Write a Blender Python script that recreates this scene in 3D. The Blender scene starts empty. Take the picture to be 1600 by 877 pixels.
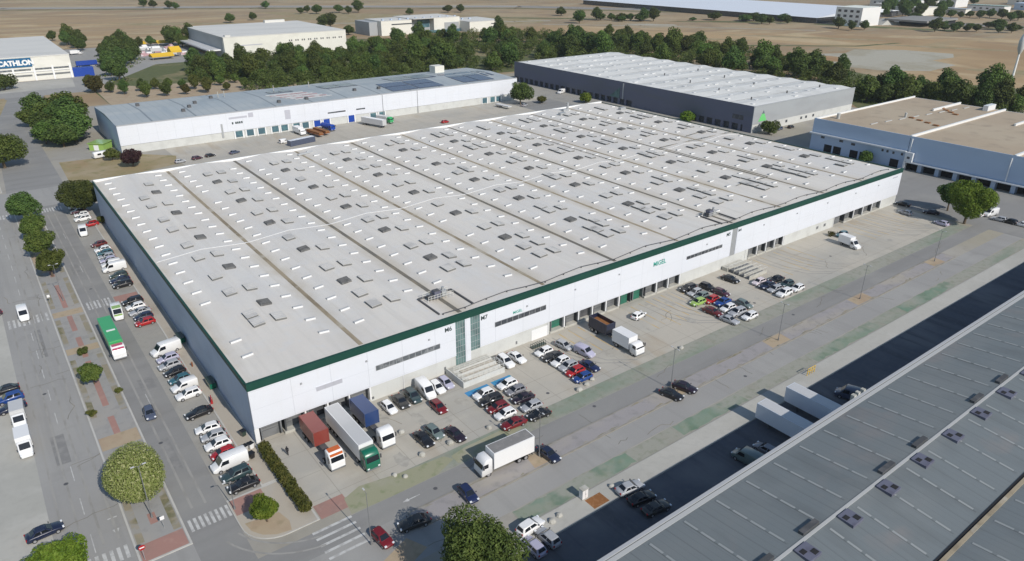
import bpy, bmesh, math, random
from mathutils import Vector, Matrix
R = math.radians
sc = bpy.context.scene
col = sc.collection
rnd = random.Random(7)

# ------------------------------------------------------------------ objects
def tag(o, label=None, cat=None, group=None, kind=None):
    if label: o['label'] = label
    if cat: o['category'] = cat
    if group: o['group'] = group
    if kind: o['kind'] = kind
    return o

def empty(name, loc=(0, 0, 0), rz=0.0, label=None, cat=None, group=None):
    o = bpy.data.objects.new(name, None)
    o.empty_display_size = 0.3
    o.location = loc
    o.rotation_euler = (0, 0, rz)
    col.objects.link(o)
    return tag(o, label, cat, group)

def link(name, me, parent=None, mats=None):
    o = bpy.data.objects.new(name, me)
    col.objects.link(o)
    if parent is not None: o.parent = parent
    if mats is not None and not me.materials:
        for m in (mats if isinstance(mats, (list, tuple)) else [mats]): me.materials.append(m)
    return o

class MB:
    """collects faces, then links them as one mesh"""
    def __init__(s): s.v = []; s.f = []; s.m = []; s.sm = []
    def face(s, pts, m=0, smooth=False):
        b = len(s.v); s.v += [tuple(p) for p in pts]
        s.f.append(tuple(range(b, b + len(pts)))); s.m.append(m); s.sm.append(smooth)
    def mesh(s, v, f, m=0, smooth=False):
        b = len(s.v); s.v += [tuple(p) for p in v]
        for q in f: s.f.append(tuple(b + i for i in q)); s.m.append(m); s.sm.append(smooth)
    def box(s, x0, x1, y0, y1, z0, z1, m=0):
        v = [(x0, y0, z0), (x1, y0, z0), (x1, y1, z0), (x0, y1, z0), (x0, y0, z1), (x1, y0, z1), (x1, y1, z1), (x0, y1, z1)]
        s.mesh(v, [(0, 3, 2, 1), (4, 5, 6, 7), (0, 1, 5, 4), (1, 2, 6, 5), (2, 3, 7, 6), (3, 0, 4, 7)], m)
    def obox(s, cx, cy, rz, lx, ly, z0, z1, m=0):
        c, n = math.cos(rz), math.sin(rz)
        v = []
        for z in (z0, z1):
            for a, b in ((-1, -1), (1, -1), (1, 1), (-1, 1)):
                x, y = a * lx / 2, b * ly / 2
                v.append((cx + x * c - y * n, cy + x * n + y * c, z))
        s.mesh(v, [(0, 3, 2, 1), (4, 5, 6, 7), (0, 1, 5, 4), (1, 2, 6, 5), (2, 3, 7, 6), (3, 0, 4, 7)], m)
    def prism(s, poly, z0, z1, m=0):
        n = len(poly)
        v = [(x, y, z0) for x, y in poly] + [(x, y, z1) for x, y in poly]
        s.mesh(v, [tuple(reversed(range(n))), tuple(range(n, 2 * n))] + [(i, (i + 1) % n, (i + 1) % n + n, i + n) for i in range(n)], m)
    def sheet(s, poly, z, m=0): s.face([(x, y, z) for x, y in poly], m)
    def tube(s, p, q, r0, r1=None, n=8, m=0):
        r1 = r0 if r1 is None else r1
        p, q = Vector(p), Vector(q); d = (q - p).normalized()
        a = d.orthogonal().normalized(); b = d.cross(a)
        v = []
        for c, r in ((p, r0), (q, r1)):
            for i in range(n):
                t = 2 * math.pi * i / n
                v.append(c + (a * math.cos(t) + b * math.sin(t)) * r)
        s.mesh(v, [(i, (i + 1) % n, (i + 1) % n + n, i + n) for i in range(n)], m, True)
        s.mesh(v[:n], [tuple(reversed(range(n)))], m); s.mesh(v[n:], [tuple(range(n))], m)
    def loft(s, rings, m=0, smooth=False, cap=True):
        n = len(rings[0]); v = [p for r in rings for p in r]; f = []
        for k in range(len(rings) - 1):
            for i in range(n):
                j = (i + 1) % n
                f.append((k * n + i, k * n + j, (k + 1) * n + j, (k + 1) * n + i))
        s.mesh(v, f, m, smooth)
        if cap:
            s.mesh(rings[0], [tuple(reversed(range(n)))], m); s.mesh(rings[-1], [tuple(range(n))], m)
    def data(s, name, off=(0, 0, 0)):
        me = bpy.data.meshes.new(name)
        me.from_pydata([(x - off[0], y - off[1], z - off[2]) for x, y, z in s.v], [], s.f)
        me.polygons.foreach_set('material_index', s.m)
        me.polygons.foreach_set('use_smooth', s.sm)
        bm = bmesh.new(); bm.from_mesh(me)
        bmesh.ops.recalc_face_normals(bm, faces=bm.faces) if len(bm.faces) < 3000 else None
        bm.to_mesh(me); bm.free()
        me.update()
        return me
    def build(s, name, mats, parent=None):
        off = tuple(parent.location) if parent is not None else (0, 0, 0)
        return link(name, s.data(name, off), parent, mats)

# ------------------------------------------------------------------ materials
def nodes(name):
    m = bpy.data.materials.new(name); m.use_nodes = True
    nt = m.node_tree; b = nt.nodes['Principled BSDF']
    return m, nt, b

def surf(name, colr, rough=.85, layers=(), metal=0.0, spec=.35, coord='pos', bump=None):
    """layers: (scale xyz, colour, lo, hi, amount[, detail]) mixed in where noise is high"""
    m, nt, b = nodes(name)
    b.inputs['Roughness'].default_value = rough
    b.inputs['Metallic'].default_value = metal
    b.inputs['Specular IOR Level'].default_value = spec
    b.inputs['Base Color'].default_value = (*colr, 1)
    L = nt.links
    if layers or bump:
        src = nt.nodes.new('ShaderNodeNewGeometry').outputs['Position'] if coord == 'pos' else nt.nodes.new('ShaderNodeTexCoord').outputs['Object']
    cur = None
    for i, ly in enumerate(layers):
        scl, c2, lo, hi, amt = ly[:5]; det = ly[5] if len(ly) > 5 else 4
        mp = nt.nodes.new('ShaderNodeVectorMath'); mp.operation = 'MULTIPLY_ADD'
        mp.inputs[1].default_value = scl; mp.inputs[2].default_value = (i * 13.7, i * 7.3, 0)
        L.new(src, mp.inputs[0])
        nz = nt.nodes.new('ShaderNodeTexNoise'); nz.inputs['Scale'].default_value = 1; nz.inputs['Detail'].default_value = det
        L.new(mp.outputs[0], nz.inputs['Vector'])
        mr = nt.nodes.new('ShaderNodeMapRange'); mr.inputs['From Min'].default_value = lo; mr.inputs['From Max'].default_value = hi
        mr.inputs['To Max'].default_value = amt
        L.new(nz.outputs['Fac'], mr.inputs['Value'])
        mx = nt.nodes.new('ShaderNodeMix'); mx.data_type = 'RGBA'
        L.new(mr.outputs[0], mx.inputs['Factor'])
        if cur is None: mx.inputs['A'].default_value = (*colr, 1)
        else: L.new(cur, mx.inputs['A'])
        mx.inputs['B'].default_value = (*c2, 1)
        cur = mx.outputs['Result']
    if cur is not None: L.new(cur, b.inputs['Base Color'])
    if bump:
        nz = nt.nodes.new('ShaderNodeTexNoise'); nz.inputs['Scale'].default_value = bump[0]
        L.new(src, nz.inputs['Vector'])
        bp = nt.nodes.new('ShaderNodeBump'); bp.inputs['Strength'].default_value = bump[1]; bp.inputs['Distance'].default_value = .05
        L.new(nz.outputs['Fac'], bp.inputs['Height']); L.new(bp.outputs[0], b.inputs['Normal'])
    return m

def stripes(m, axis, period, width, colr, amount=.6):
    """adds thin joints every period metres along a world axis (panel joints, slabs)"""
    nt = m.node_tree; b = nt.nodes['Principled BSDF']; L = nt.links
    g = nt.nodes.new('ShaderNodeNewGeometry'); sp = nt.nodes.new('ShaderNodeSeparateXYZ'); L.new(g.outputs['Position'], sp.inputs[0])
    pp = nt.nodes.new('ShaderNodeMath'); pp.operation = 'PINGPONG'; pp.inputs[1].default_value = period / 2
    L.new(sp.outputs[axis], pp.inputs[0])
    lt = nt.nodes.new('ShaderNodeMath'); lt.operation = 'LESS_THAN'; lt.inputs[1].default_value = width / 2; L.new(pp.outputs[0], lt.inputs[0])
    ml = nt.nodes.new('ShaderNodeMath'); ml.operation = 'MULTIPLY'; ml.inputs[1].default_value = amount; L.new(lt.outputs[0], ml.inputs[0])
    mx = nt.nodes.new('ShaderNodeMix'); mx.data_type = 'RGBA'; mx.inputs['B'].default_value = (*colr, 1); L.new(ml.outputs[0], mx.inputs['Factor'])
    bc = b.inputs['Base Color']
    if bc.links: L.new(bc.links[0].from_socket, mx.inputs['A'])
    else: mx.inputs['A'].default_value = bc.default_value
    L.new(mx.outputs['Result'], bc)
    return m

def foliage(name, c1, c2, c3, clump=.8, spread=.3):
    m, nt, b = nodes(name); L = nt.links
    b.inputs['Roughness'].default_value = .6; b.inputs['Specular IOR Level'].default_value = .2
    g = nt.nodes.new('ShaderNodeNewGeometry')
    nz = nt.nodes.new('ShaderNodeTexNoise'); nz.inputs['Scale'].default_value = clump; nz.inputs['Detail'].default_value = 5
    L.new(g.outputs['Position'], nz.inputs['Vector'])
    rp = nt.nodes.new('ShaderNodeValToRGB'); e = rp.color_ramp.elements
    e[0].position = .32; e[0].color = (*c1, 1); e[1].position = .7; e[1].color = (*c3, 1)
    k = e.new(.5); k.color = (*c2, 1)
    L.new(nz.outputs['Fac'], rp.inputs[0])
    oi = nt.nodes.new('ShaderNodeObjectInfo'); hs = nt.nodes.new('ShaderNodeHueSaturation')
    mr = nt.nodes.new('ShaderNodeMapRange'); mr.inputs['To Min'].default_value = 1 - spread; mr.inputs['To Max'].default_value = 1 + spread
    L.new(oi.outputs['Random'], mr.inputs['Value']); L.new(mr.outputs[0], hs.inputs['Value'])
    ml = nt.nodes.new('ShaderNodeMath'); ml.operation = 'MULTIPLY_ADD'; ml.inputs[1].default_value = .06; ml.inputs[2].default_value = .465
    L.new(oi.outputs['Random'], ml.inputs[0]); L.new(ml.outputs[0], hs.inputs['Hue'])
    L.new(rp.outputs[0], hs.inputs['Color']); L.new(hs.outputs[0], b.inputs['Base Color'])
    tr = nt.nodes.new('ShaderNodeBsdfTranslucent'); L.new(hs.outputs[0], tr.inputs['Color'])
    ms = nt.nodes.new('ShaderNodeMixShader'); ms.inputs[0].default_value = .25
    out = nt.nodes['Material Output']
    L.new(b.outputs[0], ms.inputs[1]); L.new(tr.outputs[0], ms.inputs[2]); L.new(ms.outputs[0], out.inputs['Surface'])
    return m

M = {}
# grounds
M['soil'] = surf('dry_soil', (.29, .205, .12), .95, [((.004, .012, 1), (.36, .28, .175), .45, .6, .9), ((.02, .02, 1), (.22, .165, .11), .5, .65, .7), ((.012, .07, 1), (.29, .25, .17), .5, .62, .6), ((.15, .15, 1), (.17, .15, .08), .58, .7, .5)])
M['stubble'] = surf('stubble_field', (.33, .235, .135), .95, [((.003, .035, 1), (.42, .33, .20), .47, .57, .9), ((.01, .06, 1), (.25, .185, .125), .52, .64, .7), ((.2, .2, 1), (.24, .19, .12), .5, .7, .5)])
M['tan_field'] = surf('tan_field', (.38, .27, .15), .95, [((.008, .006, 1), (.29, .195, .105), .46, .58, .9), ((.02, .008, 1), (.46, .36, .22), .52, .62, .8), ((.008, .03, 1), (.25, .22, .13), .55, .66, .5), ((.25, .25, 1), (.24, .18, .11), .55, .72, .4)])
M['gravel'] = surf('pale_gravel', (.36, .34, .28), .95, [((.03, .03, 1), (.29, .26, .19), .5, .62, .7), ((.3, .3, 1), (.42, .40, .34), .5, .7, .4)])
M['drygrass'] = surf('dry_grass', (.27, .22, .12), .95, [((.08, .08, 1), (.33, .27, .18), .48, .62, .8), ((.25, .25, 1), (.16, .16, .06), .55, .68, .6), ((.05, .05, 1), (.30, .17, .09), .6, .72, .4)])
M['brickearth'] = surf('orange_earth', (.30, .18, .09), .95, [((.1, .1, 1), (.36, .26, .15), .48, .62, .8)])
M['scrub'] = surf('scrub', (.10, .115, .045), .95, [((.03, .03, 1), (.24, .20, .11), .52, .62, .85), ((.3, .3, 1), (.07, .085, .03), .5, .65, .7)])
M['estate'] = surf('worn_paving', (.30, .285, .255), .92, [((.05, .05, 1), (.35, .33, .29), .48, .64, .8), ((.25, .25, 1), (.24, .225, .20), .54, .7, .5), ((.02, .02, 1), (.31, .28, .20), .5, .62, .5)])
M['asphalt'] = surf('asphalt', (.285, .28, .27), .9, [((.06, .03, 1), (.32, .315, .30), .46, .62, .8), ((.5, .02, 1), (.245, .24, .23), .5, .68, .5), ((.02, .5, 1), (.25, .245, .235), .54, .72, .3), ((1.5, 1.5, 1), (.315, .305, .29), .5, .75, .3), ((.13, .13, 1), (.235, .23, .22), .62, .72, .5)])
M['asphalt_dark'] = surf('newer_asphalt', (.235, .232, .225), .9, [((.02, .25, 1), (.20, .197, .19), .46, .64, .6), ((.08, .08, 1), (.275, .27, .255), .5, .66, .7), ((1.5, 1.5, 1), (.265, .26, .25), .52, .75, .3)])
M['bay'] = surf('parking_asphalt', (.305, .295, .27), .9, [((.12, .12, 1), (.245, .235, .215), .52, .66, .7), ((.04, .1, 1), (.35, .33, .285), .5, .62, .6), ((1.2, 1.2, 1), (.20, .195, .18), .5, .75, .3)])
M['yard'] = surf('concrete_yard', (.425, .395, .34), .9, [((.04, .06, 1), (.355, .345, .315), .46, .62, .8), ((.3, .05, 1), (.34, .315, .265), .52, .7, .5), ((.07, .2, 1), (.44, .42, .365), .55, .68, .6), ((1.1, 1.1, 1), (.37, .35, .31), .5, .75, .3), ((.16, .03, 1), (.30, .22, .13), .6, .7, .35)])
stripes(M['yard'], 0, 6.1, .12, (.2, .19, .16), .45); stripes(M['yard'], 1, 6.1, .12, (.2, .19, .16), .4)
M['shadeyard'] = surf('shade_darkened_asphalt', (.095, .10, .115), .92, [((.06, .06, 1), (.15, .15, .155), .46, .62, .9), ((.5, .06, 1), (.07, .073, .08), .5, .66, .7), ((1.2, 1.2, 1), (.13, .13, .135), .5, .72, .5)])  # darker, bluish base colour deepens the shadow lying on this yard
M['westlot'] = surf('pale_concrete_lot', (.41, .40, .365), .9, [((.03, .05, 1), (.35, .345, .315), .46, .62, .8), ((.15, .15, 1), (.46, .45, .42), .52, .68, .5), ((1., 1., 1), (.29, .285, .26), .5, .75, .3)])
M['pavement'] = surf('paving_slabs', (.40, .36, .30), .9, [((.1, .1, 1), (.28, .25, .205), .5, .66, .7), ((.5, .5, 1), (.38, .355, .315), .52, .7, .5)])
M['median'] = surf('grey_pavers', (.29, .285, .275), .9, [((.1, .05, 1), (.34, .315, .275), .5, .64, .7), ((.6, .6, 1), (.21, .205, .20), .52, .7, .5)])
M['medianpurple'] = surf('lilac_grey_pavers', (.29, .275, .275), .9, [((.05, .1, 1), (.35, .32, .27), .5, .62, .8), ((.6, .6, 1), (.20, .195, .19), .52, .7, .5)])
M['brick'] = surf('red_brick_paving', (.33, .19, .16), .9, [((.2, .2, 1), (.28, .18, .155), .48, .64, .8), ((.8, .8, 1), (.38, .24, .2), .54, .7, .5)])
M['dirt'] = surf('bare_tan_dirt', (.375, .30, .21), .95, [((.2, .2, 1), (.33, .245, .17), .48, .64, .8), ((.6, .6, 1), (.24, .2, .12), .56, .7, .5)])
M['weeds'] = surf('weedy_strip', (.25, .225, .165), .95, [((.3, .15, 1), (.14, .135, .07), .52, .62, .85), ((.2, .4, 1), (.29, .28, .26), .48, .58, .9), ((.9, .9, 1), (.30, .25, .17), .5, .68, .6)])
M['grassworn'] = surf('worn_grass', (.285, .285, .245), .95, [((.04, .12, 1), (.195, .24, .185), .48, .64, .85), ((.25, .25, 1), (.27, .26, .22), .52, .66, .7), ((.8, .8, 1), (.17, .19, .13), .5, .7, .5)])
M['grass'] = surf('grass', (.125, .215, .155), .95, [((.035, .05, 1), (.28, .285, .245), .44, .56, .95), ((.3, .3, 1), (.25, .265, .215), .5, .62, .8), ((.06, .15, 1), (.20, .25, .19), .5, .64, .8), ((.3, .3, 1), (.08, .155, .10), .5, .66, .6), ((1., 1., 1), (.17, .21, .13), .52, .72, .5)])
M['grassyellow'] = surf('yellowing_grass', (.28, .28, .19), .95, [((.2, .2, 1), (.31, .30, .23), .46, .6, .85), ((.6, .6, 1), (.16, .20, .09), .54, .7, .6)])
M['kerb'] = surf('kerb_stone', (.46, .45, .42), .85, [((.6, .6, 1), (.36, .35, .32), .5, .7, .6)])
M['paint'] = surf('road_paint', (.50, .50, .485), .8, [((.9, .9, 1), (.32, .315, .305), .46, .6, .8), ((3, 3, 1), (.42, .42, .41), .5, .7, .5)])
M['bluepaint'] = surf('blue_bay_paint', (.05, .22, .46), .75, [((.8, .8, 1), (.03, .26, .36), .45, .65, .7)])
M['rust'] = surf('rusty_plate', (.23, .10, .035), .8, [((2, 2, 2), (.32, .17, .08), .5, .7, .8)])
M['roadline'] = M['paint']
# building skins
M['cladding'] = surf('white_cladding', (.63, .645, .69), .55, [((.15, .15, .3), (.61, .62, .655), .5, .7, .6), ((1.1, 1.1, .12), (.59, .60, .62), .56, .74, .35)])
stripes(M['cladding'], 0, 6.9, .11, (.42, .44, .48), .5); stripes(M['cladding'], 2, 3.4, .07, (.42, .44, .48), .4)
M['plinth'] = surf('pale_concrete_wall', (.53, .535, .515), .85, [((.3, .3, .3), (.45, .45, .43), .48, .66, .7)])
stripes(M['plinth'], 0, 3.45, .05, (.4, .4, .38), .5)
M['greywall'] = surf('shade_tinted_panel_wall', (.38, .45, .56), .6, [((.1, .1, .3), (.33, .39, .49), .48, .64, .6)])  # grey panels; the blue cast of shade is put into the colour
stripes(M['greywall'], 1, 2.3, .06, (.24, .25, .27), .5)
M['fascia'] = surf('dark_green_fascia', (.007, .05, .036), .55, [((.2, .2, .2), (.012, .064, .048), .5, .7, .6)])
M['greendoor'] = surf('green_door', (.03, .15, .10), .6, [((.8, .8, .8), (.02, .11, .08), .5, .7, .6)])
M['glassgreen'] = surf('green_curtain_glass', (.13, .21, .205), .22, [((.5, .5, .35), (.08, .125, .125), .48, .6, .8)], spec=.6)
M['glass'] = surf('dark_glass', (.055, .06, .07), .15, [((.6, .6, .6), (.12, .13, .14), .5, .62, .7)], spec=.6)
M['bluewin'] = surf('teal_glass', (.06, .12, .15), .2, [((.4, .4, .4), (.10, .20, .22), .5, .62, .7)], spec=.6)
M['ribbon'] = surf('ribbon_window', (.10, .11, .12), .3, [((.9, .9, .9), (.24, .25, .26), .5, .58, .7)], spec=.5)
M['louvre'] = surf('pale_louvre', (.40, .40, .44), .6)
M['dockdark'] = surf('dock_rubber', (.06, .063, .068), .8, [((.5, .5, .5), (.10, .10, .105), .5, .65, .8)])
M['dockgrey'] = surf('dock_door', (.17, .175, .18), .7, [((.4, .4, .6), (.11, .115, .12), .48, .62, .8)])
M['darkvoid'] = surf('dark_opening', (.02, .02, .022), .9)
M['white'] = surf('white_metal', (.74, .74, .73), .5)
M['offwhite'] = surf('off_white_wall', (.66, .645, .59), .7, [((.1, .1, .2), (.59, .575, .52), .5, .66, .6)])
M['letters'] = surf('dark_letters', (.03, .05, .05), .5)
M['tealletters'] = surf('green_letters', (.03, .30, .24), .5)
M['greyletters'] = surf('faded_grey_letters', (.42, .42, .47), .6)
M['conc'] = surf('concrete', (.43, .42, .38), .9, [((.7, .7, .7), (.33, .32, .28), .48, .66, .7)])
M['steel'] = surf('galvanised_steel', (.40, .41, .42), .45, [((1, 1, 1), (.33, .34, .35), .5, .7, .5)], metal=.3)
M['railing'] = surf('pale_railing', (.60, .60, .57), .6)
M['darksteel'] = surf('dark_steel', (.09, .09, .095), .6)
M['gutter'] = surf('dark_gutter', (.15, .14, .12), .9, [((.5, .12, 1), (.24, .205, .15), .48, .62, .9)])
M['guttertan'] = surf('silted_gutter', (.31, .26, .185), .9, [((.5, .1, 1), (.20, .165, .115), .48, .62, .8), ((.3, .2, 1), (.42, .39, .33), .55, .66, .7)])
M['dome'] = surf('white_vent_hood', (.60, .60, .60), .5)
M['hoodshade'] = surf('shaded_hood_top', (.43, .435, .44), .6)  # shaded side of the white hoods, painted as a darker grey
M['darkkerb'] = surf('weathered_kerb', (.27, .255, .225), .9, [((.4, .4, 1), (.20, .185, .15), .48, .62, .8)])
M['skyframe'] = surf('skylight_curb', (.40, .405, .40), .7)
M['curbshade'] = surf('shaded_skylight_curb', (.15, .15, .148), .7)  # skylight sides coloured dark to stand in for their shade
M['skyglass'] = surf('skylight_sheet', (.565, .545, .515), .5, [((.25, .25, .6), (.42, .41, .395), .48, .62, .8)])
M['ventdark'] = surf('smoke_vent', (.14, .14, .14), .7, [((1, 1, 1), (.09, .09, .09), .5, .6, .8)])
M['b2roof'] = surf('blue_grey_roof', (.33, .365, .385), .6, [((.02, .05, 1), (.38, .405, .41), .47, .62, .8), ((.15, .03, 1), (.255, .30, .335), .52, .68, .6)])
stripes(M['b2roof'], 0, 17.0, .7, (.13, .15, .17), .8); stripes(M['b2roof'], 0, 3.4, .25, (.24, .28, .30), .6)
M['solar'] = surf('solar_panel', (.035, .04, .085), .25, [((.4, .4, 1), (.06, .065, .12), .5, .62, .8)], spec=.6)
M['b3wall'] = surf('charcoal_wall', (.13, .135, .185), .6, [((.05, .05, .2), (.13, .135, .165), .5, .62, .7)])
M['b3south'] = surf('mid_grey_wall', (.33, .345, .355), .6, [((.05, .05, .2), (.29, .30, .31), .5, .64, .6)])
M['b3roof'] = surf('white_sheet_roof', (.60, .60, .58), .7, [((.02, .1, 1), (.66, .66, .64), .48, .6, .8), ((.12, .03, 1), (.51, .51, .49), .52, .66, .7)])
M['b3roofline'] = surf('valley_line', (.40, .40, .385), .8, [((.1, .3, 1), (.52, .52, .50), .48, .62, .8)])
M['b4roof'] = surf('tan_gravel_roof', (.37, .30, .22), .95, [((.03, .03, 1), (.40, .335, .25), .46, .62, .8), ((.15, .15, 1), (.28, .23, .175), .52, .68, .6)])
M['b4wall'] = surf('blue_grey_wall', (.43, .52, .65), .5, [((.05, .05, .15), (.38, .46, .59), .48, .64, .6)])
M['b9roof'] = surf('grey_metal_roof', (.152, .172, .180), .6, [((.03, .06, 1), (.172, .186, .188), .46, .62, .8), ((.25, .04, 1), (.122, .136, .141), .52, .68, .6), ((.08, .08, 1), (.20, .19, .185), .58, .68, .6)])
stripes(M['b9roof'], 0, 6.1, .12, (.09, .10, .105), .5); stripes(M['b9roof'], 0, 1.02, .06, (.11, .12, .125), .45)
M['b9strip'] = surf('rooflight_strip', (.27, .285, .285), .5, [((.5, .5, 1), (.25, .27, .27), .48, .64, .8)])
M['b9vent'] = surf('lilac_vent', (.12, .125, .17), .6, [((.6, .6, 1), (.09, .09, .125), .5, .65, .7)])
M['b9edge'] = surf('pale_flashing', (.36, .37, .385), .6)
M['lamppost'] = surf('lamp_post_paint', (.17, .175, .18), .6)
M['storeroof'] = surf('pale_store_roof', (.58, .57, .54), .7, [((.02, .06, 1), (.52, .515, .49), .48, .62, .8)])
M['signblue'] = surf('sign_blue', (.008, .10, .22), .5)
M['royal'] = surf('royal_blue', (.01, .05, .30), .5)
M['signgreen'] = surf('sign_green', (.16, .55, .18), .5)
M['yellow'] = surf('yellow_canvas', (.62, .40, .03), .7)
M['stockpink'] = surf('pink_stock', (.45, .28, .30), .8, [((.4, .4, .4), (.6, .58, .6), .5, .6, .9)])
M['bark'] = surf('bark', (.10, .075, .05), .95, [((3, 3, 1), (.16, .12, .085), .5, .7, .7)])
M['leaf_dark'] = foliage('dark_leaves', (.042, .07, .018), (.072, .11, .027), (.118, .165, .04), .5)
M['leaf_mid'] = foliage('mid_leaves', (.055, .09, .02), (.09, .135, .028), (.145, .19, .045), .7)
M['leaf_bright'] = foliage('bright_leaves', (.07, .135, .016), (.12, .20, .022), (.19, .27, .04), .9)
M['leaf_olive'] = foliage('olive_leaves', (.045, .065, .016), (.085, .115, .026), (.16, .19, .05), .8, .02)
M['leaf_pale'] = foliage('pale_flowering_leaves', (.11, .18, .045), (.20, .28, .085), (.42, .46, .25), 2.2, .02)
M['leaf_under'] = foliage('undergrowth_leaves', (.05, .07, .016), (.09, .12, .026), (.16, .185, .05), .16, .02)
M['leaf_purple'] = foliage('purple_leaves', (.03, .012, .018), (.045, .02, .025), (.06, .035, .03), .9)
M['leaf_hedge'] = foliage('hedge_leaves', (.05, .06, .014), (.085, .09, .02), (.14, .13, .035), 1.1)

# main roof: pale membrane, dirt washed towards the valley gutters
def roof_material():
    m = surf('pale_roof_membrane', (.625, .595, .55), .8, [((.03, .02, 1), (.56, .55, .535), .46, .62, .8), ((.2, .03, 1), (.635, .615, .575), .5, .66, .6), ((.012, .03, 1), (.585, .545, .50), .5, .62, .6), ((1.2, 1.2, 1), (.50, .50, .49), .55, .75, .3), ((.9, .05, 1), (.54, .515, .475), .5, .68, .6), ((.35, .35, 1), (.58, .575, .565), .56, .68, .5)])
    nt = m.node_tree; b = nt.nodes['Principled BSDF']; L = nt.links
    g = nt.nodes.new('ShaderNodeNewGeometry'); sp = nt.nodes.new('ShaderNodeSeparateXYZ'); L.new(g.outputs['Position'], sp.inputs[0])
    pp = nt.nodes.new('ShaderNodeMath'); pp.operation = 'PINGPONG'; pp.inputs[1].default_value = 10.35; L.new(sp.outputs[0], pp.inputs[0])
    mr = nt.nodes.new('ShaderNodeMapRange'); mr.inputs['From Max'].default_value = 3.4; mr.inputs['To Min'].default_value = 1; mr.inputs['To Max'].default_value = 0
    L.new(pp.outputs[0], mr.inputs['Value'])
    nz = nt.nodes.new('ShaderNodeTexNoise'); nz.inputs['Scale'].default_value = .12; nz.inputs['Detail'].default_value = 6; L.new(g.outputs['Position'], nz.inputs['Vector'])
    m2 = nt.nodes.new('ShaderNodeMapRange'); m2.inputs['From Min'].default_value = .36; m2.inputs['From Max'].default_value = .62; m2.inputs['To Max'].default_value = .9
    L.new(nz.outputs['Fac'], m2.inputs['Value'])
    ml = nt.nodes.new('ShaderNodeMath'); ml.operation = 'MULTIPLY'; L.new(mr.outputs[0], ml.inputs[0]); L.new(m2.outputs[0], ml.inputs[1])
    mx = nt.nodes.new('ShaderNodeMix'); mx.data_type = 'RGBA'; mx.inputs['B'].default_value = (.47, .42, .34, 1)
    L.new(ml.outputs[0], mx.inputs['Factor']); L.new(b.inputs['Base Color'].links[0].from_socket, mx.inputs['A']); L.new(mx.outputs['Result'], b.inputs['Base Color'])
    return m
M['roof'] = roof_material()

PAINT = {'white': (.74, .74, .74), 'black': (.012, .012, .014), 'silver': (.36, .37, .39), 'grey': (.20, .20, .22), 'red': (.36, .012, .014), 'dark red': (.15, .008, .012),
 'maroon': (.11, .014, .014), 'plum': (.06, .02, .035), 'navy': (.012, .018, .045), 'blue': (.012, .05, .21), 'teal': (.03, .11, .14), 'dark teal': (.03, .055, .06), 'dark green': (.025, .045, .035),
 'lavender': (.40, .39, .50), 'slate': (.07, .085, .13), 'charcoal': (.035, .035, .033), 'grey-green': (.13, .17, .165), 'lime': (.27, .42, .10), 'pinkish white': (.62, .55, .58), 'dark navy': (.012, .02, .07),
 'blackish plum': (.02, .012, .022), 'green': (.04, .34, .11), 'orange': (.55, .12, .02), 'deep green': (.006, .12, .07), 'container red': (.22, .045, .035), 'container blue': (.022, .05, .15), 'pink': (.45, .06, .14), 'pale grey': (.50, .50, .50), 'dim grey': (.16, .15, .14), 'brown': (.22, .07, .02), 'sky white': (.6, .64, .70)}
for k, v in PAINT.items():
    m = surf('paint_' + k.replace(' ', '_').replace('-', '_'), v, .32, spec=.5)
    m.node_tree.nodes['Principled BSDF'].inputs['Coat Weight'].default_value = .4
    M[k] = m
M['carglass'] = surf('car_glass', (.012, .015, .02), .08, spec=.6)
M['tyre'] = surf('tyre', (.018, .018, .018), .9)
M['rim'] = surf('wheel_rim', (.38, .38, .39), .35, metal=.4)
M['lamp'] = surf('headlight_glass', (.75, .77, .8), .15, spec=.6)
M['redlamp'] = surf('tail_light_glass', (.33, .01, .01), .2, spec=.6)
M['tarp'] = surf('grey_tarpaulin', (.20, .195, .19), .85, [((1, 1, 1), (.26, .25, .24), .48, .66, .7)])
M['skin'] = surf('skin', (.42, .25, .17), .6)
M['cloth'] = surf('dark_clothes', (.02, .02, .025), .9)

# ------------------------------------------------------------------ camera, light
H = 74.0
HAZE = .00007
def make_camera():
    f = 1118.23; pit, yaw, rol = .43233899, .92417199, .00236839
    fw = Vector((math.cos(yaw) * math.cos(pit), math.sin(yaw) * math.cos(pit), -math.sin(pit)))
    r = Vector((math.sin(yaw), -math.cos(yaw), 0)); u = r.cross(fw)
    r2 = math.cos(rol) * r + math.sin(rol) * u; u2 = -math.sin(rol) * r + math.cos(rol) * u
    cd = bpy.data.cameras.new('camera'); cd.sensor_width = 36; cd.lens = f / 1600 * 36; cd.clip_start = 1; cd.clip_end = 9000
    o = bpy.data.objects.new('camera', cd); col.objects.link(o)
    mt = Matrix((r2, u2, -fw)).transposed().to_4x4(); mt.translation = (-24.11, -101.51, H)
    o.matrix_world = mt
    sc.camera = o
make_camera()

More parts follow.
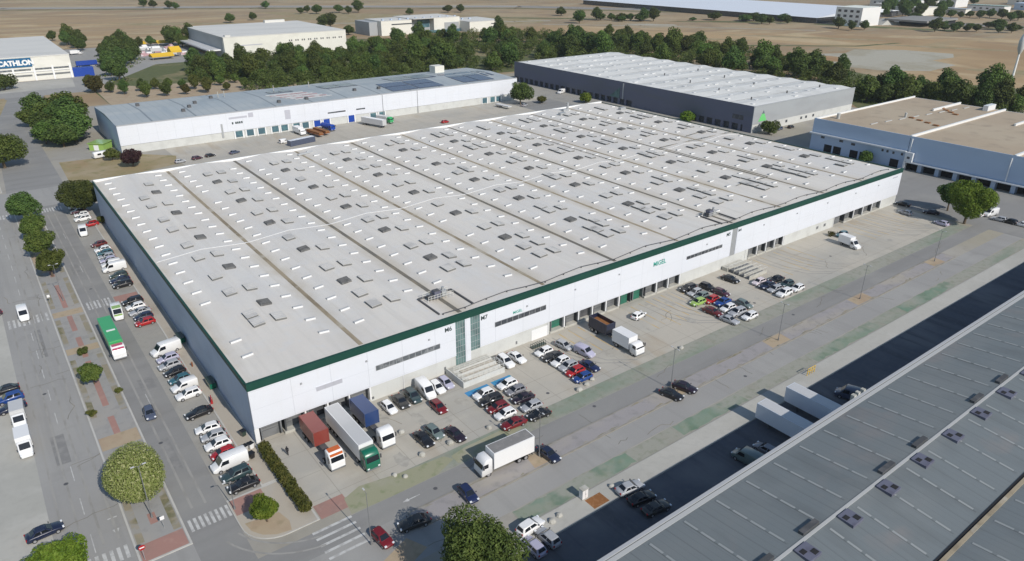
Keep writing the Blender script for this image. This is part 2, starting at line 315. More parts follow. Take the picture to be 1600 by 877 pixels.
SUN_EL, SHADOW_AZ = 36.5, 93.5        # shadows fall towards this world angle
SUN_STRENGTH, SKY_STRENGTH, EXPOSURE = 4.2, .11, .0
def make_light():
    w = bpy.data.worlds.new('World'); sc.world = w; w.use_nodes = True
    nt = w.node_tree; bg = nt.nodes['Background']; bg.inputs['Strength'].default_value = SKY_STRENGTH
    sk = nt.nodes.new('ShaderNodeTexSky'); sk.sky_type = 'NISHITA'; sk.sun_disc = False
    sk.sun_elevation = R(SUN_EL)
    # direction towards the sun, horizontal angle from +X
    az = SHADOW_AZ + 180
    sk.sun_rotation = R(90 - az)
    sk.altitude = 600; sk.air_density = 1.3; sk.dust_density = .4
    nt.links.new(sk.outputs[0], bg.inputs['Color'])
    ld = bpy.data.lights.new('sun', 'SUN'); ld.energy = SUN_STRENGTH; ld.angle = R(.5); ld.color = (1, .94, .855)
    o = bpy.data.objects.new('sun', ld); col.objects.link(o)
    d = Vector((math.cos(R(SHADOW_AZ)) * math.cos(R(SUN_EL)), math.sin(R(SHADOW_AZ)) * math.cos(R(SUN_EL)), -math.sin(R(SUN_EL))))
    o.rotation_euler = d.to_track_quat('-Z', 'Y').to_euler()
    o.location = (0, -200, 300)
make_light()
vs = sc.view_settings
vs.view_transform = 'Standard'; vs.look = 'None'; vs.exposure = EXPOSURE; vs.gamma = 1
try: vs.use_curve_mapping = False
except Exception: pass
# ------------------------------------------------------------------ the setting: ground
def rect(x0, x1, y0, y1): return [(x0, y0), (x1, y0), (x1, y1), (x0, y1)]
def sheet(name, poly, z, mat):
    b = MB(); b.sheet(poly, z); return tag(b.build(name, M[mat]), kind='structure')
def slab(name, poly, mat, z=.12, kerb='kerb', kw=.28):
    """raised area: kerb ring with the paving inset 5 mm above it"""
    b = MB(); b.prism(poly, -.02, z, 0)
    cx = sum(p[0] for p in poly) / len(poly); cy = sum(p[1] for p in poly) / len(poly)
    o = tag(b.build(name, [M[kerb]]), kind='structure')
    xs = [p[0] for p in poly]; ys = [p[1] for p in poly]
    if len(poly) == 4 and len(set(xs)) == 2:
        t = MB(); t.sheet(rect(min(xs) + kw, max(xs) - kw, min(ys) + kw, max(ys) - kw), z + .005)
        t.build('paving', M[mat], o)
    else:
        t = MB(); t.sheet([(cx + (p[0] - cx) * .955, cy + (p[1] - cy) * .955) for p in poly], z + .005); t.build('paving', M[mat], o)
    return o

sheet('ground', rect(-4000, 5000, -1500, 6000), 0, 'soil')
# the estate
sheet('estate_paving', [(-140, -220), (252.4, -220), (420, -220), (420, 84), (345, 84), (345, 280), (252, 290), (60, 330), (-140, 330)], .004, 'estate')
sheet('back_yard', rect(36, 206, 137.5, 213.9), .008, 'yard')
sheet('back_yard_end', rect(206, 252.4, 205, 213.9), .008, 'yard')
sheet('front_yard', rect(1.5, 204, -20.2, 1.3), .008, 'yard')
sheet('dry_verge', [(-2.2, 184), (14, 181), (34, 187), (37, 200), (24, 213), (-1.5, 216)], .012, 'drygrass')
sheet('cross_street', rect(-140, 36, 160, 182), .008, 'asphalt')
sheet('cross_street_end', [(-21, 182), (-4, 182), (-3.5, 300), (-17, 300)], .008, 'asphalt_dark')
sheet('cross_street_bend', [(-17, 300), (-3.5, 300), (12, 380), (-6, 385)], .012, 'asphalt_dark')
sheet('dry_field_patch', [(-60, 330), (-14, 318), (-6, 375), (-60, 385)], .016, 'drygrass')
sheet('avenue_west', rect(-29.6, -21, -200, 160), .008, 'asphalt')
sheet('avenue_east', rect(-14.4, -8.2, -200, 160), .008, 'asphalt_dark')
sheet('parking_strip', rect(-8.2, -2.9, -10.4, 160), .008, 'bay')
sheet('west_lot', rect(-140, -29.6, -200, 158), .008, 'westlot')
sheet('junction', rect(-21, -14.4, -200, -16.2), .008, 'asphalt')
sheet('front_road_north_lane', rect(-8.2, 206, -28.6, -24.2), .008, 'asphalt_dark')
sheet('front_road_middle', rect(-8.2, 12, -32.6, -28.6), .008, 'asphalt')
sheet('front_road_south_lane', rect(-8.2, 206, -37.4, -32.6), .008, 'asphalt')
sheet('east_street', rect(206, 247, -220, 205), .008, 'asphalt_dark')
sheet('charcoal_yard', rect(232, 252.2, 86, 262), .012, 'bay')
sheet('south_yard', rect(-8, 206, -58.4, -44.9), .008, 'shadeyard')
# kerbed areas
slab('wall_pavement', rect(-2.9, -.05, -10.4, 137), 'pavement')
slab('corner_pavement', [(-8.2, -10.5), (-8.2, -16.5)] + [(-3.2 - 5 * math.cos(a * math.pi / 16), -17.3 - 5 * math.sin(a * math.pi / 16)) for a in range(1, 9)] + [(1.4, -22.3), (1.4, -10.5)], 'pavement')
slab('avenue_median', rect(-21, -14.4, -16.2, 160), 'median')
slab('north_median', rect(-30, -22, 184, 260), 'pavement')
slab('road_median', rect(12, 176, -32.5, -28.7), 'medianpurple', kerb='darkkerb')
slab('south_pavement', rect(8, 205.9, -44.8, -40.9), 'westlot', kerb='westlot')
slab('east_pavement', rect(247.1, 248.9, -60, 58), 'pavement')
sheet('north_grass_strip', rect(6, 204, -24.15, -20.25), .0135, 'grassworn')
sheet('corner_grass', [(5.5, -24), (12, -24.2), (20, -24.1), (24, -22.4), (23, -20.9), (15, -20.2), (9, -19.2), (6, -20.4)], .02, 'grassyellow')
sheet('grass_patch', [(24, -23.8), (33, -23.6), (38, -22.4), (36, -20.8), (27, -21.0), (24, -21.6)], .022, 'grassyellow')
def ragged(x0, x1, y0, y1, st=1.6, j=.3):
    n = int((x1 - x0) / st); lo = [(x0 + (x1 - x0) * i / n + rnd.uniform(-j, j), y0 + rnd.uniform(0, j)) for i in range(n + 1)]
    hi = [(x0 + (x1 - x0) * i / n + rnd.uniform(-j, j), y1 - rnd.uniform(0, j)) for i in range(n, -1, -1)]
    return lo + hi
sheet('south_grass_strip', ragged(24, 204, -40.8, -37.4), .014, 'grassworn')
for x0, x1 in ((24, 47), (58, 76), (98, 122), (134, 158)):
    sheet('south_grass_patch', ragged(x0, x1, -40.7, -37.5, 1.2, .5), .02, 'grass')
for x0, x1 in ((52, 74), (82, 100), (112, 140), (150, 170)):
    sheet('north_grass_patch', ragged(x0, x1, -24.0, -20.6, 1.2, .6), .02, 'grassworn')
# paving details on the avenue median (top at .125)
zt = .129
b = MB()
for y0, y1 in ((-9, -6.5), (17, 23), (27, 46), (48, 50.5), (53.5, 58), (61.5, 70), (75, 90), (96, 104)):
    b.sheet(rect(-18.2, -17.2, y0, y1), zt)
tag(b.build('brick_path', M['brick']), kind='structure')
b = MB()
for y0, y1 in ((-12, 12), (24, 48), (55, 69), (76, 94), (98, 108), (115, 124), (132, 150)):
    b.sheet(rect(-20.55, -19.6, y0, y1), zt); b.sheet(rect(-15.85, -14.85, y0, y1), zt)
tag(b.build('weed_strip', M['weeds']), kind='structure')
b = MB()
for y0, y1 in ((13, 17.0), (50.6, 53.4), (70.4, 73.4)):
    b.sheet(rect(-20.6, -14.8, y0, y1), zt + .004)
b.sheet(rect(-20.6, -14.8, 100, 150), zt - .002)
tag(b.build('sandy_crossing_band', M['dirt']), kind='structure')
sheet('brick_crossing', rect(-20.6, -14.8, -15.9, -12.4), zt + .004, 'brick')
sheet('corner_brick', rect(-7.9, -3.2, -14.6, -10.9), zt + .004, 'brick')
sheet('corner_brick', rect(1.6, 6.2, -22.4, -19.2), .018, 'brick')
sheet('corner_dirt', [(-7.5, -16.8), (-7.2, -18.8), (-6.2, -20.4), (-4.6, -21.5), (-2.6, -21.9), (-2.2, -20), (-2.8, -17.4)], zt + .004, 'dirt')
sheet('south_corner_brick', [(-1, -38), (4.4, -35), (7.5, -37.4), (5, -43), (0, -43)], .016, 'brick')
sheet('kerb_brick', rect(-8.0, -3.0, 70.8, 75.0), .014, 'brick')
sheet('south_corner_dirt', [(4.6, -34.8), (9.5, -32.8), (11, -36), (7.6, -37.3)], .016, 'dirt')
for x, w in ((35.2, 4.6), (67.5, 4), (98.6, 6.5), (131.5, 7), (168, 6)):
    sheet('median_dirt', [(x - w / 2, -32.1), (x + w / 2 - .5, -32.2), (x + w / 2, -29.1), (x - w / 2 + .6, -29.0)], .129, 'dirt')
b = MB()
for q in range(60):
    x0 = rnd.uniform(12.5, 168); x1 = min(175, x0 + rnd.uniform(.8, 5)); ya = rnd.choice((-32.15, -29.35)); b.face([(x0, ya, .129 + q * .0001), ((x0 + x1) / 2, ya + rnd.uniform(-.04, .04), .129 + q * .0001), (x1, ya + .05, .129 + q * .0001), ((x0 + x1) / 2 + .3, ya + rnd.uniform(.2, .5), .129 + q * .0001)])
tag(b.build('median_weeds', M['weeds']), kind='structure')
sheet('rusty_ground_plate', rect(34.2, 37.2, -44.4, -42.2), .131, 'rust')
# painted markings
b = MB()
for k in range(8): b.sheet(rect(-13.9 + k * .74, -13.5 + k * .74, -13.9, -11.2), .0125)          # crossing by the corner
for k in range(7): b.sheet(rect(-27.4 + k * .88, -26.95 + k * .88, -13.6, -10.8), .0125)
for k in range(7): b.sheet(rect(-13.7 + k * .74, -13.3 + k * .74, 70.8, 75.4), .0125)
for k in range(9): b.sheet(rect(-28.9 + k * .88, -28.45 + k * .88, 70.8, 75.2), .0125)
for k in range(8): b.sheet(rect(-13.9 + k * .74, -13.5 + k * .74, 153, 157.2), .0125)
for k in range(8): b.sheet(rect(-28.4 + k * .88, -27.95 + k * .88, 153, 157.4), .0125)
for k in range(5): b.sheet(rect(-.6, 5.3, -24.6 - k * 1.4, -24.15 - k * 1.4), .0125)          # crossing over the front road
for y in range(-10, 150, 9): b.sheet(rect(-25.4, -25.28, y, y + 4.2), .0125)
for y in (22, 50, 95, 124): b.sheet(rect(-11.3, -11.2, y, y + 5), .0125)
def arrow(x, y, rz, s=1.0):
    c, n = math.cos(rz), math.sin(rz)
    def P(l): return [(x + (a * c - q * n) * s, y + (a * n + q * c) * s) for a, q in l]
    b.sheet(P([(-2, -.12), (.6, -.12), (.6, .12), (-2, .12)]), .0125); b.sheet(P([(.6, -.45), (1.9, 0), (.6, .45)]), .0125)
arrow(14, -26.3, math.pi, .75); arrow(26, -26.2, math.pi, .75); arrow(-22.3, -6.2, -math.pi / 2)
b.sheet(rect(-22.9, -21.7, -4.2, -4.0), .0125)
tag(b.build('road_marking', M['paint']), kind='structure')
b = MB()
for x0, x1 in ((35.7, 40.8), (41.6, 46.1)): b.sheet(rect(x0, x1, -9.3, -7.75), .0125)
tag(b.build('blue_parking_marking', M['bluepaint']), kind='structure')
b = MB()
for x0, x1, n in ((83, 103, 9), (64, 72, 4), (131, 146, 6), (172, 197, 9)):
    for k in range(n):
        x = x0 + (x1 - x0) * k / (n - 1); b.sheet(rect(x, x + .3, -12.5 + rnd.uniform(-2, 1), -1.2), .0125)
tag(b.build('dock_lane_marking', surf('worn_yellow_paint', (.46, .34, .17), .9, [((1.2, .3, 1), (.40, .38, .335), .46, .66, 1)])), kind='structure')
b = MB()
for k in range(8): b.sheet(rect(1.7, 4.5, 0, 0), .0125) if False else None
# oil stains and repairs
def blob(cx, cy, rx, ry, n=14):
    return [(cx + rx * math.cos(2 * math.pi * i / n) * rnd.uniform(.7, 1.15), cy + ry * math.sin(2 * math.pi * i / n) * rnd.uniform(.7, 1.15)) for i in range(n)]
M['oil'] = surf('oil_stain', (.33, .315, .28), .8, [((.8, .8, 1), (.40, .38, .335), .42, .6, .9)])
M['patch'] = surf('asphalt_repair', (.205, .202, .197), .85, [((.7, .7, 1), (.26, .255, .245), .46, .65, .8)])
b = MB()
for k in range(34):
    x = rnd.choice([rnd.uniform(4, 34), rnd.uniform(50, 110), rnd.uniform(110, 200)]); y = rnd.uniform(-18, -3)
    b.sheet(blob(x, y, rnd.uniform(.4, 1.6), rnd.uniform(.4, 2.6)), .016 + k * .00012)
tag(b.build('oil_stains', M['oil']), kind='structure')
b = MB()
for x, y, w, h in ((-10.2, 30.5, 2.6, 4.6), (-26, 18, 2, 9), (-11.8, 6, 1.2, 10), (-24.2, 60, 1.1, 14), (-12.5, 98, 1.8, 8)):
    b.sheet(rect(x - w / 2, x + w / 2, y - h / 2, y + h / 2), .0165)
tag(b.build('asphalt_repairs', M['patch']), kind='structure')
# tyre tracks, manholes and thin sealed cracks
M['track'] = surf('tyre_track', (.25, .243, .228), .85, [((.9, .25, 1), (.30, .293, .275), .38, .54, 1)])
b = MB(); k = 0
def ribbon(pts, w):
    global k
    k += 1
    for p, q in zip(pts, pts[1:]):
        d = (Vector(q) - Vector(p)); n = Vector((-d.y, d.x)).normalized() * w / 2
        b.face([(p[0] - n.x, p[1] - n.y, .019 + k * .0001), (q[0] - n.x, q[1] - n.y, .019 + k * .0001), (q[0] + n.x, q[1] + n.y, .019 + k * .0001), (p[0] + n.x, p[1] + n.y, .019 + k * .0001)])
def arc(cx, cy, r, a0, a1, n=10): return [(cx + r * math.cos(R(a0 + (a1 - a0) * i / n)), cy + r * math.sin(R(a0 + (a1 - a0) * i / n))) for i in range(n + 1)]
for dx in (0, 1.9):
    ribbon([(-12.6 + dx, -9), (-12.5 + dx, 60), (-12.8 + dx, 150)], .35); ribbon([(-24.2 + dx, -9), (-24.4 + dx, 60), (-24.0 + dx, 150)], .35); ribbon([(-28.4 + dx, -9), (-28.2 + dx, 70)], .3)
    ribbon(arc(2, -14, 11.5 + dx, 200, 262), .3)
    for x in (60, 88, 92.5, 97, 132, 137, 141, 176, 181, 186, 190): ribbon([(x + dx, -1.5), (x + dx + .4, -9), (x + dx + 3, -15), (x + dx + 8, -18.5)], .26)
tag(b.build('tyre_tracks', M['track']), kind='structure')
b = MB()
for x, y in ((-11, 44), (-11.4, 83), (-26, 38), (-26.5, 8), (-12.5, 10), (18, -26.6), (52, -25.2), (82, -35.2), (112, -25.8), (12, -13), (48, -17), (76, -13), (110, -17), (150, -12)):
    b.sheet([(x + .34 * math.cos(i * .5236), y + .34 * math.sin(i * .5236)) for i in range(12)], .0225)
tag(b.build('manhole_covers', M['darksteel']), kind='structure')
b = MB()
def crack(x, y, ang, n):
    p = Vector((x, y))
    for i in range(n):
        a = ang + rnd.uniform(-.5, .5); q = p + Vector((math.cos(a), math.sin(a))) * rnd.uniform(.8, 1.8); d = (q - p).normalized(); m = Vector((-d.y, d.x)) * .045
        b.face([(p.x - m.x, p.y - m.y, .0235), (q.x - m.x, q.y - m.y, .0235), (q.x + m.x, q.y + m.y, .0235), (p.x + m.x, p.y + m.y, .0235)]); p = q
for i in range(16): crack(rnd.uniform(-28, -22), rnd.uniform(-5, 140), rnd.choice([0, 1.57]) + rnd.uniform(-.3, .3), rnd.randint(3, 7))
crack(-28.5, -2.6, .12, 7)
for i in range(26): crack(rnd.uniform(10, 190), rnd.choice([rnd.uniform(-27.5, -25), rnd.uniform(-37, -33)]), rnd.choice([0, 1.57]) + rnd.uniform(-.3, .3), rnd.randint(2, 6))
for i in range(14): crack(rnd.uniform(8, 190), rnd.uniform(-18, -6), rnd.uniform(0, 3), rnd.randint(2, 5))
tag(b.build('asphalt_cracks', M['gutter']), kind='structure')

# countryside beyond the estate
sheet('stubble_field', [(-700, 560), (10, 590), (60, 610), (110, 590), (230, 600), (330, 640), (300, 760), (120, 1010), (-700, 1250)], .02, 'stubble')
sheet('stubble_field', [(330, 640), (420, 580), (520, 560), (560, 620), (470, 730), (310, 900)], .022, 'drygrass')
sheet('tan_field', [(392, 395), (470, 310), (560, 300), (590, 200), (440, 120), (460, 0), (900, -200), (905, 60), (760, 190), (660, 335), (560, 455), (500, 535), (440, 520)], .02, 'tan_field')
sheet('pale_gravel_lot', [(492, 212), (520, 226), (548, 214), (575, 222), (604, 196), (612, 160), (590, 150), (560, 152), (548, 130), (505, 128), (480, 150), (478, 185)], .026, 'gravel')
sheet('sandy_strip', [(590, 430), (640, 360), (700, 330), (690, 300), (640, 320), (580, 400)], .027, 'stubble')
sheet('dark_furrow', [(520, 300), (600, 235), (650, 225), (652, 220), (598, 229), (517, 294)], .028, 'scrub')
sheet('field_scrub', [(455, 215), (500, 228), (512, 205), (470, 180)], .03, 'drygrass')
sheet('scrub_belt', [(36, 318), (120, 316), (226, 300), (300, 290), (420, 330), (470, 285), (420, 160), (345, 90), (460, 20), (430, -60), (480, -60), (480, 60), (450, 130), (500, 260), (470, 330), (380, 420), (270, 540), (150, 500), (60, 470), (36, 400)], .024, 'scrub')
sheet('tree_lot', [(36, 320), (110, 320), (140, 324), (135, 345), (110, 372), (60, 380), (38, 410)], .03, 'dirt')
sheet('store_lot', [(-60, 385), (34, 378), (90, 470), (135, 470), (135, 600), (40, 600), (36, 440), (-60, 436)], .028, 'asphalt')
sheet('store_forecourt', [(-120, 395), (30, 400), (33, 434), (-120, 434)], .032, 'westlot')
# uneven bands of stubble, fallow and scrub over the fields
def band(name, cx, cy, lx, ly, ang, z, mat):
    n = 18; pts = []
    for i in range(n):
        t = 2 * math.pi * i / n; k = rnd.uniform(.75, 1.1); x, y = math.cos(t) * lx / 2 * k, math.sin(t) * ly / 2 * k
        pts.append((cx + x * math.cos(ang) - y * math.sin(ang), cy + x * math.sin(ang) + y * math.cos(ang)))
    sheet(name, pts, z, mat)
for i, (cx, cy, lx, ly, an, mt) in enumerate(((60, 720, 260, 22, -.5, 'tan_field'), (150, 800, 300, 30, -.55, 'drygrass'), (40, 860, 240, 26, -.5, 'tan_field'), (230, 700, 120, 16, -.6, 'drygrass'), (120, 950, 300, 34, -.5, 'soil'), (330, 760, 140, 40, -.6, 'drygrass'), (440, 650, 120, 26, -.7, 'scrub'), (480, 690, 150, 20, -.7, 'soil'),
        (560, 420, 120, 18, -.9, 'stubble'), (620, 300, 160, 14, -1.0, 'drygrass'), (700, 250, 180, 22, -1.0, 'stubble'), (540, 340, 90, 12, -.9, 'drygrass'), (480, 250, 60, 22, -1.0, 'brickearth'), (505, 205, 30, 40, -.4, 'brickearth'), (650, 180, 120, 14, -1.1, 'drygrass'), (740, 120, 160, 20, -1.2, 'soil'), (560, 60, 140, 26, -1.2, 'drygrass'), (600, 470, 60, 20, -.8, 'gravel'), (780, 300, 160, 22, -1.2, 'scrub'), (700, 440, 160, 18, -.75, 'scrub'), (560, 600, 160, 16, -.7, 'scrub'))):
    band('field_band', cx, cy, lx, ly, an, .034 + i * .001, mt)
# motorway
def road(name, pts, w, z, mat):
    b = MB()
    for i in range(len(pts) - 1):
        p, q = Vector((*pts[i], z)), Vector((*pts[i + 1], z)); d = (q - p).normalized(); n = Vector((-d.y, d.x, 0)) * w / 2
        q = q + d * (w * .2)
        b.face([p - n, q - n, q + n, p + n])
    return tag(b.build(name, M[mat]), kind='structure')
MW = [(-400, 1500), (45, 1150), (345, 985), (646, 775), (850, 500), (868, 330), (905, 190), (1000, -60)]
road('motorway', MW, 26, .05, 'asphalt_dark')
road('motorway_verge', [(p[0] - 22, p[1] - 22) for p in MW], 12, .04, 'scrub')
road('farm_track', [(300, 700), (420, 640), (500, 590), (540, 575)], 7, .06, 'gravel')
road('farm_track', [(505, 545), (580, 470), (690, 330)], 5, .056, 'gravel')
b = MB()
for i in range(len(MW) - 1):
    p, q = Vector((*MW[i], 0)), Vector((*MW[i + 1], 0)); d = (q - p).normalized(); n = Vector((-d.y, d.x, 0))
    for s in (-13.5, 0, 13.5):
        a, c = p + n * s, q + n * s
        b.tube((a.x, a.y, .7), (c.x, c.y, .7), .25, n=4)
tag(b.build('crash_barrier', M['steel']), 'long steel crash barriers along the distant motorway', 'crash barrier')

# ------------------------------------------------------------------ the main warehouse
def text(name, s, size, loc, rot, mat, parent, align='LEFT', bold=.01):
    c = bpy.data.curves.new(name, 'FONT'); c.body = s; c.size = size; c.extrude = .03; c.offset = bold * size; c.align_x = align
    t = bpy.data.objects.new(name + '_tmp', c); col.objects.link(t)
    me = bpy.data.meshes.new_from_object(t.evaluated_get(bpy.context.evaluated_depsgraph_get()))
    bpy.data.objects.remove(t, do_unlink=True)
    o = link(name, me, parent, M[mat]); me.materials.clear(); me.materials.append(M[mat])
    p = Vector(loc) - (Vector(parent.location) if parent else Vector((0, 0, 0)))
    o.location = p; o.rotation_euler = rot
    return o
FRONT = (math.pi / 2, 0, 0)           # text on a wall facing -Y

LX, LY = 207.0, 137.4
VZ, RZ = 11.0, 11.85
W = empty('warehouse', (0, 0, 0), 0, 'huge white warehouse with pale ridged roof, green fascia and row of loading docks', 'warehouse')
def roofz(x):
    t = (x / 20.7) % 1.0
    return VZ + (RZ - VZ) * (1 - abs(2 * t - 1))
b = MB()
for k in range(10):
    x0 = 20.7 * k; xm = x0 + 10.35; x1 = x0 + 20.7
    for ya, yb in ((.25, LY - .3),):
        b.face([(x0, ya, VZ), (xm, ya, RZ), (xm, yb, RZ), (x0, yb, VZ)]); b.face([(xm, ya, RZ), (x1, ya, VZ), (x1, yb, VZ), (xm, yb, RZ)])
b.build('roof', M['roof'], W)
def boxes(name, mat, parent, *bs):
    for q in bs:
        b = MB(); b.box(*q); b.build(name, mat, parent)
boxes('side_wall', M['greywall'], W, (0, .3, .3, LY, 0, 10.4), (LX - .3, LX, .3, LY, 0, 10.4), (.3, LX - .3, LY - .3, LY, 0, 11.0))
groups = [(0.7, 20.8, 5), (62.5, 103.4, 10), (130.2, 145.8, 4), (171.2, 197.6, 5)]
xs = [0.0] + [v for g in groups for v in g[:2]] + [LX]
for i in range(0, len(xs), 2): boxes('front_wall', M['plinth'], W, (xs[i], xs[i + 1], 0 if i else -.0, .4 if i else .29, 0, 3.15))
segs = [(-.0, 39.0), (41.15, 42.4), (44.6, 121.9), (123.95, LX)]
for x0, x1 in segs: boxes('front_cladding', M['cladding'], W, (x0, x1, -.22, .38, 3.15 if x0 not in (41.15,) else .2, 10.49))
boxes('green_fascia', M['fascia'], W, (-.12, LX + .12, -.34, .25, 10.5, 11.82), (-.12, .25, .25, LY + .1, 10.5, 11.42), (LX - .25, LX + .12, .25, LY + .1, 10.5, 11.3))
boxes('parapet', M['white'], W, (.25, LX - .25, LY - .35, LY + .12, 10.9, 11.75)); boxes('parapet', M['roof'], W, (.25, .6, .26, LY - .36, 11.0, 11.42), (.61, LX - .26, .26, .62, 11.0, 11.75))
# docks
for gi, (gx0, gx1, n) in enumerate(groups):
    b = MB(); b.box(gx0, gx1, 1.7, 2.0, 0, 3.15); b.box(gx0, gx1, .4, 1.7, 3.16, 3.3); b.box(gx0 - .02, gx0 + .2, .41, 1.7, 0, 3.14); b.box(gx1 - .2, gx1 + .02, .41, 1.7, 0, 3.14)
    b.build('dock_recess', M['dockdark'], W)
    w = (gx1 - gx0) / n
    for k in range(n):
        x0 = gx0 + k * w; ground = (gi == 1 and k in (5, 6)) or (gi == 0 and k == 0) or (gi == 3 and k == 0)
        c = 'greendoor' if (gi == 1 and k in (0, 5, 6)) else ('dockgrey' if k % 3 != 2 else 'dockdark')
        b = MB()
        b.box(x0 + .55, x0 + w - .45, 1.0, 1.2, .0 if ground else .55, 2.95)
        for z in (1.45, 1.95, 2.45): b.box(x0 + .55, x0 + w - .45, .97, 1.01, z, z + .05, 1)
        b.build('dock_door', [M[c], M['dockdark']], W)
        b = MB()
        if not (gi == 3 and k == 0):
            b.box(x0 + .3, x0 + .56, .05, 1.2, .52, 3.0); b.box(x0 + w - .46, x0 + w - .22, .05, 1.2, .52, 3.0); b.box(x0 + .3, x0 + w - .22, .05, 1.2, 3.001, 3.12)
        if b.v: b.build('dock_shelter', M['dockdark' if k % 2 else 'dockgrey'], W)
        if not ground:
            b = MB(); b.box(x0 + .1, x0 + w - .05, -.12, 1.7, .02, .5); b.build('dock_platform', M['conc'], W)
            b = MB(); b.box(x0 + w - .2, x0 + w + .1, -.1, .4, .505, 3.13); b.build('dock_column', M['white'], W)
# corner bay details
b = MB(); b.box(.05, .75, -.02, 1.0, 0, 3.14); b.build('corner_column', M['white'], W)
# ribbon windows
for x0, x1, z0, z1, c in ((22.2, 35.4, 6.15, 7.05, 'ribbon'), (48.2, 61.1, 6.5, 7.45, 'glass'), (105, 118.3, 6.45, 7.2, 'glass'), (11.0, 15.7, 6.2, 7.0, 'louvre')):
    f = MB(); f.box(x0 - .08, x1 + .08, -.27, -.221, z0 - .08, z1 + .08); fo = f.build('window_frame', M['steel'] if c != 'louvre' else M['cladding'], W)
    g = MB(); g.box(x0, x1, -.30, -.271, z0, z1, 0)
    k = int((x1 - x0) / 1.3)
    for i in range(1, k):
        x = x0 + (x1 - x0) * i / k; g.box(x - .04, x + .04, -.32, -.301, z0, z1, 1)
    g.build('window', [M[c], M['steel']], W)
# stair towers and their glass
for x0, x1, z0, m in ((39.0, 41.15, .15, 'glassgreen'), (42.4, 44.6, 3.0, 'glassgreen'), (121.9, 123.95, 3.0, 'steel')):
    b = MB(); b.box(x0, x1, -.1, .38, z0, 10.38, 0)
    for i in range(1, 4): b.box(x0 + (x1 - x0) * i / 4 - .03, x0 + (x1 - x0) * i / 4 + .03, -.14, -.101, z0, 10.38, 1)
    for z in (2.4, 3.6, 4.9, 6.2, 7.5, 8.8):
        if z > z0: b.box(x0, x1, -.15, -.141, z, z + .08, 1)
    b.build('stair_glazing', [M[m], M['steel']], W)
    if z0 > 1:
        b = MB(); b.box(x0, x1, .1, .38, .2, 3.0); b.build('entrance', M['darkvoid'], W)
b = MB(); b.box(20.95, 21.4, -.02, -.001, .4, .9); b.box(36.3, 36.7, -.04, -.001, .9, 1.5); b.box(162, 163, -.05, -.001, 1.3, 2.1); b.box(165.8, 166.8, -.05, -.001, 1.3, 2.1); b.box(53.5, 53.9, -.05, -.001, .6, 1.3); b.build('wall_vent', M['dockgrey'], W)
b = MB()
for x in (8.4, 20.3, 33, 56, 69, 82, 96, 112, 135, 150, 165, 180, 193): b.box(x, x + .3, -.42, -.221, 8.6, 8.9)
b.build('floodlight', M['steel'], W)
b = MB()
for x in (27.5, 62, 129, 146.2, 170.8): b.tube((x, -.07, .1), (x, -.07, 3.1), .07)
b.box(57.6, 61.9, -.06, -.001, 0, 2.4); b.build('downpipe', M['white'], W)
text('bay_number', 'M6', 1.25, (36.6, -.225, 9.05), FRONT, 'letters', W, bold=.018)
text('bay_number', 'M7', 1.25, (44.8, -.225, 9.0), FRONT, 'letters', W, bold=.018)
text('bay_number', 'M5', 1.25, (119.6, -.225, 9.0), FRONT, 'letters', W, bold=.018)
text('bay_number', 'M4', 1.0, (124.3, -.225, 9.2), FRONT, 'letters', W, bold=.012)
text('lettering', 'MIGEL', 1.55, (93.2, -.225, 7.65), FRONT, 'tealletters', W, bold=.02)
text('lettering', 'MIGEL', .85, (52.6, -.225, 7.95), FRONT, 'tealletters', W, bold=.012)
b = MB(); b.box(201.5, 204.6, -.24, -.221, 9.3, 9.7); b.build('small_sign', M['greyletters'], W)
# roof: gutters, pipe run, fire strip
for k in range(1, 10):
    x = 20.7 * k; b = MB(); w = .46 if k % 2 == 0 else .42
    b.box(x - w, x + w, .7, LY - .5, VZ - .1, VZ + .05); b.build('valley_gutter', M['gutter' if k % 2 == 0 else 'guttertan'], W)
b = MB(); pts = []
for k in range(0, 42):
    x = 3 + k * 5.0
    if x > LX - 2: break
    pts.append((x, 2.4 + 1.1 * abs(((x / 20.7) % 1) * 2 - 1) * 0 + (.9 if 30 < x < 50 else 0) * 0, roofz(x) + .28))
pts = [p for p in pts if p[0] > 34]
for p, q in zip(pts, pts[1:]): b.tube(p, q, .085, n=6)
for p in pts: b.box(p[0] - .1, p[0] + .1, p[1] - .15, p[1] + .15, p[2] - .3, p[2] - .05)
b.build('roof_pipe', M['darksteel'], W)
b = MB()
for k in range(40):
    xa, xb = k * 5.175, (k + 1) * 5.175
    za, zb = roofz(min(xa, LX - .01)), roofz(min(xb, LX - .01)) if (k + 1) % 4 else VZ
    if k % 4 == 0: za = VZ
    b.mesh([(xa, 61.9, za), (xb, 61.9, zb), (xb, 62.2, zb), (xa, 62.2, za), (xa, 61.9, za + .1), (xb, 61.9, zb + .1), (xb, 62.2, zb + .1), (xa, 62.2, za + .1)], [(4, 5, 6, 7), (0, 1, 5, 4), (2, 3, 7, 6)])
b.build('fire_strip', surf('fire_strip', (.60, .60, .60), .7), W)
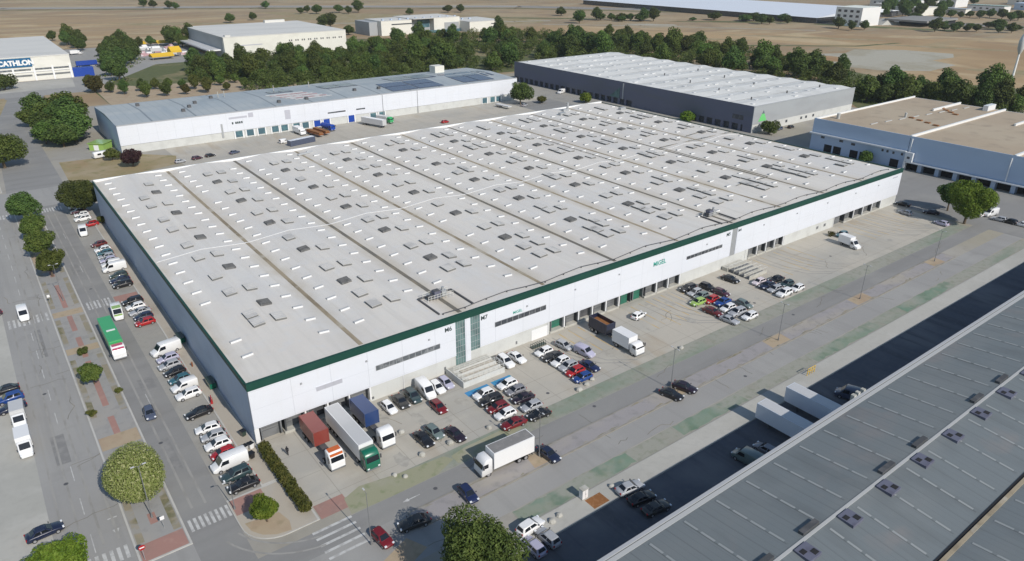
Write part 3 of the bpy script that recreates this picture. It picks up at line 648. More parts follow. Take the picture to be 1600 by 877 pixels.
# vent hoods, skylights and smoke vents, nearest first as parts
CAM = Vector((-24, -101, 74))
hood = MB(); L2 = .95
HV = [(-L2, -.42, -.1), (L2, -.42, -.1), (L2, .42, -.1), (-L2, .42, -.1), (-L2, -.28, .3), (L2, -.28, .3), (L2, .3, .3), (-L2, .3, .3)]
hood.mesh(HV, [(0, 1, 5, 4)], 0); hood.mesh(HV, [(4, 5, 6, 7), (1, 2, 6, 5), (2, 3, 7, 6), (3, 0, 4, 7)], 1)
hood_me = hood.data('vent_hood'); hood_me.materials.append(M['dome']); hood_me.materials.append(M['hoodshade'])
sky = MB(); sky.box(-1.05, 1.05, -1.55, 1.55, -.15, .40, 0); sky.box(-1.07, 1.07, -1.57, 1.57, .401, .46, 1)
for y in (-.75, 0, .75): sky.box(-.97, .97, y - .03, y + .03, .461, .48, 1)
sky_me = sky.data('skylight'); sky_me.materials.append(M['curbshade']); sky_me.materials.append(M['skyglass'])
ven = MB(); ven.box(-1.1, 1.1, -1.25, 1.25, -.15, .4, 0)
for y in (-.9, -.45, 0, .45, .9): ven.box(-1.0, 1.0, y - .12, y + .12, .401, .5, 0)
ven_me = ven.data('smoke_vent'); ven_me.materials.append(M['ventdark'])
hoods, skies, vents = [], [], []
for k in range(10):
    x0 = 20.7 * k
    for j in range(21):
        y = 9.5 + 6.15 * j
        if y > LY - 4: continue
        for dx in (3.35, 17.1):
            if rnd.random() < .04: continue
            if 35 < x0 + dx < 47 and y < 12: continue
            hoods.append((x0 + dx, y))
    for y0 in (13.6, 19.4, 35.3, 57.2, 79.2, 101.2, 123.0):
        if k == 0 and y0 in (13.6,):
            continue
        for dx in (8.5, 12.5):
            if rnd.random() < .06: continue
            skies.append((x0 + dx, y0))
            if k > 3 and rnd.random() < .6: skies.append((x0 + dx + .2, y0 + 3.7))
    for y0 in (26.7, 48.3, 70, 91.7, 113.3):
        a, c = (8.5, 12.4) if k else (12.4, 8.5)
        vents.append((x0 + a, y0)); skies.append((x0 + c, y0 - 2.6 + (1 if k else -1)))
def place(lst, name, me, cap=100):
    lst = sorted(lst, key=lambda p: (Vector((p[0], p[1], 12)) - CAM).length)
    for p in lst[:cap]:
        o = link(name, me, W); x = p[0]; t = (x / 20.7) % 1.0
        o.location = (p[0], p[1], roofz(x)); s = math.atan((RZ - VZ) / 10.35); o.rotation_euler = (0, -s if t < .5 else s, 0)
    if len(lst) > cap:
        big = MB()
        for p in lst[cap:]:
            z = roofz(p[0])
            for poly in me.polygons:
                big.face([(me.vertices[i].co.x + p[0], me.vertices[i].co.y + p[1], me.vertices[i].co.z + z) for i in poly.vertices], poly.material_index)
        tag(big.build(name + 's', list(me.materials), W), kind='stuff')
place(hoods, 'vent_hood', hood_me); place(skies, 'skylight', sky_me); place(vents, 'smoke_vent', ven_me)
# plant platforms with rails
def plant(x0, x1, y0, y1, parent):
    z = VZ + .45
    b = MB()
    for x in (x0, x1): b.box(x - .14, x + .14, y0, y1, z - .1, z + .2)
    b.box(x0, x1, y1 - .15, y1 + .15, z - .1, z + .2); b.build('platform_rail', M['darksteel'], parent)
    b = MB(); xm = (x0 + x1) / 2
    for i in range(9):
        x = x0 + 1 + (x1 - x0 - 2) * i / 8; b.tube((x, y1 - 2.4, z), (x, y1 - 2.4, z + 1.1), .04, n=5); b.tube((x, y1 - .2, z), (x, y1 - .2, z + 1.1), .04, n=5)
    for zz in (.6, 1.1):
        for yy in (y1 - 2.4, y1 - .2): b.tube((x0 + 1, yy, z + zz), (x1 - 1, yy, z + zz), .04, n=5)
    b.build('guard_rail', M['railing'], parent)
    b = MB(); b.box(xm - 1.1, xm + .3, y1 - 1.9, y1 - .6, z, z + 1.5); b.box(xm - 1.0, xm + .2, y1 - 1.8, y1 - .7, z + 1.501, z + 1.6, 1); b.build('air_handling_unit', [M['b9vent'], M['darksteel']], parent)
    b = MB(); b.box(xm + .6, xm + 1.7, y1 - 1.8, y1 - .8, z, z + 1.2); b.tube((xm + 1.1, y1 - 1.3, z + 1.2), (xm + 1.1, y1 - 1.3, z + 1.9), .3); b.build('condenser', M['steel'], parent)
    b = MB(); b.box(x0 + 1.5, x0 + 3, y1 - 1.7, y1 - .9, z, z + .8); b.build('duct', M['darksteel'], parent)
plant(37.3, 45, 2.6, 10.6, W); plant(120.6, 126.2, 2.2, 9.6, W)
b = MB()
for x, y in ((178, 130), (172, 125), (200, 118)): b.box(x, x + 3, y, y + 1.6, 11.2, 12.6)
b.tube((181, 131, 11.5), (181, 131, 15), .5); b.tube((60.5, 130, 11.4), (66, 131, 11.4), .5, n=6); b.build('rear_roof_plant', M['steel'], W)
b = MB()
for p, q in (((150, 20), (165, 20)), ((165, 20), (165, 64)), ((165, 64), (206, 64)), ((140, 100), (140, 60)), ((186, 70), (206, 72))):
    b.tube((p[0], p[1], max(roofz(p[0]), 11.4) + .3), (q[0], q[1], max(roofz(q[0]), 11.4) + .3), .1, n=5)
b.build('roof_cable', M['gutter'], W)
# ------------------------------------------------------------------ long white warehouse behind (with solar panels)
B2 = empty('long_warehouse', (20.4, 214, 0), 0, 'long white warehouse with blue-grey roof, solar panels and blue dock doors behind the huge one', 'warehouse')
x0, x1, y0, y1, h = 20.4, 217, 214, 263, 11.5
boxes('side_wall', M['b4wall'], B2, (x0, x0 + .3, y0 + .2, y1, 0, h - .5), (x1 - .3, x1, y0 + .2, y1, 0, h - .5), (x0 + .3, x1 - .3, y1 - .3, y1, 0, h - .5))
b = MB(); b.box(x0, x1, y0 + .1, y0 + .4, 0, 3.4); b.build('plinth', M['plinth'], B2)
b = MB(); b.box(x0 - .05, x1, y0 - .1, y0 + .35, 3.4, h - .35); b.build('front_cladding', M['cladding'], B2)
b = MB(); ym = (y0 + y1) / 2
b.face([(x0, y0 + .3, h - .5), (x1, y0 + .3, h - .5), (x1, ym, h + .6), (x0, ym, h + .6)]); b.face([(x0, ym, h + .6), (x1, ym, h + .6), (x1, y1, h - .5), (x0, y1, h - .5)])
b.face([(x0 + .1, y0 + .3, h - .5), (x0 + .1, ym, h + .6), (x0 + .1, y1, h - .5)]); b.build('roof', M['b2roof'], B2)
b = MB(); b.box(x0 - .1, x1, y0 - .2, y0 + .5, h - .35, h); b.build('eave_flashing', M['b9edge'], B2)
def b2z(y): return h - .5 + 1.1 * (1 - abs(y - ym) / (ym - y0)) + .12
def array(name, ax0, ax1, ay0, ay1, mat, gap=0.0, rows=1, cols=1):
    b = MB(); dx = (ax1 - ax0) / cols; dy = (ay1 - ay0) / rows
    for i in range(cols):
        for j in range(rows):
            xa, xb = ax0 + i * dx, ax0 + (i + 1) * dx - gap; ya, yb = ay0 + j * dy, ay0 + (j + 1) * dy - gap
            b.mesh([(xa, ya, b2z(ya)), (xb, ya, b2z(ya)), (xb, yb, b2z(yb)), (xa, yb, b2z(yb)), (xa, ya, b2z(ya) + .12), (xb, ya, b2z(ya) + .12), (xb, yb, b2z(yb) + .12), (xa, yb, b2z(yb) + .12)],
                   [(4, 5, 6, 7), (0, 1, 5, 4), (1, 2, 6, 5), (2, 3, 7, 6), (3, 0, 4, 7)])
    b.build(name, M[mat], B2)
array('solar_array', 144, 174, 218, 237, 'solar', .8, 2, 2); array('solar_array', 156, 182, 239, 254, 'solar', .5, 1, 2); array('solar_array', 118, 136, 239, 251, 'solar', .5, 1, 2)
array('solar_array', 92, 104, 243, 250, 'solar', .5, 1, 2); array('solar_array', 186, 206, 219, 246, 'solar', .6, 2, 2); array('solar_array', 207, 214, 228, 246, 'solar', 2.0, 2, 2)
for yy in range(7): array('roof_strip', 88 + yy * 1.5, 106 + yy * 1.5, 237.5 - yy * 2.2, 238.2 - yy * 2.2, 'dome' if yy % 2 == 0 else 'stockpink')
for px, py in ((48, 226), (52, 232), (56, 238), (88, 222), (66, 249), (140, 226), (35, 250), (101, 222), (128, 228)): boxes('roof_vent', M['darksteel'], B2, (px, px + 1.4, py, py + 1.4, b2z(py) - .3, b2z(py) + 1.0))
b = MB(); b.box(190, 196, 254, 260, 11.2, 15); b.build('roof_cabin', M['offwhite'], B2)
for x, y in ((70, 250), (73, 250.5), (97, 252), (115, 252)): b = MB(); b.tube((x, y, b2z(y) - .2), (x, y, b2z(y) + 2.6), .18, n=6); b.build('roof_chimney', M['conc'], B2)
for xa, z0, z1 in ((66.5, .6, 3.1), (71.3, .6, 3.1), (76.3, .6, 3.1), (82.4, .6, 3.1), (86.6, .6, 3.1), (92.2, .6, 3.1), (96.4, .5, 3.0), (102.0, .4, 3.1), (106.6, .3, 3.1), (119, .3, 3.4), (130.3, .4, 3.0), (135, .4, 3.0), (195.5, .4, 3.0), (200.6, .4, 3.0), (204.5, .4, 3.0)):
    b = MB(); b.box(xa - 1.5, xa + 1.5, y0 - .06, y0 + .09, z0, z1); b.build('dock_door', M['royal' if xa in (102.0, 106.6, 119) else 'bluewin'], B2)
    boxes('dock_frame', M['white'], B2, (xa - 2.0, xa - 1.51, y0 - .3, y0 + .09, .02, z1 + .2), (xa + 1.51, xa + 2.0, y0 - .3, y0 + .09, .02, z1 + .2))
b = MB(); b.box(107.6, 116.4, y0 - .16, y0 - .101, 5.5, 6.1); b.build('window', M['glass'], B2)
b = MB(); b.box(121.8, 126.4, y0 - .16, y0 - .101, 5.5, 6.1); b.build('window', M['glass'], B2)
b = MB()
for x in (135.8, 155): b.tube((x, y0 - .25, .1), (x, y0 - .25, h - .4), .13, n=6)
b.box(59.4, 60.2, y0 - .16, y0 - .101, 1.2, 7.0); b.build('downpipe', M['steel'], B2)
boxes('faded_sign', M['greyletters'], B2, (63.2, 70.9, y0 - .15, y0 - .101, 8.5, 9.3), (71.5, 73.6, y0 - .15, y0 - .101, 8.4, 10.3), (87.5, 90, y0 - .15, y0 - .101, 5.5, 9.5))
b = MB()
for x in (64.2, 65.6, 66.4, 67.2, 68.1): b.box(x, x + .62, y0 - .15, y0 - .101, 6.3, 7.2)
b.build('dark_sign', M['letters'], B2)

# ------------------------------------------------------------------ charcoal warehouse
B3 = empty('charcoal_warehouse', (252.5, 88, 0), 0, 'charcoal walled warehouse with white ribbed roof and green triangle on its end wall', 'warehouse')
x0, x1, y0, y1, h = 252.5, 335, 88, 263, 11.8
b = MB(); b.box(x0, x0 + .3, y0 + .3, y1, 3.0, h); b.build('dark_wall', M['b3wall'], B3)
b = MB(); b.box(x0 + .8, x0 + 1.1, y0 + .3, y1, 0, 2.99); b.build('dock_wall', M['dockdark'], B3)
b = MB()
for k in range(36):
    y = y0 + 6 + k * 4.8
    if y < y1 - 2 and not (36 < y - y0 < 74): b.box(x0 + .02, x0 + .79, y, y + 1.5, 0, 2.98)
b.box(x0 + .01, x0 + .79, y0 + 38, y0 + 74, 0, 2.985); b.box(x0 + .01, x0 + .79, y0 + .31, y0 + 5, 0, 2.985); b.build('dock_pier', M['b3wall'], B3)
b = MB(); b.box(x0 + .3, x1, y0, y0 + .3, 3.6, h - .4); b.build('grey_wall', M['b3south'], B3); b = MB(); b.box(x1 - .3, x1, y0 + .3, y1, 0, h - .5); b.box(x0 + .3, x1 - .3, y1 - .3, y1, 0, h - .5); b.build('grey_wall', M['b3south'], B3)
b = MB(); b.box(x0 + .3, x1, y0 + .05, y0 + .35, 0, 3.59); b.build('plinth', M['plinth'], B3)
b = MB(); b.box(x0 - .05, x0 + .3, y0, y0 + .301, 0, h); b.box(x0 + .3, x1, y0 - .1, y0 + .4, h - .4, h); b.build('corner_trim', M['b3south'], B3)
b = MB(); n = 12
for k in range(n):
    ya = y0 + .4 + (y1 - y0 - .4) * k / n; yb = y0 + .4 + (y1 - y0 - .4) * (k + 1) / n; yc = (ya + yb) / 2
    b.face([(x0 + .35, ya, h - .6), (x1, ya, h - .6), (x1, yc, h + .0), (x0 + .35, yc, h + .0)]); b.face([(x0 + .35, yc, h + .0), (x1, yc, h + .0), (x1, yb, h - .6), (x0 + .35, yb, h - .6)])
b.build('roof', M['b3roof'], B3)
for k in range(1, n):
    ya = y0 + .4 + (y1 - y0 - .4) * k / n; b = MB(); b.box(x0 + .5, x1 - .3, ya - .35, ya + .35, h - .7, h - .5); b.build('valley_gutter', M['b3roofline'], B3)
for k in range(n):
    yc = y0 + .4 + (y1 - y0 - .4) * (k + .5) / n
    for i in range(8):
        xx = x0 + 6 + i * 9.6 + rnd.uniform(-2, 2); ya = yc + rnd.choice((-3.4, 1.6)); boxes('rooflight', M['dome'], B3, (xx, xx + rnd.uniform(1.5, 3), ya, ya + rnd.uniform(1.2, 2), h - .5, h + .06))
for k in range(9): b = MB(); b.tube((x0 + 14 + 7 * k, y0 + 12 + (k % 4) * 24, h - .4), (x0 + 14 + 7 * k, y0 + 12 + (k % 4) * 24, h + .9), .35, n=6); b.build('roof_vent', M['darksteel'], B3)
b = MB(); b.prism([(0, 0), (1, 0), (1, 1)], 0, 1) if False else None
def tri(ptsxz, y, mat, name, d=.06):
    b = MB(); n = len(ptsxz); v = [(x, y, z) for x, z in ptsxz] + [(x, y - d, z) for x, z in ptsxz]
    b.mesh(v, [tuple(range(n)), tuple(reversed(range(n, 2 * n)))] + [(i, (i + 1) % n, (i + 1) % n + n, i + n) for i in range(n)]); b.build(name, M[mat], B3)
tri([(256.6, 4.6), (262.6, 4.6), (259.6, 9.4)], y0 - .002, 'signgreen', 'green_triangle')
tri([(258.7, 7.9), (260.5, 7.9), (259.6, 9.4)], y0 - .07, 'b3wall', 'triangle_tip')
for xx, zz in ((266, 2.2), (272, 2.2), (278, 2.3), (290, 2.3), (294, 2.3), (300, 2.3)):
    b = MB(); b.box(xx, xx + 1.5, y0 - .02, y0 + .04, zz - .8, zz + .4); b.build('window', M['glass'], B3)
b = MB(); b.box(252.2, 252.49, 168.2, 168.9, 3, 11); b.build('wall_mast', M['b9edge'], B3)
b = MB(); b.mesh([(252.3, 171, 3.2), (252.3, 178.5, 3.2), (252.3, 171, 8.6), (252.48, 171, 3.2), (252.48, 178.5, 3.2), (252.48, 171, 8.6)], [(0, 1, 2), (0, 3, 4, 1), (1, 4, 5, 2), (2, 5, 3, 0)]); b.build('wall_logo', M['glassgreen'], B3)
b = MB(); b.box(252.44, 252.49, 93, 99, 5, 7); b.build('window', M['glass'], B3)

# ------------------------------------------------------------------ blue-grey warehouse with tan roof
B4 = empty('blue_grey_warehouse', (249, 57, 0), 0, 'blue-grey walled warehouse with tan gravel roof beside the street', 'warehouse')
x0, x1, h = 249, 331, 12.6
boxes('wall', M['b4wall'], B4, (x0, x0 + .3, 18.2, 57, 0, h), (x0, x0 + .3, -120, 18, 3.5, h), (x0 + .3, x1, 56.7, 57, 0, h - .6), (x1 - .3, x1, -120, 56.7, 0, h - .6))
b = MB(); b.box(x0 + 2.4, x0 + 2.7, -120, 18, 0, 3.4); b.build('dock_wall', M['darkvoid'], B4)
b = MB(); b.box(x0 + .35, x1 - .3, -120, 56.6, h - .9, h - .6); b.build('roof', M['b4roof'], B4)
b = MB(); b.box(x0 - 1.2, x0 - .01, 18.2, 57.4, 6.6, 7.1); b.build('canopy_ledge', M['white'], B4)
b = MB(); b.box(x0 - 1.2, x0 + 2.4, -120, 17.4, 3.05, 3.45); b.build('dock_canopy', M['white'], B4)
b = MB(); b.box(x0 - 1.4, x0 - .01, 15.3, 18.1, 3.5, 6.9); b.box(x0 - 1.6, x0 - .01, 17.41, 18.1, 0, 3.4); b.build('white_bay', M['white'], B4)
for y in (18.1, -16.2, -50): b = MB(); b.box(x0 + .02, x1 - .31, y - .35, y + .35, h - .58, h + .25); b.build('fire_wall', M['white'], B4)
boxes('parapet', M['white'], B4, (x0 + .3, x1 - .3, 56.2, 56.69, h - .6, h + .1), (x1 - 26, x1 - .31, 36, 36.6, h - .6, h + .3), (x1 - 8, x1 - .32, 22, 24, h - .6, h + 1.6), (x1 - 30, x1 - .31, 3, 3.6, h - .6, h + .3))
for i in range(4): boxes('roof_hatch', M['rust'], B4, (276 + i * 2.2, 277.4 + i * 2.2, 21 + i * 4.2, 23 + i * 4.2, h - .62, h - .2), (304 + i * 3, 305.4 + i * 3, 26 + i * 3.2, 28 + i * 3.2, h - .62, h - .2))
b = MB()
for x in range(258, 328, 9): b.box(x, x + 5, 38.0 - (x - 258) * .12, 38.4 - (x - 258) * .12, h - .61, h - .3)
b.tube((283, 37, h - .6), (283, 37, h + 1.2), .5); b.tube((258, 52, h - .6), (258, 52, h + 1.5), .7); b.build('roof_duct', M['skyframe'], B4)
for y, z in ((52, 5.2), (44, 5.2), (39, 4.9), (27.2, 5.0), (25.3, 5.0), (23, 4.9), (19.8, 5.0)):
    b = MB(); b.box(x0 - .04, x0 - .002, y - .8 if y > 28 else y - .4, y + .8 if y > 28 else y + .4, z, z + .9); b.build('window', M['glass'], B4)
b = MB(); b.box(x0 - 1.46, x0 - 1.402, 16.2, 17.2, 4.6, 5.4); b.build('window', M['glass'], B4)
for y in (49, 45, 38, 34, 22): b = MB(); b.box(x0 - .06, x0 - .002, y - 1.5, y + 1.7, 0.1, 3.1); b.build('dock_door', M['darkvoid'], B4)
b = MB()
for k in range(11): b.box(x0 + .1, x0 + 2.39, 12 - k * 6.2, 13.4 - k * 6.2, 0, 3.04)
b.build('dock_pier', M['b4wall'], B4)
b = MB(); b.tube((x0 - .15, 17.2, 3.6), (x0 - .15, 17.2, h - .8), .22); b.tube((x0 - .15, -15.6, 3.6), (x0 - .15, -15.6, h - 1), .22); b.build('downpipe', M['white'], B4)

# ------------------------------------------------------------------ near grey roof, bottom right
B9 = empty('grey_roof_warehouse', (-6, -58.9, 0), 0, 'near warehouse with grey metal roof and dashed rooflight strips along the shaded yard', 'warehouse')
xa, xb = -6, 420
ridge = [(-58.9, 10.4), (-71.5, 11.5), (-82.0, 10.5), (-94.5, 11.5), (-105, 10.5)]
b = MB(); b.box(xa, xb, -59.2, -58.95, 0, 10.2); b.box(xa, xa + .3, -105, -59.2, 0, 10.2); b.build('wall', M['b4wall'], B9)
b = MB()
for (ya, za), (yb, zb) in zip(ridge, ridge[1:]): b.face([(xa, ya - .3 if ya == -58.9 else ya, za), (xb, ya - .3 if ya == -58.9 else ya, za), (xb, yb, zb), (xa, yb, zb)])
b.build('roof', M['b9roof'], B9)
b = MB(); b.box(xa, xb, -59.25, -58.8, 10.2, 10.62); b.build('eave_flashing', M['b9edge'], B9)
b = MB(); b.box(xa, xb, -60.0, -59.4, 10.45, 10.53); b.build('box_gutter', M['skyframe'], B9)
b = MB(); b.box(xa, xb, -82.35, -81.95, 10.45, 10.6, 0); b.box(xa, xb, -82.8, -82.36, 10.45, 10.75, 1); b.build('valley_gutter', [M['darkvoid'], M['guttertan']], B9)
b = MB(); b.box(xa, xb, -71.75, -71.35, 11.44, 11.56); b.build('ridge_cap', M['skyframe'], B9)
def roof9(y):
    for (ya, za), (yb, zb) in zip(ridge, ridge[1:]):
        if yb <= y <= ya: return za + (zb - za) * (y - ya) / (yb - ya)
    return 10.5
for k in range(50):
    x = 2 + 6.1 * k + .6
    if x > 215: break
    for ya, yb in ((-60.6, -70.8), (-72.4, -81.4), (-83.4, -93.9)):
        if ya < -83 and not 40 < x < 120: continue
        b = MB(); n = 4; vv = []; ff = []; mm = []
        ys = []
        for i in range(n): ys += [ya + (yb - ya) * i / n, ya + (yb - ya) * (i + .8) / n]
        ys.append(yb)
        for q in ys: vv += [(x, q, roof9(q) + .04), (x + .36, q, roof9(q) + .04)]
        me = bpy.data.meshes.new('rooflight_strip'); me.from_pydata([(a - B9.location.x, c - B9.location.y, d) for a, c, d in vv], [], [(2 * i, 2 * i + 2, 2 * i + 3, 2 * i + 1) for i in range(len(ys) - 1)])
        me.polygons.foreach_set('material_index', [i % 2 for i in range(len(ys) - 1)]); me.update()
        link('rooflight_strip', me, B9, [M['b9strip'], M['b9roof']])
for k in range(28):
    x = 12.8 + 9.03 * k
    b = MB(); b.box(x - 1.1, x + 1.2, -74.0, -71.9, 11.1, 11.7, 0); b.box(x - .9, x - .1, -73.0, -72.4, 11.701, 11.75, 1); b.box(x + .2, x + 1.0, -73.8, -73.1, 11.701, 11.75, 1)
    b.build('smoke_vent', [M['b9vent'], M['darkvoid']], B9)
    if k % 3 != 1:
        b = MB(); b.box(x + 1.9, x + 5.2, -71.2, -70.5, 11.3, 11.85); b.build('ridge_vent', M['dockdark'], B9)
boxes('wall_bracket', M['conc'], B9, (75.2, 75.9, -58.79, -58.2, 9.8, 10.9), (76.4, 77.0, -58.79, -58.2, 9.9, 11.0), (78, 78.6, -58.79, -58.2, 9.9, 10.9))

# ------------------------------------------------------------------ far buildings
B5 = empty('sports_store', (-60, 440, 0), 0, 'big pale store with long blue sign on its front wall', 'store')
x0, x1, y0, y1, h = -60, 35, 440, 566, 14.4
b = MB(); b.box(x0, x1, y0, y1, 0, h - .6); b.build('wall', M['offwhite'], B5)
b = MB(); b.box(x0 - .2, x1 + .2, y0 - .2, y1 + .2, h - .6, h); b.build('roof', M['storeroof'], B5)
b = MB(); b.box(-9, 14.2, y0 - .55, y0 - .01, 8.5, 13.6); b.build('sign_panel', M['signblue'], B5)
text('sign_lettering', 'DECATHLON', 3.9, (-8.2, y0 - .6, 9.7), FRONT, 'white', B5, bold=.06)
b = MB()
for x in (-6, 3.5, 14.5, 24.5, 34): b.box(x - .5, x + .5, y0 - .6, y0 - .02, 0, 8)
b.box(x0, x1, y0 - .4, y0 - .02, 5.2, 5.6); b.build('front_frame', M['white'], B5)
for x in (-5.4, 4.1, 15.1, 25.1):
    for z in (2.8, 6.3): b = MB(); b.box(x, x + 8.8, y0 - .3, y0 - .02, z, z + .9); b.build('window', M['ribbon'] if z > 5 else M['dockgrey'], B5)
b = MB(); b.box(35.01, 47, 441, 447, 0, 5.2); b.build('blue_annexe', M['royal'], B5)
b = MB(); b.box(35.01, 38, 500, 560, 0, 6.5); b.build('white_annexe', M['white'], B5)
B6 = empty('cream_warehouse', (139, 470, 0), 0, 'cream warehouse with white roof and grey end wall beyond the trees', 'warehouse')
x0, x1, y0, y1, h = 139, 237, 470, 572, 15.2
b = MB(); b.box(x0 + .3, x1, y0, y1, 0, h - .5); b.build('wall', M['offwhite'], B6)
b = MB(); b.box(x0, x0 + .29, y0 + 2, y1, 0, h - .5); b.build('end_wall', M['b3south'], B6)
b = MB(); xm = (x0 + x1) / 2
b.box(x0 - .1, x1 + .1, y0 - .1, y1 + .1, h - .5, h); b.box(x0 + 2, x0 + 6, y0 + .5, y0 + 4, h, h + 1.2); b.box(x0 + 66, x0 + 84, y1 - 6, y1 - 2, h, h + 2); b.build('roof', M['storeroof'], B6)
b = MB(); b.box(x0 - 9, x0 - .01, y0 + 8, y1 - 6, 5.0, 6.0); b.build('canopy', M['white'], B6)
for k in range(9):
    x = 189 + 5.2 * k
    if x < x1 - 2: b = MB(); b.box(x, x + .9, y0 - .06, y0 - .002, 9.2, 10.4); b.box(x + 1.7, x + 2.6, y0 - .06, y0 - .002, 9.2, 10.4); b.build('window', M['glass'], B6)
b = MB(); b.box(150, 168, y0 - .06, y0 - .002, 8.2, 8.9); b.build('sign', M['greyletters'], B6)
B7 = empty('white_office_block', (305, 540, 0), 0, 'stepped white office block with a big teal window beyond the tree belt', 'office')
b = MB(); b.box(306, 339, 541, 575, 0, 12.8); b.box(362, 392, 538, 580, 0, 13.4); b.box(392, 432, 520, 566, 0, 9.6); b.build('white_wall', M['offwhite'], B7)
b = MB(); b.box(297, 305.9, 548, 578, 0, 12.2); b.build('grey_wall', M['b3south'], B7); b = MB(); b.box(339.1, 361.9, 545, 580, 0, 12.6); b.build('grey_wall', M['b3south'], B7); b = MB(); b.box(374, 391, 537.6, 537.98, 0, 9); b.build('grey_panel', M['b3south'], B7)
b = MB(); b.box(305.9, 339.1, 540.9, 575.1, 12.81, 13.2); b.box(339.1, 392, 537.9, 580.1, 13.41, 13.8); b.box(392.1, 432.1, 519.9, 566.1, 9.61, 10); b.build('roof', M['storeroof'], B7)
b = MB(); b.box(347, 361, 544.8, 544.98, 5, 12); b.build('window', M['bluewin'], B7)
b = MB(); b.box(317, 339, 540.8, 540.98, 9.2, 10.2); b.build('window', M['glass'], B7)
b = MB(); b.box(418, 431, 519.8, 519.98, 6.6, 7.4); b.build('window', M['glass'], B7)
b = MB(); b.box(345, 400, 536, 537.5, 0, 2.6); b.build('entrance_canopy', M['bluewin'], B7)
b = MB()
for i in range(12): b.box(310 + i * 9, 311.8 + i * 9, 546, 548, 13.0 if i < 10 else 10, 14.4 if i < 10 else 11.2)
b.build('roof_unit', M['greywall'], B7)
B8 = empty('long_white_depot', (760, 338, 0), 0, 'very long low white depot at the top edge beyond the motorway', 'depot')
b = MB(); b.box(760, 940, 372, 760, 0, 6.2); b.build('wall', M['glass'], B8)
b = MB(); b.mesh([(757, 370, 6.2), (757, 762, 6.2), (850, 762, 14), (850, 370, 14), (943, 370, 6.2), (943, 762, 6.2)], [(0, 3, 2, 1), (3, 4, 5, 2), (0, 4, 3)]); b.build('roof', surf('white_depot_roof', (.62, .66, .72), .6), B8)
B8o = empty('white_office', (762, 322, 0), 0, 'small white office block with square windows at the end of the long depot', 'office')
b = MB(); b.box(762, 800, 322, 352, 0, 19); b.build('wall', M['white'], B8o)
for i in range(3):
    for j in range(4): b = MB(); b.box(761.9, 761.99, 325 + j * 7, 328.6 + j * 7, 4 + i * 5, 6.4 + i * 5); b.build('window', M['glass'], B8o)
def shed(x, y, lx, ly, h, wall, roof, label, name='shed', cat='building'):
    r = empty(name, (x, y, 0), 0, label, cat); b = MB(); b.box(x, x + lx, y, y + ly, 0, h); b.build('wall', M[wall], r)
    b = MB(); b.box(x - .3, x + lx + .3, y - .3, y + ly + .3, h + .01, h + .8); b.build('roof', M[roof], r)
    for k in range(max(2, int(ly / 9))): b = MB(); b.box(x - .08, x - .01, y + 3 + k * 8, y + 6 + k * 8, h * .45, h * .7); b.build('window', M['glass'], r)
shed(960, 352, 40, 34, 9, 'offwhite', 'storeroof', 'pale distant building half hidden by dark trees near the top right')
shed(1060, 405, 60, 44, 12, 'white', 'b2roof', 'white distant hall with blue-grey roof behind trees at the top right')
shed(1150, 395, 40, 40, 10, 'white', 'dome', 'bright white distant hall with white roof at the top right')
shed(1110, 316, 22, 46, 7, 'white', 'glassgreen', 'low distant white hall with green roof on the pale rise at the top right')
shed(1290, 330, 60, 50, 9, 'offwhite', 'b4wall', 'far grey roofed hall at the very top right edge')
shed(1180, 300, 30, 30, 8, 'b4wall', 'b4wall', 'far small blue-grey shed near the top right edge')
for i, (x, y, lx, ly, hh, lab) in enumerate(((1010, 420, 30, 22, 8, 'tiny pale hall just right of the long depot office'), (1090, 470, 46, 20, 9, 'tiny white hall at the top edge above the dark trees'), (1235, 430, 34, 26, 8, 'tiny pale hall at the top edge near the upper right corner'), (1030, 330, 16, 30, 6, 'tiny low pale hall left of the green roofed hall'))):
    shed(x, y, lx, ly, hh, 'offwhite', ('storeroof', 'b2roof', 'storeroof', 'b2roof')[i], lab)
# flyover bridge with pale ramp
BR = empty('motorway_bridge', (842, 300, 0), 0, 'grey motorway bridge with a pale concrete ramp at the right end of the motorway', 'bridge')
b = MB(); b.box(812, 884, 276, 322, 4.5, 6.4); b.build('deck', M['asphalt_dark'], BR)
b = MB(); b.box(842, 884, 278, 320, .1, 4.45); b.build('abutment', M['darkvoid'], BR)
b = MB(); b.mesh([(800, 318, .1), (806, 336, .1), (826, 326, .1), (822, 308, .1), (815, 318, 6), (820, 328, 6)], [(0, 3, 4), (1, 5, 2), (0, 4, 5, 1), (3, 2, 5, 4), (0, 1, 2, 3)]); b.build('ramp', M['conc'], BR)
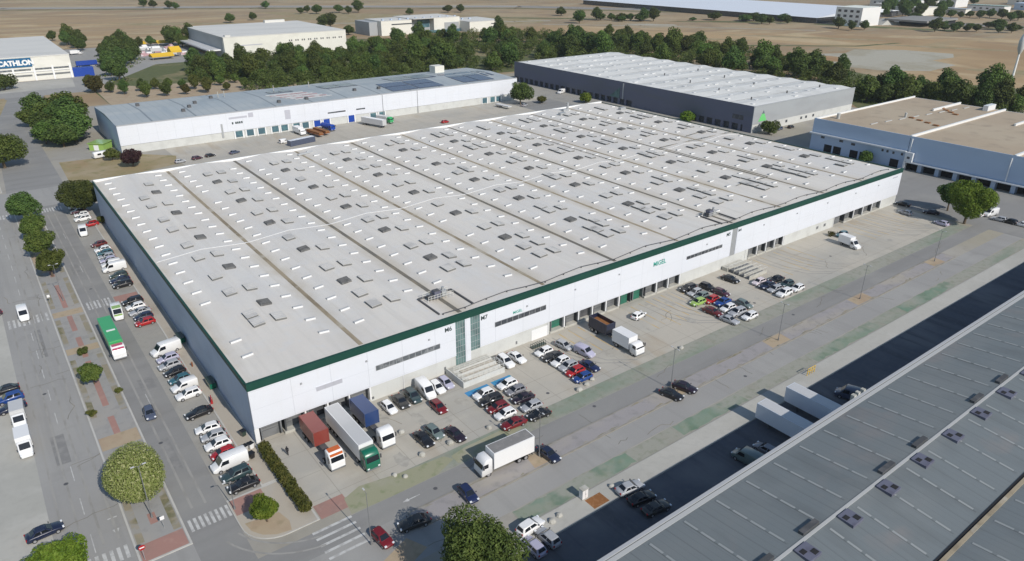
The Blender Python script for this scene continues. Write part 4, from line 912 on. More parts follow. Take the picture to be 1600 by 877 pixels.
# ------------------------------------------------------------------ vehicles
def rr(x, w, zb, zt, t=.1, cut=.16):
    return [(x, -w * .9, zb), (x, -w, zb + cut), (x, -w, zt - t * 1.4), (x, -w * .97, zt - t * .5), (x, -w * .86, zt), (x, w * .86, zt), (x, w * .97, zt - t * .5), (x, w, zt - t * 1.4), (x, w, zb + cut), (x, w * .9, zb)]
def cabin_ring(z, xr, xf, w, r=.16):
    return [(xr, -w + r, z), (xr + r, -w, z), (xf - r, -w, z), (xf, -w + r, z), (xf, w - r, z), (xf - r, w, z), (xr + r, w, z), (xr, w - r, z)]
def panel(b, P, u0, u1, v0, v1, off=.02, m=0):
    """window panel on the face P = (low-left, low-right, high-right, high-left)"""
    P = [Vector(p) for p in P]
    def at(u, v): return (P[0] * (1 - u) + P[1] * u) * (1 - v) + (P[3] * (1 - u) + P[2] * u) * v
    n = (P[1] - P[0]).cross(P[3] - P[0]).normalized()
    q = [at(u0, v0), at(u1, v0), at(u1, v1), at(u0, v1)]
    b.mesh([p + n * off for p in q] + [p - n * .03 for p in q], [(0, 1, 2, 3), (0, 4, 5, 1), (1, 5, 6, 2), (2, 6, 7, 3), (3, 7, 4, 0)], m)

def wheel_data(r, w):
    b = MB(); n = 14
    b.tube((0, -w / 2, 0), (0, w / 2, 0), r, n=n, m=0); b.tube((0, -w / 2 - .012, 0), (0, -w / 2 + .02, 0), r * .62, n=n, m=1); b.tube((0, w / 2 - .02, 0), (0, w / 2 + .012, 0), r * .62, n=n, m=1)
    me = b.data('wheel'); me.materials.append(M['tyre']); me.materials.append(M['rim']); return me
WHEEL = {r: wheel_data(r, w) for r, w in ((.31, .2), (.35, .23), (.34, .24), (.48, .3))}

CARS = {}
def car_parts(kind):
    """list of (part name, mesh, material key or None for the paint, location)"""
    if kind in CARS: return CARS[kind]
    P = []
    if kind in ('hatchback', 'saloon', 'SUV'):
        if kind == 'hatchback': Lh, w, hb, H, wb = 2.02, .87, .93, 1.48, 1.27; base = (-1.93, .98); top = (-1.5, .2)
        elif kind == 'saloon': Lh, w, hb, H, wb = 2.28, .9, .93, 1.43, 1.38; base = (-1.78, .95); top = (-1.05, .18)
        else: Lh, w, hb, H, wb = 2.22, .92, 1.05, 1.68, 1.33; base = (-2.1, 1.02); top = (-1.78, .3)
        b = MB(); k = Lh
        tail = hb * (1.0 if kind != 'saloon' else .99)
        b.loft([rr(-k, w * .80, .38, tail - .18), rr(-k + .1, w * .93, .25, tail - .03), rr(-k + .5, w * .99, .2, tail), rr(-.2, w, .18, hb), rr(1.0, w, .18, hb - .02), rr(k - .55, w * .97, .2, hb - .12), rr(k - .15, w * .88, .24, hb - .24), rr(k, w * .70, .32, hb - .36)], 0, True)
        wb_, wt = w * .93, w * .70
        zc = [hb - .03, hb + (H - hb) * .55, H - .06, H]
        mid = lambda a, c, t: a + (c - a) * t
        b.loft([cabin_ring(zc[0], base[0], base[1], wb_), cabin_ring(zc[1], mid(base[0], top[0], .55), mid(base[1], top[1], .57), mid(wb_, wt, .5)),
                cabin_ring(zc[2], mid(base[0], top[0], .94), mid(base[1], top[1], .94), mid(wb_, wt, .92)), cabin_ring(zc[3], top[0] + .08, top[1] - .12, wt * .9)], 0, True)
        P.append(('body', b.data('body'), None, (0, 0, 0)))
        z0, z1 = hb + .02, H - .07
        def X(t, s): return mid(base[s], top[s], t)
        f0, f1 = (z0 - zc[0]) / (H - zc[0]), (z1 - zc[0]) / (H - zc[0])
        def Wd(t): return mid(wb_, wt, t)
        g = MB(); panel(g, [(X(f0, 1), -Wd(f0) + .1, z0), (X(f0, 1), Wd(f0) - .1, z0), (X(f1, 1), Wd(f1) - .1, z1), (X(f1, 1), -Wd(f1) + .1, z1)], .02, .98, .0, 1., .03)
        P.append(('windscreen', g.data('windscreen'), 'carglass', (0, 0, 0)))
        g = MB(); panel(g, [(X(f0, 0), Wd(f0) - .1, z0), (X(f0, 0), -Wd(f0) + .1, z0), (X(f1, 0), -Wd(f1) + .1, z1), (X(f1, 0), Wd(f1) - .1, z1)], .05, .95, .15, 1., .03)
        P.append(('rear_window', g.data('rear_window'), 'carglass', (0, 0, 0)))
        for s in (-1, 1):
            g = MB(); q = [(X(f0, 0), s * Wd(f0), z0), (X(f0, 1), s * Wd(f0), z0), (X(f1, 1), s * Wd(f1), z1), (X(f1, 0), s * Wd(f1), z1)]
            if s == 1: q = [q[1], q[0], q[3], q[2]]
            if s == -1: panel(g, q, .10, .47, .08, .93, .03); panel(g, q, .52, .90, .08, .93, .03)
            else: panel(g, q, .10, .48, .08, .93, .03); panel(g, q, .53, .90, .08, .93, .03)
            P.append(('side_window', g.data('side_window'), 'carglass', (0, 0, 0)))
        r = .35 if kind == 'SUV' else .31
        zh = hb - .33
    else:
        if kind == 'small van': Lh, w, H, wb, roof = 2.2, .92, 1.86, 1.35, (-2.15, .35); ws = (1.12, 1.12); bon = .98
        else: Lh, w, H, wb, roof = 2.75, 1.0, 2.35, 1.75, (-2.7, 1.0); ws = (1.85, 1.3); bon = 1.15
        b = MB()
        if kind == 'box van': roof = (.55, 1.05); Lh2 = .5
        st = [rr(roof[0] - .05, w * .96, .35, H - .08, .1), rr(roof[0] + .1, w, .24, H, .12), rr(roof[1], w, .22, H, .12)]
        if kind == 'box van': st = [rr(.5, w * .98, .4, H - .1, .1), rr(.6, w, .3, H, .12), rr(roof[1], w, .25, H, .12)]
        st += [rr(ws[0], w * .99, .22, ws[1], .12), rr(Lh - .3, w * .94, .24, bon - .1, .1), rr(Lh, w * .78, .34, bon - .3, .1)]
        b.loft(st, 0, True)
        P.append(('body', b.data('body'), None, (0, 0, 0)))
        g = MB(); a, c = (ws[0], ws[1]), (roof[1], H)
        panel(g, [(a[0], -w * .86, a[1]), (a[0], w * .86, a[1]), (c[0], w * .82, c[1]), (c[0], -w * .82, c[1])], .04, .96, .08, .86, .05)
        P.append(('windscreen', g.data('windscreen'), 'carglass', (0, 0, 0)))
        for s in (-1, 1):
            g = MB(); z0, z1 = ws[1] + .02, H - .3
            x0 = roof[1] - .75 if kind != 'box van' else .62
            pts = [(x0, s * w, z0), (ws[0] - .2, s * w, z0), (roof[1] + (ws[0] - roof[1]) * .28, s * w, z1), (x0, s * w, z1)]
            if s == 1: pts = [pts[1], pts[0], pts[3], pts[2]]
            panel(g, pts, .03, .97, .03, .97, .015); P.append(('side_window', g.data('side_window'), 'carglass', (0, 0, 0)))
        if kind == 'small van':
            g = MB(); panel(g, [(-2.2, .7, 1.1), (-2.2, -.7, 1.1), (-2.18, -.65, 1.7), (-2.18, .65, 1.7)], 0, 1, 0, 1, .03); P.append(('rear_window', g.data('rear_window'), 'carglass', (0, 0, 0)))
        if kind == 'box van':
            b = MB(); b.box(-3.4, .42, -1.08, 1.08, .85, 3.0); P.append(('cargo_box', b.data('cargo_box'), 'box', (0, 0, 0)))
            b = MB(); b.box(-3.3, 1, -.5, .5, .45, .84); P.append(('chassis', b.data('chassis'), 'darksteel', (0, 0, 0)))
            wb = 1.8
        r = .34; zh = bon - .32
    for s in (-1, 1):
        b = MB(); b.box(Lh - .28, Lh - .06, s * w * .72 - .16, s * w * .72 + .16, zh - .02, zh + .16); P.append(('headlight', b.data('headlight'), 'lamp', (0, 0, 0)))
        xr = -Lh if kind not in ('box van',) else -3.42
        b = MB(); b.box(xr - .01, xr + .14, s * w * .74 - .12, s * w * .74 + .12, zh + .05, zh + .3); P.append(('tail_light', b.data('tail_light'), 'redlamp', (0, 0, 0)))
        b = MB(); mx = .72 if kind in ('hatchback', 'saloon', 'SUV') else ws[0] - .35
        mz = (.98 if kind in ('hatchback', 'saloon') else 1.1 if kind == 'SUV' else ws[1] + .05)
        b.box(mx - .07, mx + .07, s * (w + .1) - .1, s * (w + .1) + .1, mz, mz + .17); P.append(('mirror', b.data('mirror'), 'darksteel', (0, 0, 0)))
    xr = -wb if kind != 'box van' else -2.2
    for x in (xr, wb):
        for s in (-1, 1): P.append(('wheel', WHEEL[r], 'keep', (x, s * (w - .09), r)))
    CARS[kind] = P
    return P
ALL_LABELS = {}
def vehicle(kind, colour, x, y, heading, label, group, z=.012, box='white'):
    root = empty({'hatchback': 'hatchback_car', 'saloon': 'saloon_car', 'SUV': 'sport_utility_car', 'small van': 'small_van', 'van': 'panel_van', 'box van': 'box_van'}[kind], (x, y, z), R(heading), label, 'van' if 'van' in kind else 'car', group)
    ALL_LABELS.setdefault(label, []).append(root.name)
    s = 1 + rnd.uniform(-.03, .03); root.scale = (s, s, s)
    for nm, me, mk, loc in car_parts(kind):
        if mk == 'keep': o = link(nm, me, root)
        else:
            if not me.materials: me.materials.append(None)
            o = link(nm, me, root); o.material_slots[0].link = 'OBJECT'
            o.material_slots[0].material = M[colour] if mk is None else (M[box] if mk == 'box' else M[mk])
        o.location = loc
    return root
h, s_, u, v, n, bv = 'hatchback', 'saloon', 'SUV', 'van', 'small van', 'box van'
ROWS = [
 ('kerb row by long wall', 'cars parked along the long grey wall', .012, [
  (h, 'white', -4.8, 151.4, 182), (s_, 'plum', -4.8, 146.2, 185), (h, 'white', -4.5, 142.2, 178), (u, 'white', -4.9, 137.8, 186), (h, 'red', -3.7, 131.2, 180),
  (v, 'white', -6.6, 125.0, 266), (h, 'maroon', -4.7, 112.3, 186), (h, 'white', -4.6, 107.4, 181), (h, 'teal', -4.6, 104.5, 180), (h, 'silver', -4.7, 101.4, 178), (h, 'lavender', -4.8, 98.5, 181),
  (n, 'white', -4.8, 95.0, 179), (v, 'white', -4.6, 91.6, 182), (h, 'dark green', -4.6, 86.3, 180), (s_, 'navy', -4.9, 83.2, 178), (u, 'black', -4.9, 79.8, 181),
  (u, 'black', -5.0, 68.4, 183), (h, 'white', -5.0, 65.2, 182), (s_, 'silver', -4.8, 62.0, 184), (h, 'navy', -4.7, 59.0, 181), (h, 'red', -5.0, 55.9, 183),
  (v, 'white', -4.4, 40.4, 190), (h, 'lavender', -4.9, 36.9, 186), (h, 'silver', -5.3, 33.9, 185), (h, 'black', -5.1, 30.8, 185), (h, 'teal', -5.0, 27.5, 182), (n, 'white', -5.0, 24.4, 186), (u, 'white', -5.1, 21.2, 183),
  (s_, 'black', -5.2, 14.2, 185), (h, 'white', -5.3, 8.6, 174), (h, 'silver', -5.1, 5.9, 175), (h, 'white', -5.2, 3.2, 180), (h, 'red', -5.2, .4, 181), (v, 'white', -5.2, -2.8, 184), (u, 'dark teal', -5.2, -6.1, 181), (s_, 'black', -5.1, -9.1, 181)]),
 ('left lot edge row', 'vehicles parked at the west lot edge', .012, [
  (s_, 'black', -31.6, 42.8, 183), (u, 'blue', -31.2, 39.0, 184), (s_, 'navy', -31.2, 35.5, 186), (bv, 'white', -30.4, 30.2, 269), (bv, 'white', -30.4, 21.0, 270)]),
 ('front row against the plinth', 'cars parked against the front wall', .012, [
  (h, 'white', 22.1, -4.3, 272), (s_, 'charcoal', 24.7, -3.9, 268), (u, 'dark teal', 27.2, -3.8, 270), (v, 'white', 30.0, -3.7, 267), (h, 'white', 32.3, -3.9, 269), (h, 'lavender', 34.4, -3.6, 271)]),
 ('pair left of the ramp yard', 'cars parked on the front yard', .012, [(s_, 'black', 22.4, -15.8, 272), (h, 'grey-green', 24.8, -15.2, 274), (s_, 'blackish plum', 27.3, -17.8, 275)]),
 ('first double row, left side', 'cars in the first double row', .012, [(h, 'white', 37.9, -10.9, 178), (u, 'black', 37.7, -13.3, 177), (h, 'dark red', 37.5, -15.8, 176), (h, 'white', 37.4, -18.2, 178), (s_, 'dark red', 36.9, -21.2, 175)]),
 ('first double row, right side', 'cars in the first double row', .012, [(h, 'white', 43.3, -10.8, 180), (h, 'grey', 43.3, -13.4, 176), (s_, 'blackish plum', 42.9, -16.1, 176), (h, 'silver', 42.5, -19.1, 177), (s_, 'black', 42.0, -21.8, 176)]),
 ('spot right of the ramp', 'cars parked beside the ramp', .012, [(u, 'white', 47.8, -4.2, 270), (s_, 'white', 50.6, -4.2, 272)]),
 ('yard row left of the blue cars', 'cars in the second yard row', .012, [(h, 'white', 56.3, -5.7, 180), (s_, 'black', 56.5, -8.2, 179), (h, 'white', 56.5, -10.6, 181), (h, 'silver', 56.6, -12.8, 180), (h, 'red', 56.4, -15.0, 181), (h, 'blue', 56.1, -17.5, 179)]),
 ('row near dock lane', 'cars beside the dock lane', .012, [(h, 'silver', 61.2, -6.2, 277), (n, 'lavender', 62.8, -10.8, 278), (s_, 'dark navy', 60.0, -15.2, 277)]),
 ('tight cluster in the middle yard', 'cars clustered on the middle yard', .012, [(u, 'black', 102.8, -3.3, 175), (h, 'silver', 102.4, -5.8, 177), (h, 'grey-green', 102.0, -8.0, 180), (h, 'lime', 98.9, -9.6, 176), (h, 'red', 102.4, -10.6, 181), (s_, 'blue', 103.6, -12.9, 180), (h, 'white', 102.0, -15.6, 178), (u, 'silver', 101.8, -18.3, 176), (h, 'white', 102.6, -21.0, 177)]),
 ('outer side of the middle cluster', 'cars clustered on the middle yard', .012, [(h, 'black', 107.2, -5.6, 272), (h, 'plum', 107.4, -9.6, 276), (s_, 'maroon', 97.8, -14.6, 276), (h, 'grey-green', 106.6, -16.6, 270), (s_, 'silver', 97.6, -19.4, 275)]),
 ('small cluster past the second ramp', 'cars clustered on the right yard', .012, [(h, 'pinkish white', 119.6, -11.2, 179), (s_, 'navy', 119.5, -13.6, 178), (h, 'silver', 119.2, -16.0, 175), (u, 'white', 119.0, -18.7, 177), (s_, 'black', 124.4, -12.8, 175), (h, 'dark teal', 124.2, -15.9, 174), (h, 'white', 124.0, -18.9, 178)]),
 ('street end by lone tree', 'cars at the street end', .012, [(s_, 'black', 207.2, -2.6, 100), (h, 'silver', 199.6, -7.2, 80), (s_, 'blackish plum', 206.3, -11.8, 115), (h, 'lavender', 198.6, -18.4, 82)]),
 ('street kerb right of the lone tree', 'vehicles along the east street kerb', .012, [(h, 'white', 216.0, -20.8, 82), (v, 'white', 219.4, -23.4, 172), (h, 'silver', 216.4, -27.2, 100), (h, 'black', 216.6, -30.0, 90), (h, 'white', 216.8, -33.2, 95)]),
 ('near kerb by the green verge', 'cars by the south verge', .012, [(u, 'white', 24.2, -41.9, 4), (h, 'silver', 24.9, -44.9, 92), (h, 'lavender', 22.3, -45.0, 90)]),
 ('edge of the shaded yard', 'cars in the shaded yard', .012, [(s_, 'silver', 41.2, -44.6, 352), (s_, 'black', 41.0, -47.2, 350), (s_, 'charcoal', 41.2, -49.9, 352), (v, 'grey-green', 61.0, -51.2, 98), (h, 'grey', 65.4, -51.4, 92), (v, 'slate', 91.0, -51.4, 110)]),
]
SINGLE = [
 (v, 'white', -9.0, 63.6, 267, 'white panel van with a lime green bonnet end, double parked beside the kerb row', .012),
 (h, 'slate', -12.1, 19.2, 267, 'dark slate hatchback driving alone down the avenue beside the kerb row', .012),
 (v, 'white', -25.7, 75.4, 270, 'white panel van driving over the zebra crossing at far left', .012),
 (h, 'plum', -31.4, 80.2, 188, 'dark plum hatchback parked at the left frame edge near the driving white van', .012),
 (h, 'red', -32.4, 91.0, 186, 'red hatchback cut by the left frame edge', .012),
 (s_, 'navy', -30.3, -2.2, 5, 'navy saloon parked alone above the bright tree at bottom left', .012),
 (h, 'dark red', 29.2, -9.4, 270, 'dark red hatchback standing alone behind the white front row', .012),
 (s_, 'black', 115.4, -6.0, 277, 'black saloon standing alone left of the second ramp', .012),
 (h, 'white', 83.2, -6.0, 10, 'white hatchback alone on the dock yard between the dark container and the green doors', .012),
 (h, 'teal', 166.1, -5.7, 178, 'dark teal hatchback parked by the small bush near the right docks', .012),
 (bv, 'white', 160.4, -11.6, 262, 'white box van standing alone on the empty right yard', .012),
 (s_, 'black', 65.2, -31.5, 284, 'left one of two black saloons on the road median', .13),
 (s_, 'blackish plum', 68.9, -31.4, 287, 'right one of two black saloons on the road median', .13),
 (h, 'dark navy', 20.9, -31.2, 267, 'dark navy hatchback parked on the median above the big tree', .13),
 (s_, 'charcoal', 11.6, -31.4, 170, 'charcoal saloon half in the shadow of the big bottom tree', .012),
 (h, 'dark red', 6.6, -31.3, 276, 'dark red hatchback beside the tall lamp near the bottom crossing', .012),
 (s_, 'navy', 36.4, -31.2, 273, 'navy saloon on the sandy median patch behind the big lorry', .13),
 (s_, 'slate', 56.6, 189.5, 20, 'slate saloon behind the rear edge of the huge roof', .012),
 (h, 'black', 47.4, 190.3, 10, 'black hatchback in the back yard, second from the slate saloon', .012),
 (h, 'plum', 42.2, 189.3, 15, 'plum hatchback in the back yard between a black and a silver car', .012),
 (h, 'silver', 35.6, 188.0, 12, 'silver hatchback at the dry grass end of the back yard', .012),
 (v, 'white', 248.0, 212.9, 200, 'white panel van in the yard of the charcoal warehouse', .016),
 (h, 'silver', 208.5, 196.2, 20, 'silver hatchback by the dark tree at the end of the long warehouse', .012),
 (n, 'white', 79.0, 194.4, 10, 'white small van in front of the blue dock doors', .012),
 (h, 'black', 276, 83.5, 4, 'black hatchback at the foot of the charcoal warehouse end wall', .012),
 (h, 'slate', 268.5, 84.5, 186, 'slate hatchback near the green triangle wall', .012),
 (h, 'white', 53.5, 487.5, 5, 'white hatchback beside the store blue annexe', .04),
 (n, 'white', 56.5, 562, 40, 'white small van behind the store white annexe', .04),
 (h, 'red', 154, 187, 10, 'red hatchback peeping over the rear roof edge', .012),
]
NAMES = {h: 'hatchback', s_: 'saloon', u: 'SUV', v: 'van', n: 'small van', bv: 'box van'}
for phrase, grp, z, items in ROWS:
    nm = ['%s %s' % (c, NAMES[k]) for k, c, *_ in items]
    for i, (k, c, x, y, hd) in enumerate(items):
        if len(items) == 1: lab = '%s, %s' % (nm[i], phrase)
        elif i == 0: lab = '%s at the end beside the %s, %s' % (nm[i], nm[1], phrase)
        elif i == len(items) - 1: lab = '%s at the end beside the %s, %s' % (nm[i], nm[i - 1], phrase)
        else: lab = '%s between %s and %s, %s' % (nm[i], nm[i - 1], nm[i + 1], phrase)
        vehicle(k, c, x, y, hd + rnd.uniform(-1.5, 1.5), lab, grp, z + (.0 if not (k == 'x') else 0), box='pale grey' if (k == bv and i % 2) else 'white')
for k, c, x, y, hd, lab, z in SINGLE: vehicle(k, c, x, y, hd, lab, None, z)
lv = [o for o in bpy.data.objects if o.get('label', '').startswith('white panel van with a lime')][0]
b = MB(); b.box(1.15, 2.3, -.8, .8, .98, 1.3); b.box(-.6, 1.0, -.85, .85, 2.36, 2.4); b.build('bonnet_wrap', M['lime'], None).parent = lv

# trucks (local frame: front towards +x, origin mid-length on the ground)
def lorry_cab(root, xf, colr, w=1.22, H=3.4, ln=2.1, roofcol=None, visor=None):
    b = MB(); x0 = xf - ln
    b.loft([rr(x0, w * .96, .6, H - .15, .15), rr(x0 + .15, w, .5, H, .18), rr(xf - .75, w, .45, H - .05, .18), rr(xf - .3, w, .4, H - .75, .16), rr(xf - .08, w * .98, .38, 1.75, .1), rr(xf, w * .92, .4, 1.5, .1)], 0, True)
    o = link('cab', b.data('cab'), root, M[colr])
    if roofcol:
        g = MB(); g.box(x0 + .2, xf - .8, -w * .8, w * .8, H - .02, H + .04); g.box(xf - .72, xf - .32, -w * .85, w * .85, H - .62, H - .3); link('roof_wrap', g.data('roof_wrap'), root, M[roofcol])
    g = MB(); panel(g, [(xf - .06, -w * .9, 1.85), (xf - .06, w * .9, 1.85), (xf - .32, w * .86, H - .72), (xf - .32, -w * .86, H - .72)], .02, .98, .0, .92, .06); link('windscreen', g.data('windscreen'), root, M['carglass'])
    for s in (-1, 1):
        g = MB(); g.box(xf - 1.15, xf - .35, s * w - .015 * s - .01, s * w + .02 * s + .01, 1.85, 2.55) if s > 0 else g.box(xf - 1.15, xf - .35, -w - .03, -w + .0, 1.85, 2.55)
        link('side_window', g.data('side_window'), root, M['carglass'])
        g = MB(); g.box(xf - .12, xf + .02, s * w * .74 - .18, s * w * .74 + .18, .68, .9); link('headlight', g.data('headlight'), root, M['lamp'])
        g = MB(); g.box(xf - .3, xf - .12, s * (w + .18) - .1, s * (w + .18) + .1, 1.9, 2.6); link('mirror', g.data('mirror'), root, M['darksteel'])
    g = MB(); g.box(xf - .1, xf + .08, -w * .93, w * .93, .38, .62); link('bumper', g.data('bumper'), root, M['dockgrey'])
def wheels(root, xs, w=1.05):
    for x in xs:
        for s in (-1, 1):
            o = link('wheel', WHEEL[.48], root); o.location = (x, s * w, .48)
def chassis(root, x0, x1, z=.95):
    b = MB(); b.box(x0, x1, -.5, .5, z - .25, z); b.box(x0 + .1, x0 + .25, -1.15, 1.15, .5, .7); link('chassis', b.data('chassis'), root, M['darksteel'])
def cargo(root, x0, x1, z0, z1, mat, name='cargo_box', w=1.24, ribs=False, roofmat=None, open_top=False):
    b = MB()
    if open_top:
        b.box(x0, x1, -w, w, z0, z0 + .2, 0); b.box(x0, x1, -w, -w + .1, z0 + .2, z1); b.box(x0, x1, w - .1, w, z0 + .2, z1); b.box(x0, x0 + .1, -w + .1, w - .1, z0 + .2, z1); b.box(x1 - .1, x1, -w + .1, w - .1, z0 + .2, z1)
    else: b.box(x0, x1, -w, w, z0, z1)
    if ribs:
        k = int((x1 - x0) / .45)
        for i in range(k):
            x = x0 + .2 + (x1 - x0 - .4) * i / (k - 1); b.box(x - .08, x + .08, -w - .035, -w - .001, z0 + .1, z1 - .12); b.box(x - .08, x + .08, w + .001, w + .035, z0 + .1, z1 - .12)
        for y in (-w + .06, w - .06):
            for x in (x0 + .06, x1 - .06): b.box(x - .1, x + .1, y - .1, y + .1, z0 - .02, z1 + .03)
    o = link(name, b.data(name), root, M[mat])
    if roofmat:
        g = MB(); g.box(x0 + .15, x1 - .15, -w + .14, w - .14, z1 + .002, z1 + .03); link('roof_panel', g.data('roof_panel'), root, M[roofmat])
    return o
def truck(name, label, x, y, heading, cat='truck', z=.012, group=None): return empty(name, (x, y, z), R(heading), label, cat, group)
dock = 'trucks backed up to the left docks'
t = truck('container_truck', 'red brown shipping container behind a white and orange lorry cab at the left docks', 8.1, -8.0, 270, group=dock)
chassis(t, -6.0, 6.0, 1.2); cargo(t, -6.0, .0, 1.4, 3.95, 'container red', 'container', ribs=True); lorry_cab(t, 6.1, 'white', roofcol='orange'); wheels(t, (-5, -3.7, 3.0, 5.1))
t = truck('articulated_truck', 'long white semi-trailer with a dark green cab at the left docks', 12.45, -9.9, 270, group=dock)
chassis(t, -7.6, 7.2, 1.1); cargo(t, -7.6, 5.3, 1.15, 4.0, 'white', 'semi_trailer', roofmat='pale grey'); lorry_cab(t, 7.6, 'deep green', H=3.5, ln=2.2); wheels(t, (-6.6, -5.3, -4.0, 4.1, 6.5))
t = truck('container_truck', 'dark blue shipping container and white lorry cab at the left docks', 17.0, -8.0, 270, group=dock)
chassis(t, -5.6, 5.6, 1.2); cargo(t, -5.6, .2, 1.4, 3.95, 'container blue', 'container', ribs=True); lorry_cab(t, 6.0, 'white'); wheels(t, (-4.6, -3.4, 2.7, 5.0))
t = truck('container_trailer', 'open topped dark container with rusty inside parked at the middle docks', 71.7, -6.2, 270, 'container')
chassis(t, -2.8, 3.2, .9); cargo(t, -2.7, 2.7, 1.0, 3.4, 'navy', 'open_container', ribs=True, open_top=True); b = MB(); b.box(-2.58, 2.58, -1.12, 1.12, 1.3, 2.5); link('load', b.data('load'), t, M['rust']); wheels(t, (-1.6, -.4))
t = truck('box_truck', 'white box lorry parked nose out in line with the dark open container', 71.2, -14.4, 270)
chassis(t, -3.2, 2.6); cargo(t, -3.3, 1.4, 1.0, 3.6, 'white'); lorry_cab(t, 3.6, 'white', H=2.7, ln=1.9); wheels(t, (-2.0, 2.5))
t = truck('box_truck', 'big lorry with dirty grey roof and white side on the front road', 29.9, -28.3, 178)
chassis(t, -4.7, 4.2); cargo(t, -4.8, 2.9, 1.05, 4.0, 'white', 'cargo_box', roofmat='tarp'); lorry_cab(t, 5.1, 'white', H=3.3, ln=1.9); wheels(t, (-3.2, -1.9, 3.9))
t = truck('box_truck', 'bright green topped lorry with a pink and white cab on the avenue', -12.3, 50.0, 270)
chassis(t, -7.5, 6.8); cargo(t, -7.4, 5.2, 1.05, 3.5, 'green'); lorry_cab(t, 7.5, 'white', H=3.0, ln=2.1, roofcol='pink'); wheels(t, (-5.5, -4.2, 6.2))
b = MB(); b.box(-.3, .3, -.7, .9, 3.501, 3.56); link('roof_hatch', b.data('roof_hatch'), t, M['white'])
for x, lab in ((72.0, 'left'), (80.4, 'right')):
    t = truck('semi_trailer', '%s one of two white semi-trailers backed into the shaded yard' % lab, x, -51.9, 90, 'trailer', group='semi-trailers in the shaded yard')
    cargo(t, -6.6, 6.6, 1.15, 4.0, 'sky white', 'trailer_box', roofmat='pale grey'); chassis(t, -6.6, 6.4, 1.1); wheels(t, (-5.6, -4.3, -3.0)); b = MB(); b.box(4.0, 4.2, -.9, -.7, .02, 1.1); b.box(4.0, 4.2, .7, .9, .02, 1.1); link('landing_leg', b.data('landing_leg'), t, M['darksteel'])
t = truck('box_truck', 'white lorry driving up the far left street beside the dense trees', -12.2, 242, 270)
chassis(t, -5, 5); cargo(t, -5.2, 3.6, 1.0, 3.4, 'pale grey'); lorry_cab(t, 5.6, 'white', H=3.0); wheels(t, (-3.4, 4.4))
back = 'trucks at the blue dock doors'
t = truck('tanker_truck', 'royal blue curved skip lorry at the blue dock doors', 103.6, 205.5, 285, group=back); chassis(t, -4, 3); b = MB(); b.tube((-4, 0, 2.0), (1.4, 0, 2.0), 1.1, n=12); link('tank', b.data('tank'), t, M['royal']); lorry_cab(t, 3.6, 'royal', H=2.8); wheels(t, (-3, 2.6))
t = truck('box_truck', 'white lorry with cab facing out between brown flatbeds and blue doors', 90.2, 205.6, 275, group=back); chassis(t, -4, 3); cargo(t, -4, 1.4, 1.0, 3.2, 'off' if 'off' in M else 'white'); lorry_cab(t, 3.6, 'white', H=2.8); wheels(t, (-3, 2.6))
for i, (x, y) in enumerate(((94.6, 199.4), (98.2, 201.0))):
    t = truck('flatbed_trailer', ['brown flatbed trailer nearest the white lorry at the blue dock doors', 'brown flatbed trailer nearest the royal blue lorry'][i], x, y, 278, 'trailer', group=back); cargo(t, -5.5, 5.5, 1.1, 1.5, 'brown', 'flatbed'); cargo(t, -5.4, 5.4, 1.55, 2.1, 'rust', 'load', w=.9); wheels(t, (-4, -2.8))
t = truck('shipping_container', 'grey blue container lying along the rear edge of the back yard', 84.2, 188.8, 12, 'container'); cargo(t, -6, 6, .05, 2.3, 'slate', 'container', ribs=True, roofmat='sky white')
t = truck('articulated_truck', 'black and white semi-trailer in front of the royal blue dock door', 124.0, 200.8, 288, group=back); chassis(t, -7, 6.6); cargo(t, -7, 6.8, 1.1, 3.6, 'pale grey', 'semi_trailer', roofmat='white'); wheels(t, (-6, -4.7, 5))
t = truck('box_truck', 'bright green lorry cab with pale body beside the white drain pipe', 131.6, 204.2, 292, group=back); chassis(t, -4, 3.4); cargo(t, -4.4, 1.6, 1.0, 3.2, 'pale grey'); lorry_cab(t, 4.2, 'green', H=3.0); wheels(t, (-3, 3))
t = truck('truck_trailer', 'white trailer nearest the wall at the far right end of the back yard', 197, 199, 275, 'trailer', group=back); cargo(t, -5, 5, 1.1, 1.6, 'pale grey', 'flatbed'); wheels(t, (-4, -2.8))
t = truck('box_truck', 'white lorry backed to the store blue annexe', 53, 561, 10, group='trucks by the store'); chassis(t, -4, 3); cargo(t, -4, 1.6, 1, 3.4, 'white'); lorry_cab(t, 3.8, 'white', H=2.9); wheels(t, (-3, 3))
t = truck('articulated_truck', 'royal blue semi-trailer with white cab beside the store', 51, 487, 2, z=.04, group='trucks by the store'); chassis(t, -8, 7); cargo(t, -8, 5, 1.1, 3.9, 'royal', 'semi_trailer'); lorry_cab(t, 7.4, 'white', H=3.3); wheels(t, (-7, -5.6, 4, 6.4))
dup = {l: r for l, r in ALL_LABELS.items() if len(r) > 1}
if dup: print('DUPLICATE LABELS', dup)
long_ = [l for l in ALL_LABELS if len(l.split()) > 16]
if long_: print('LONG LABELS', long_)
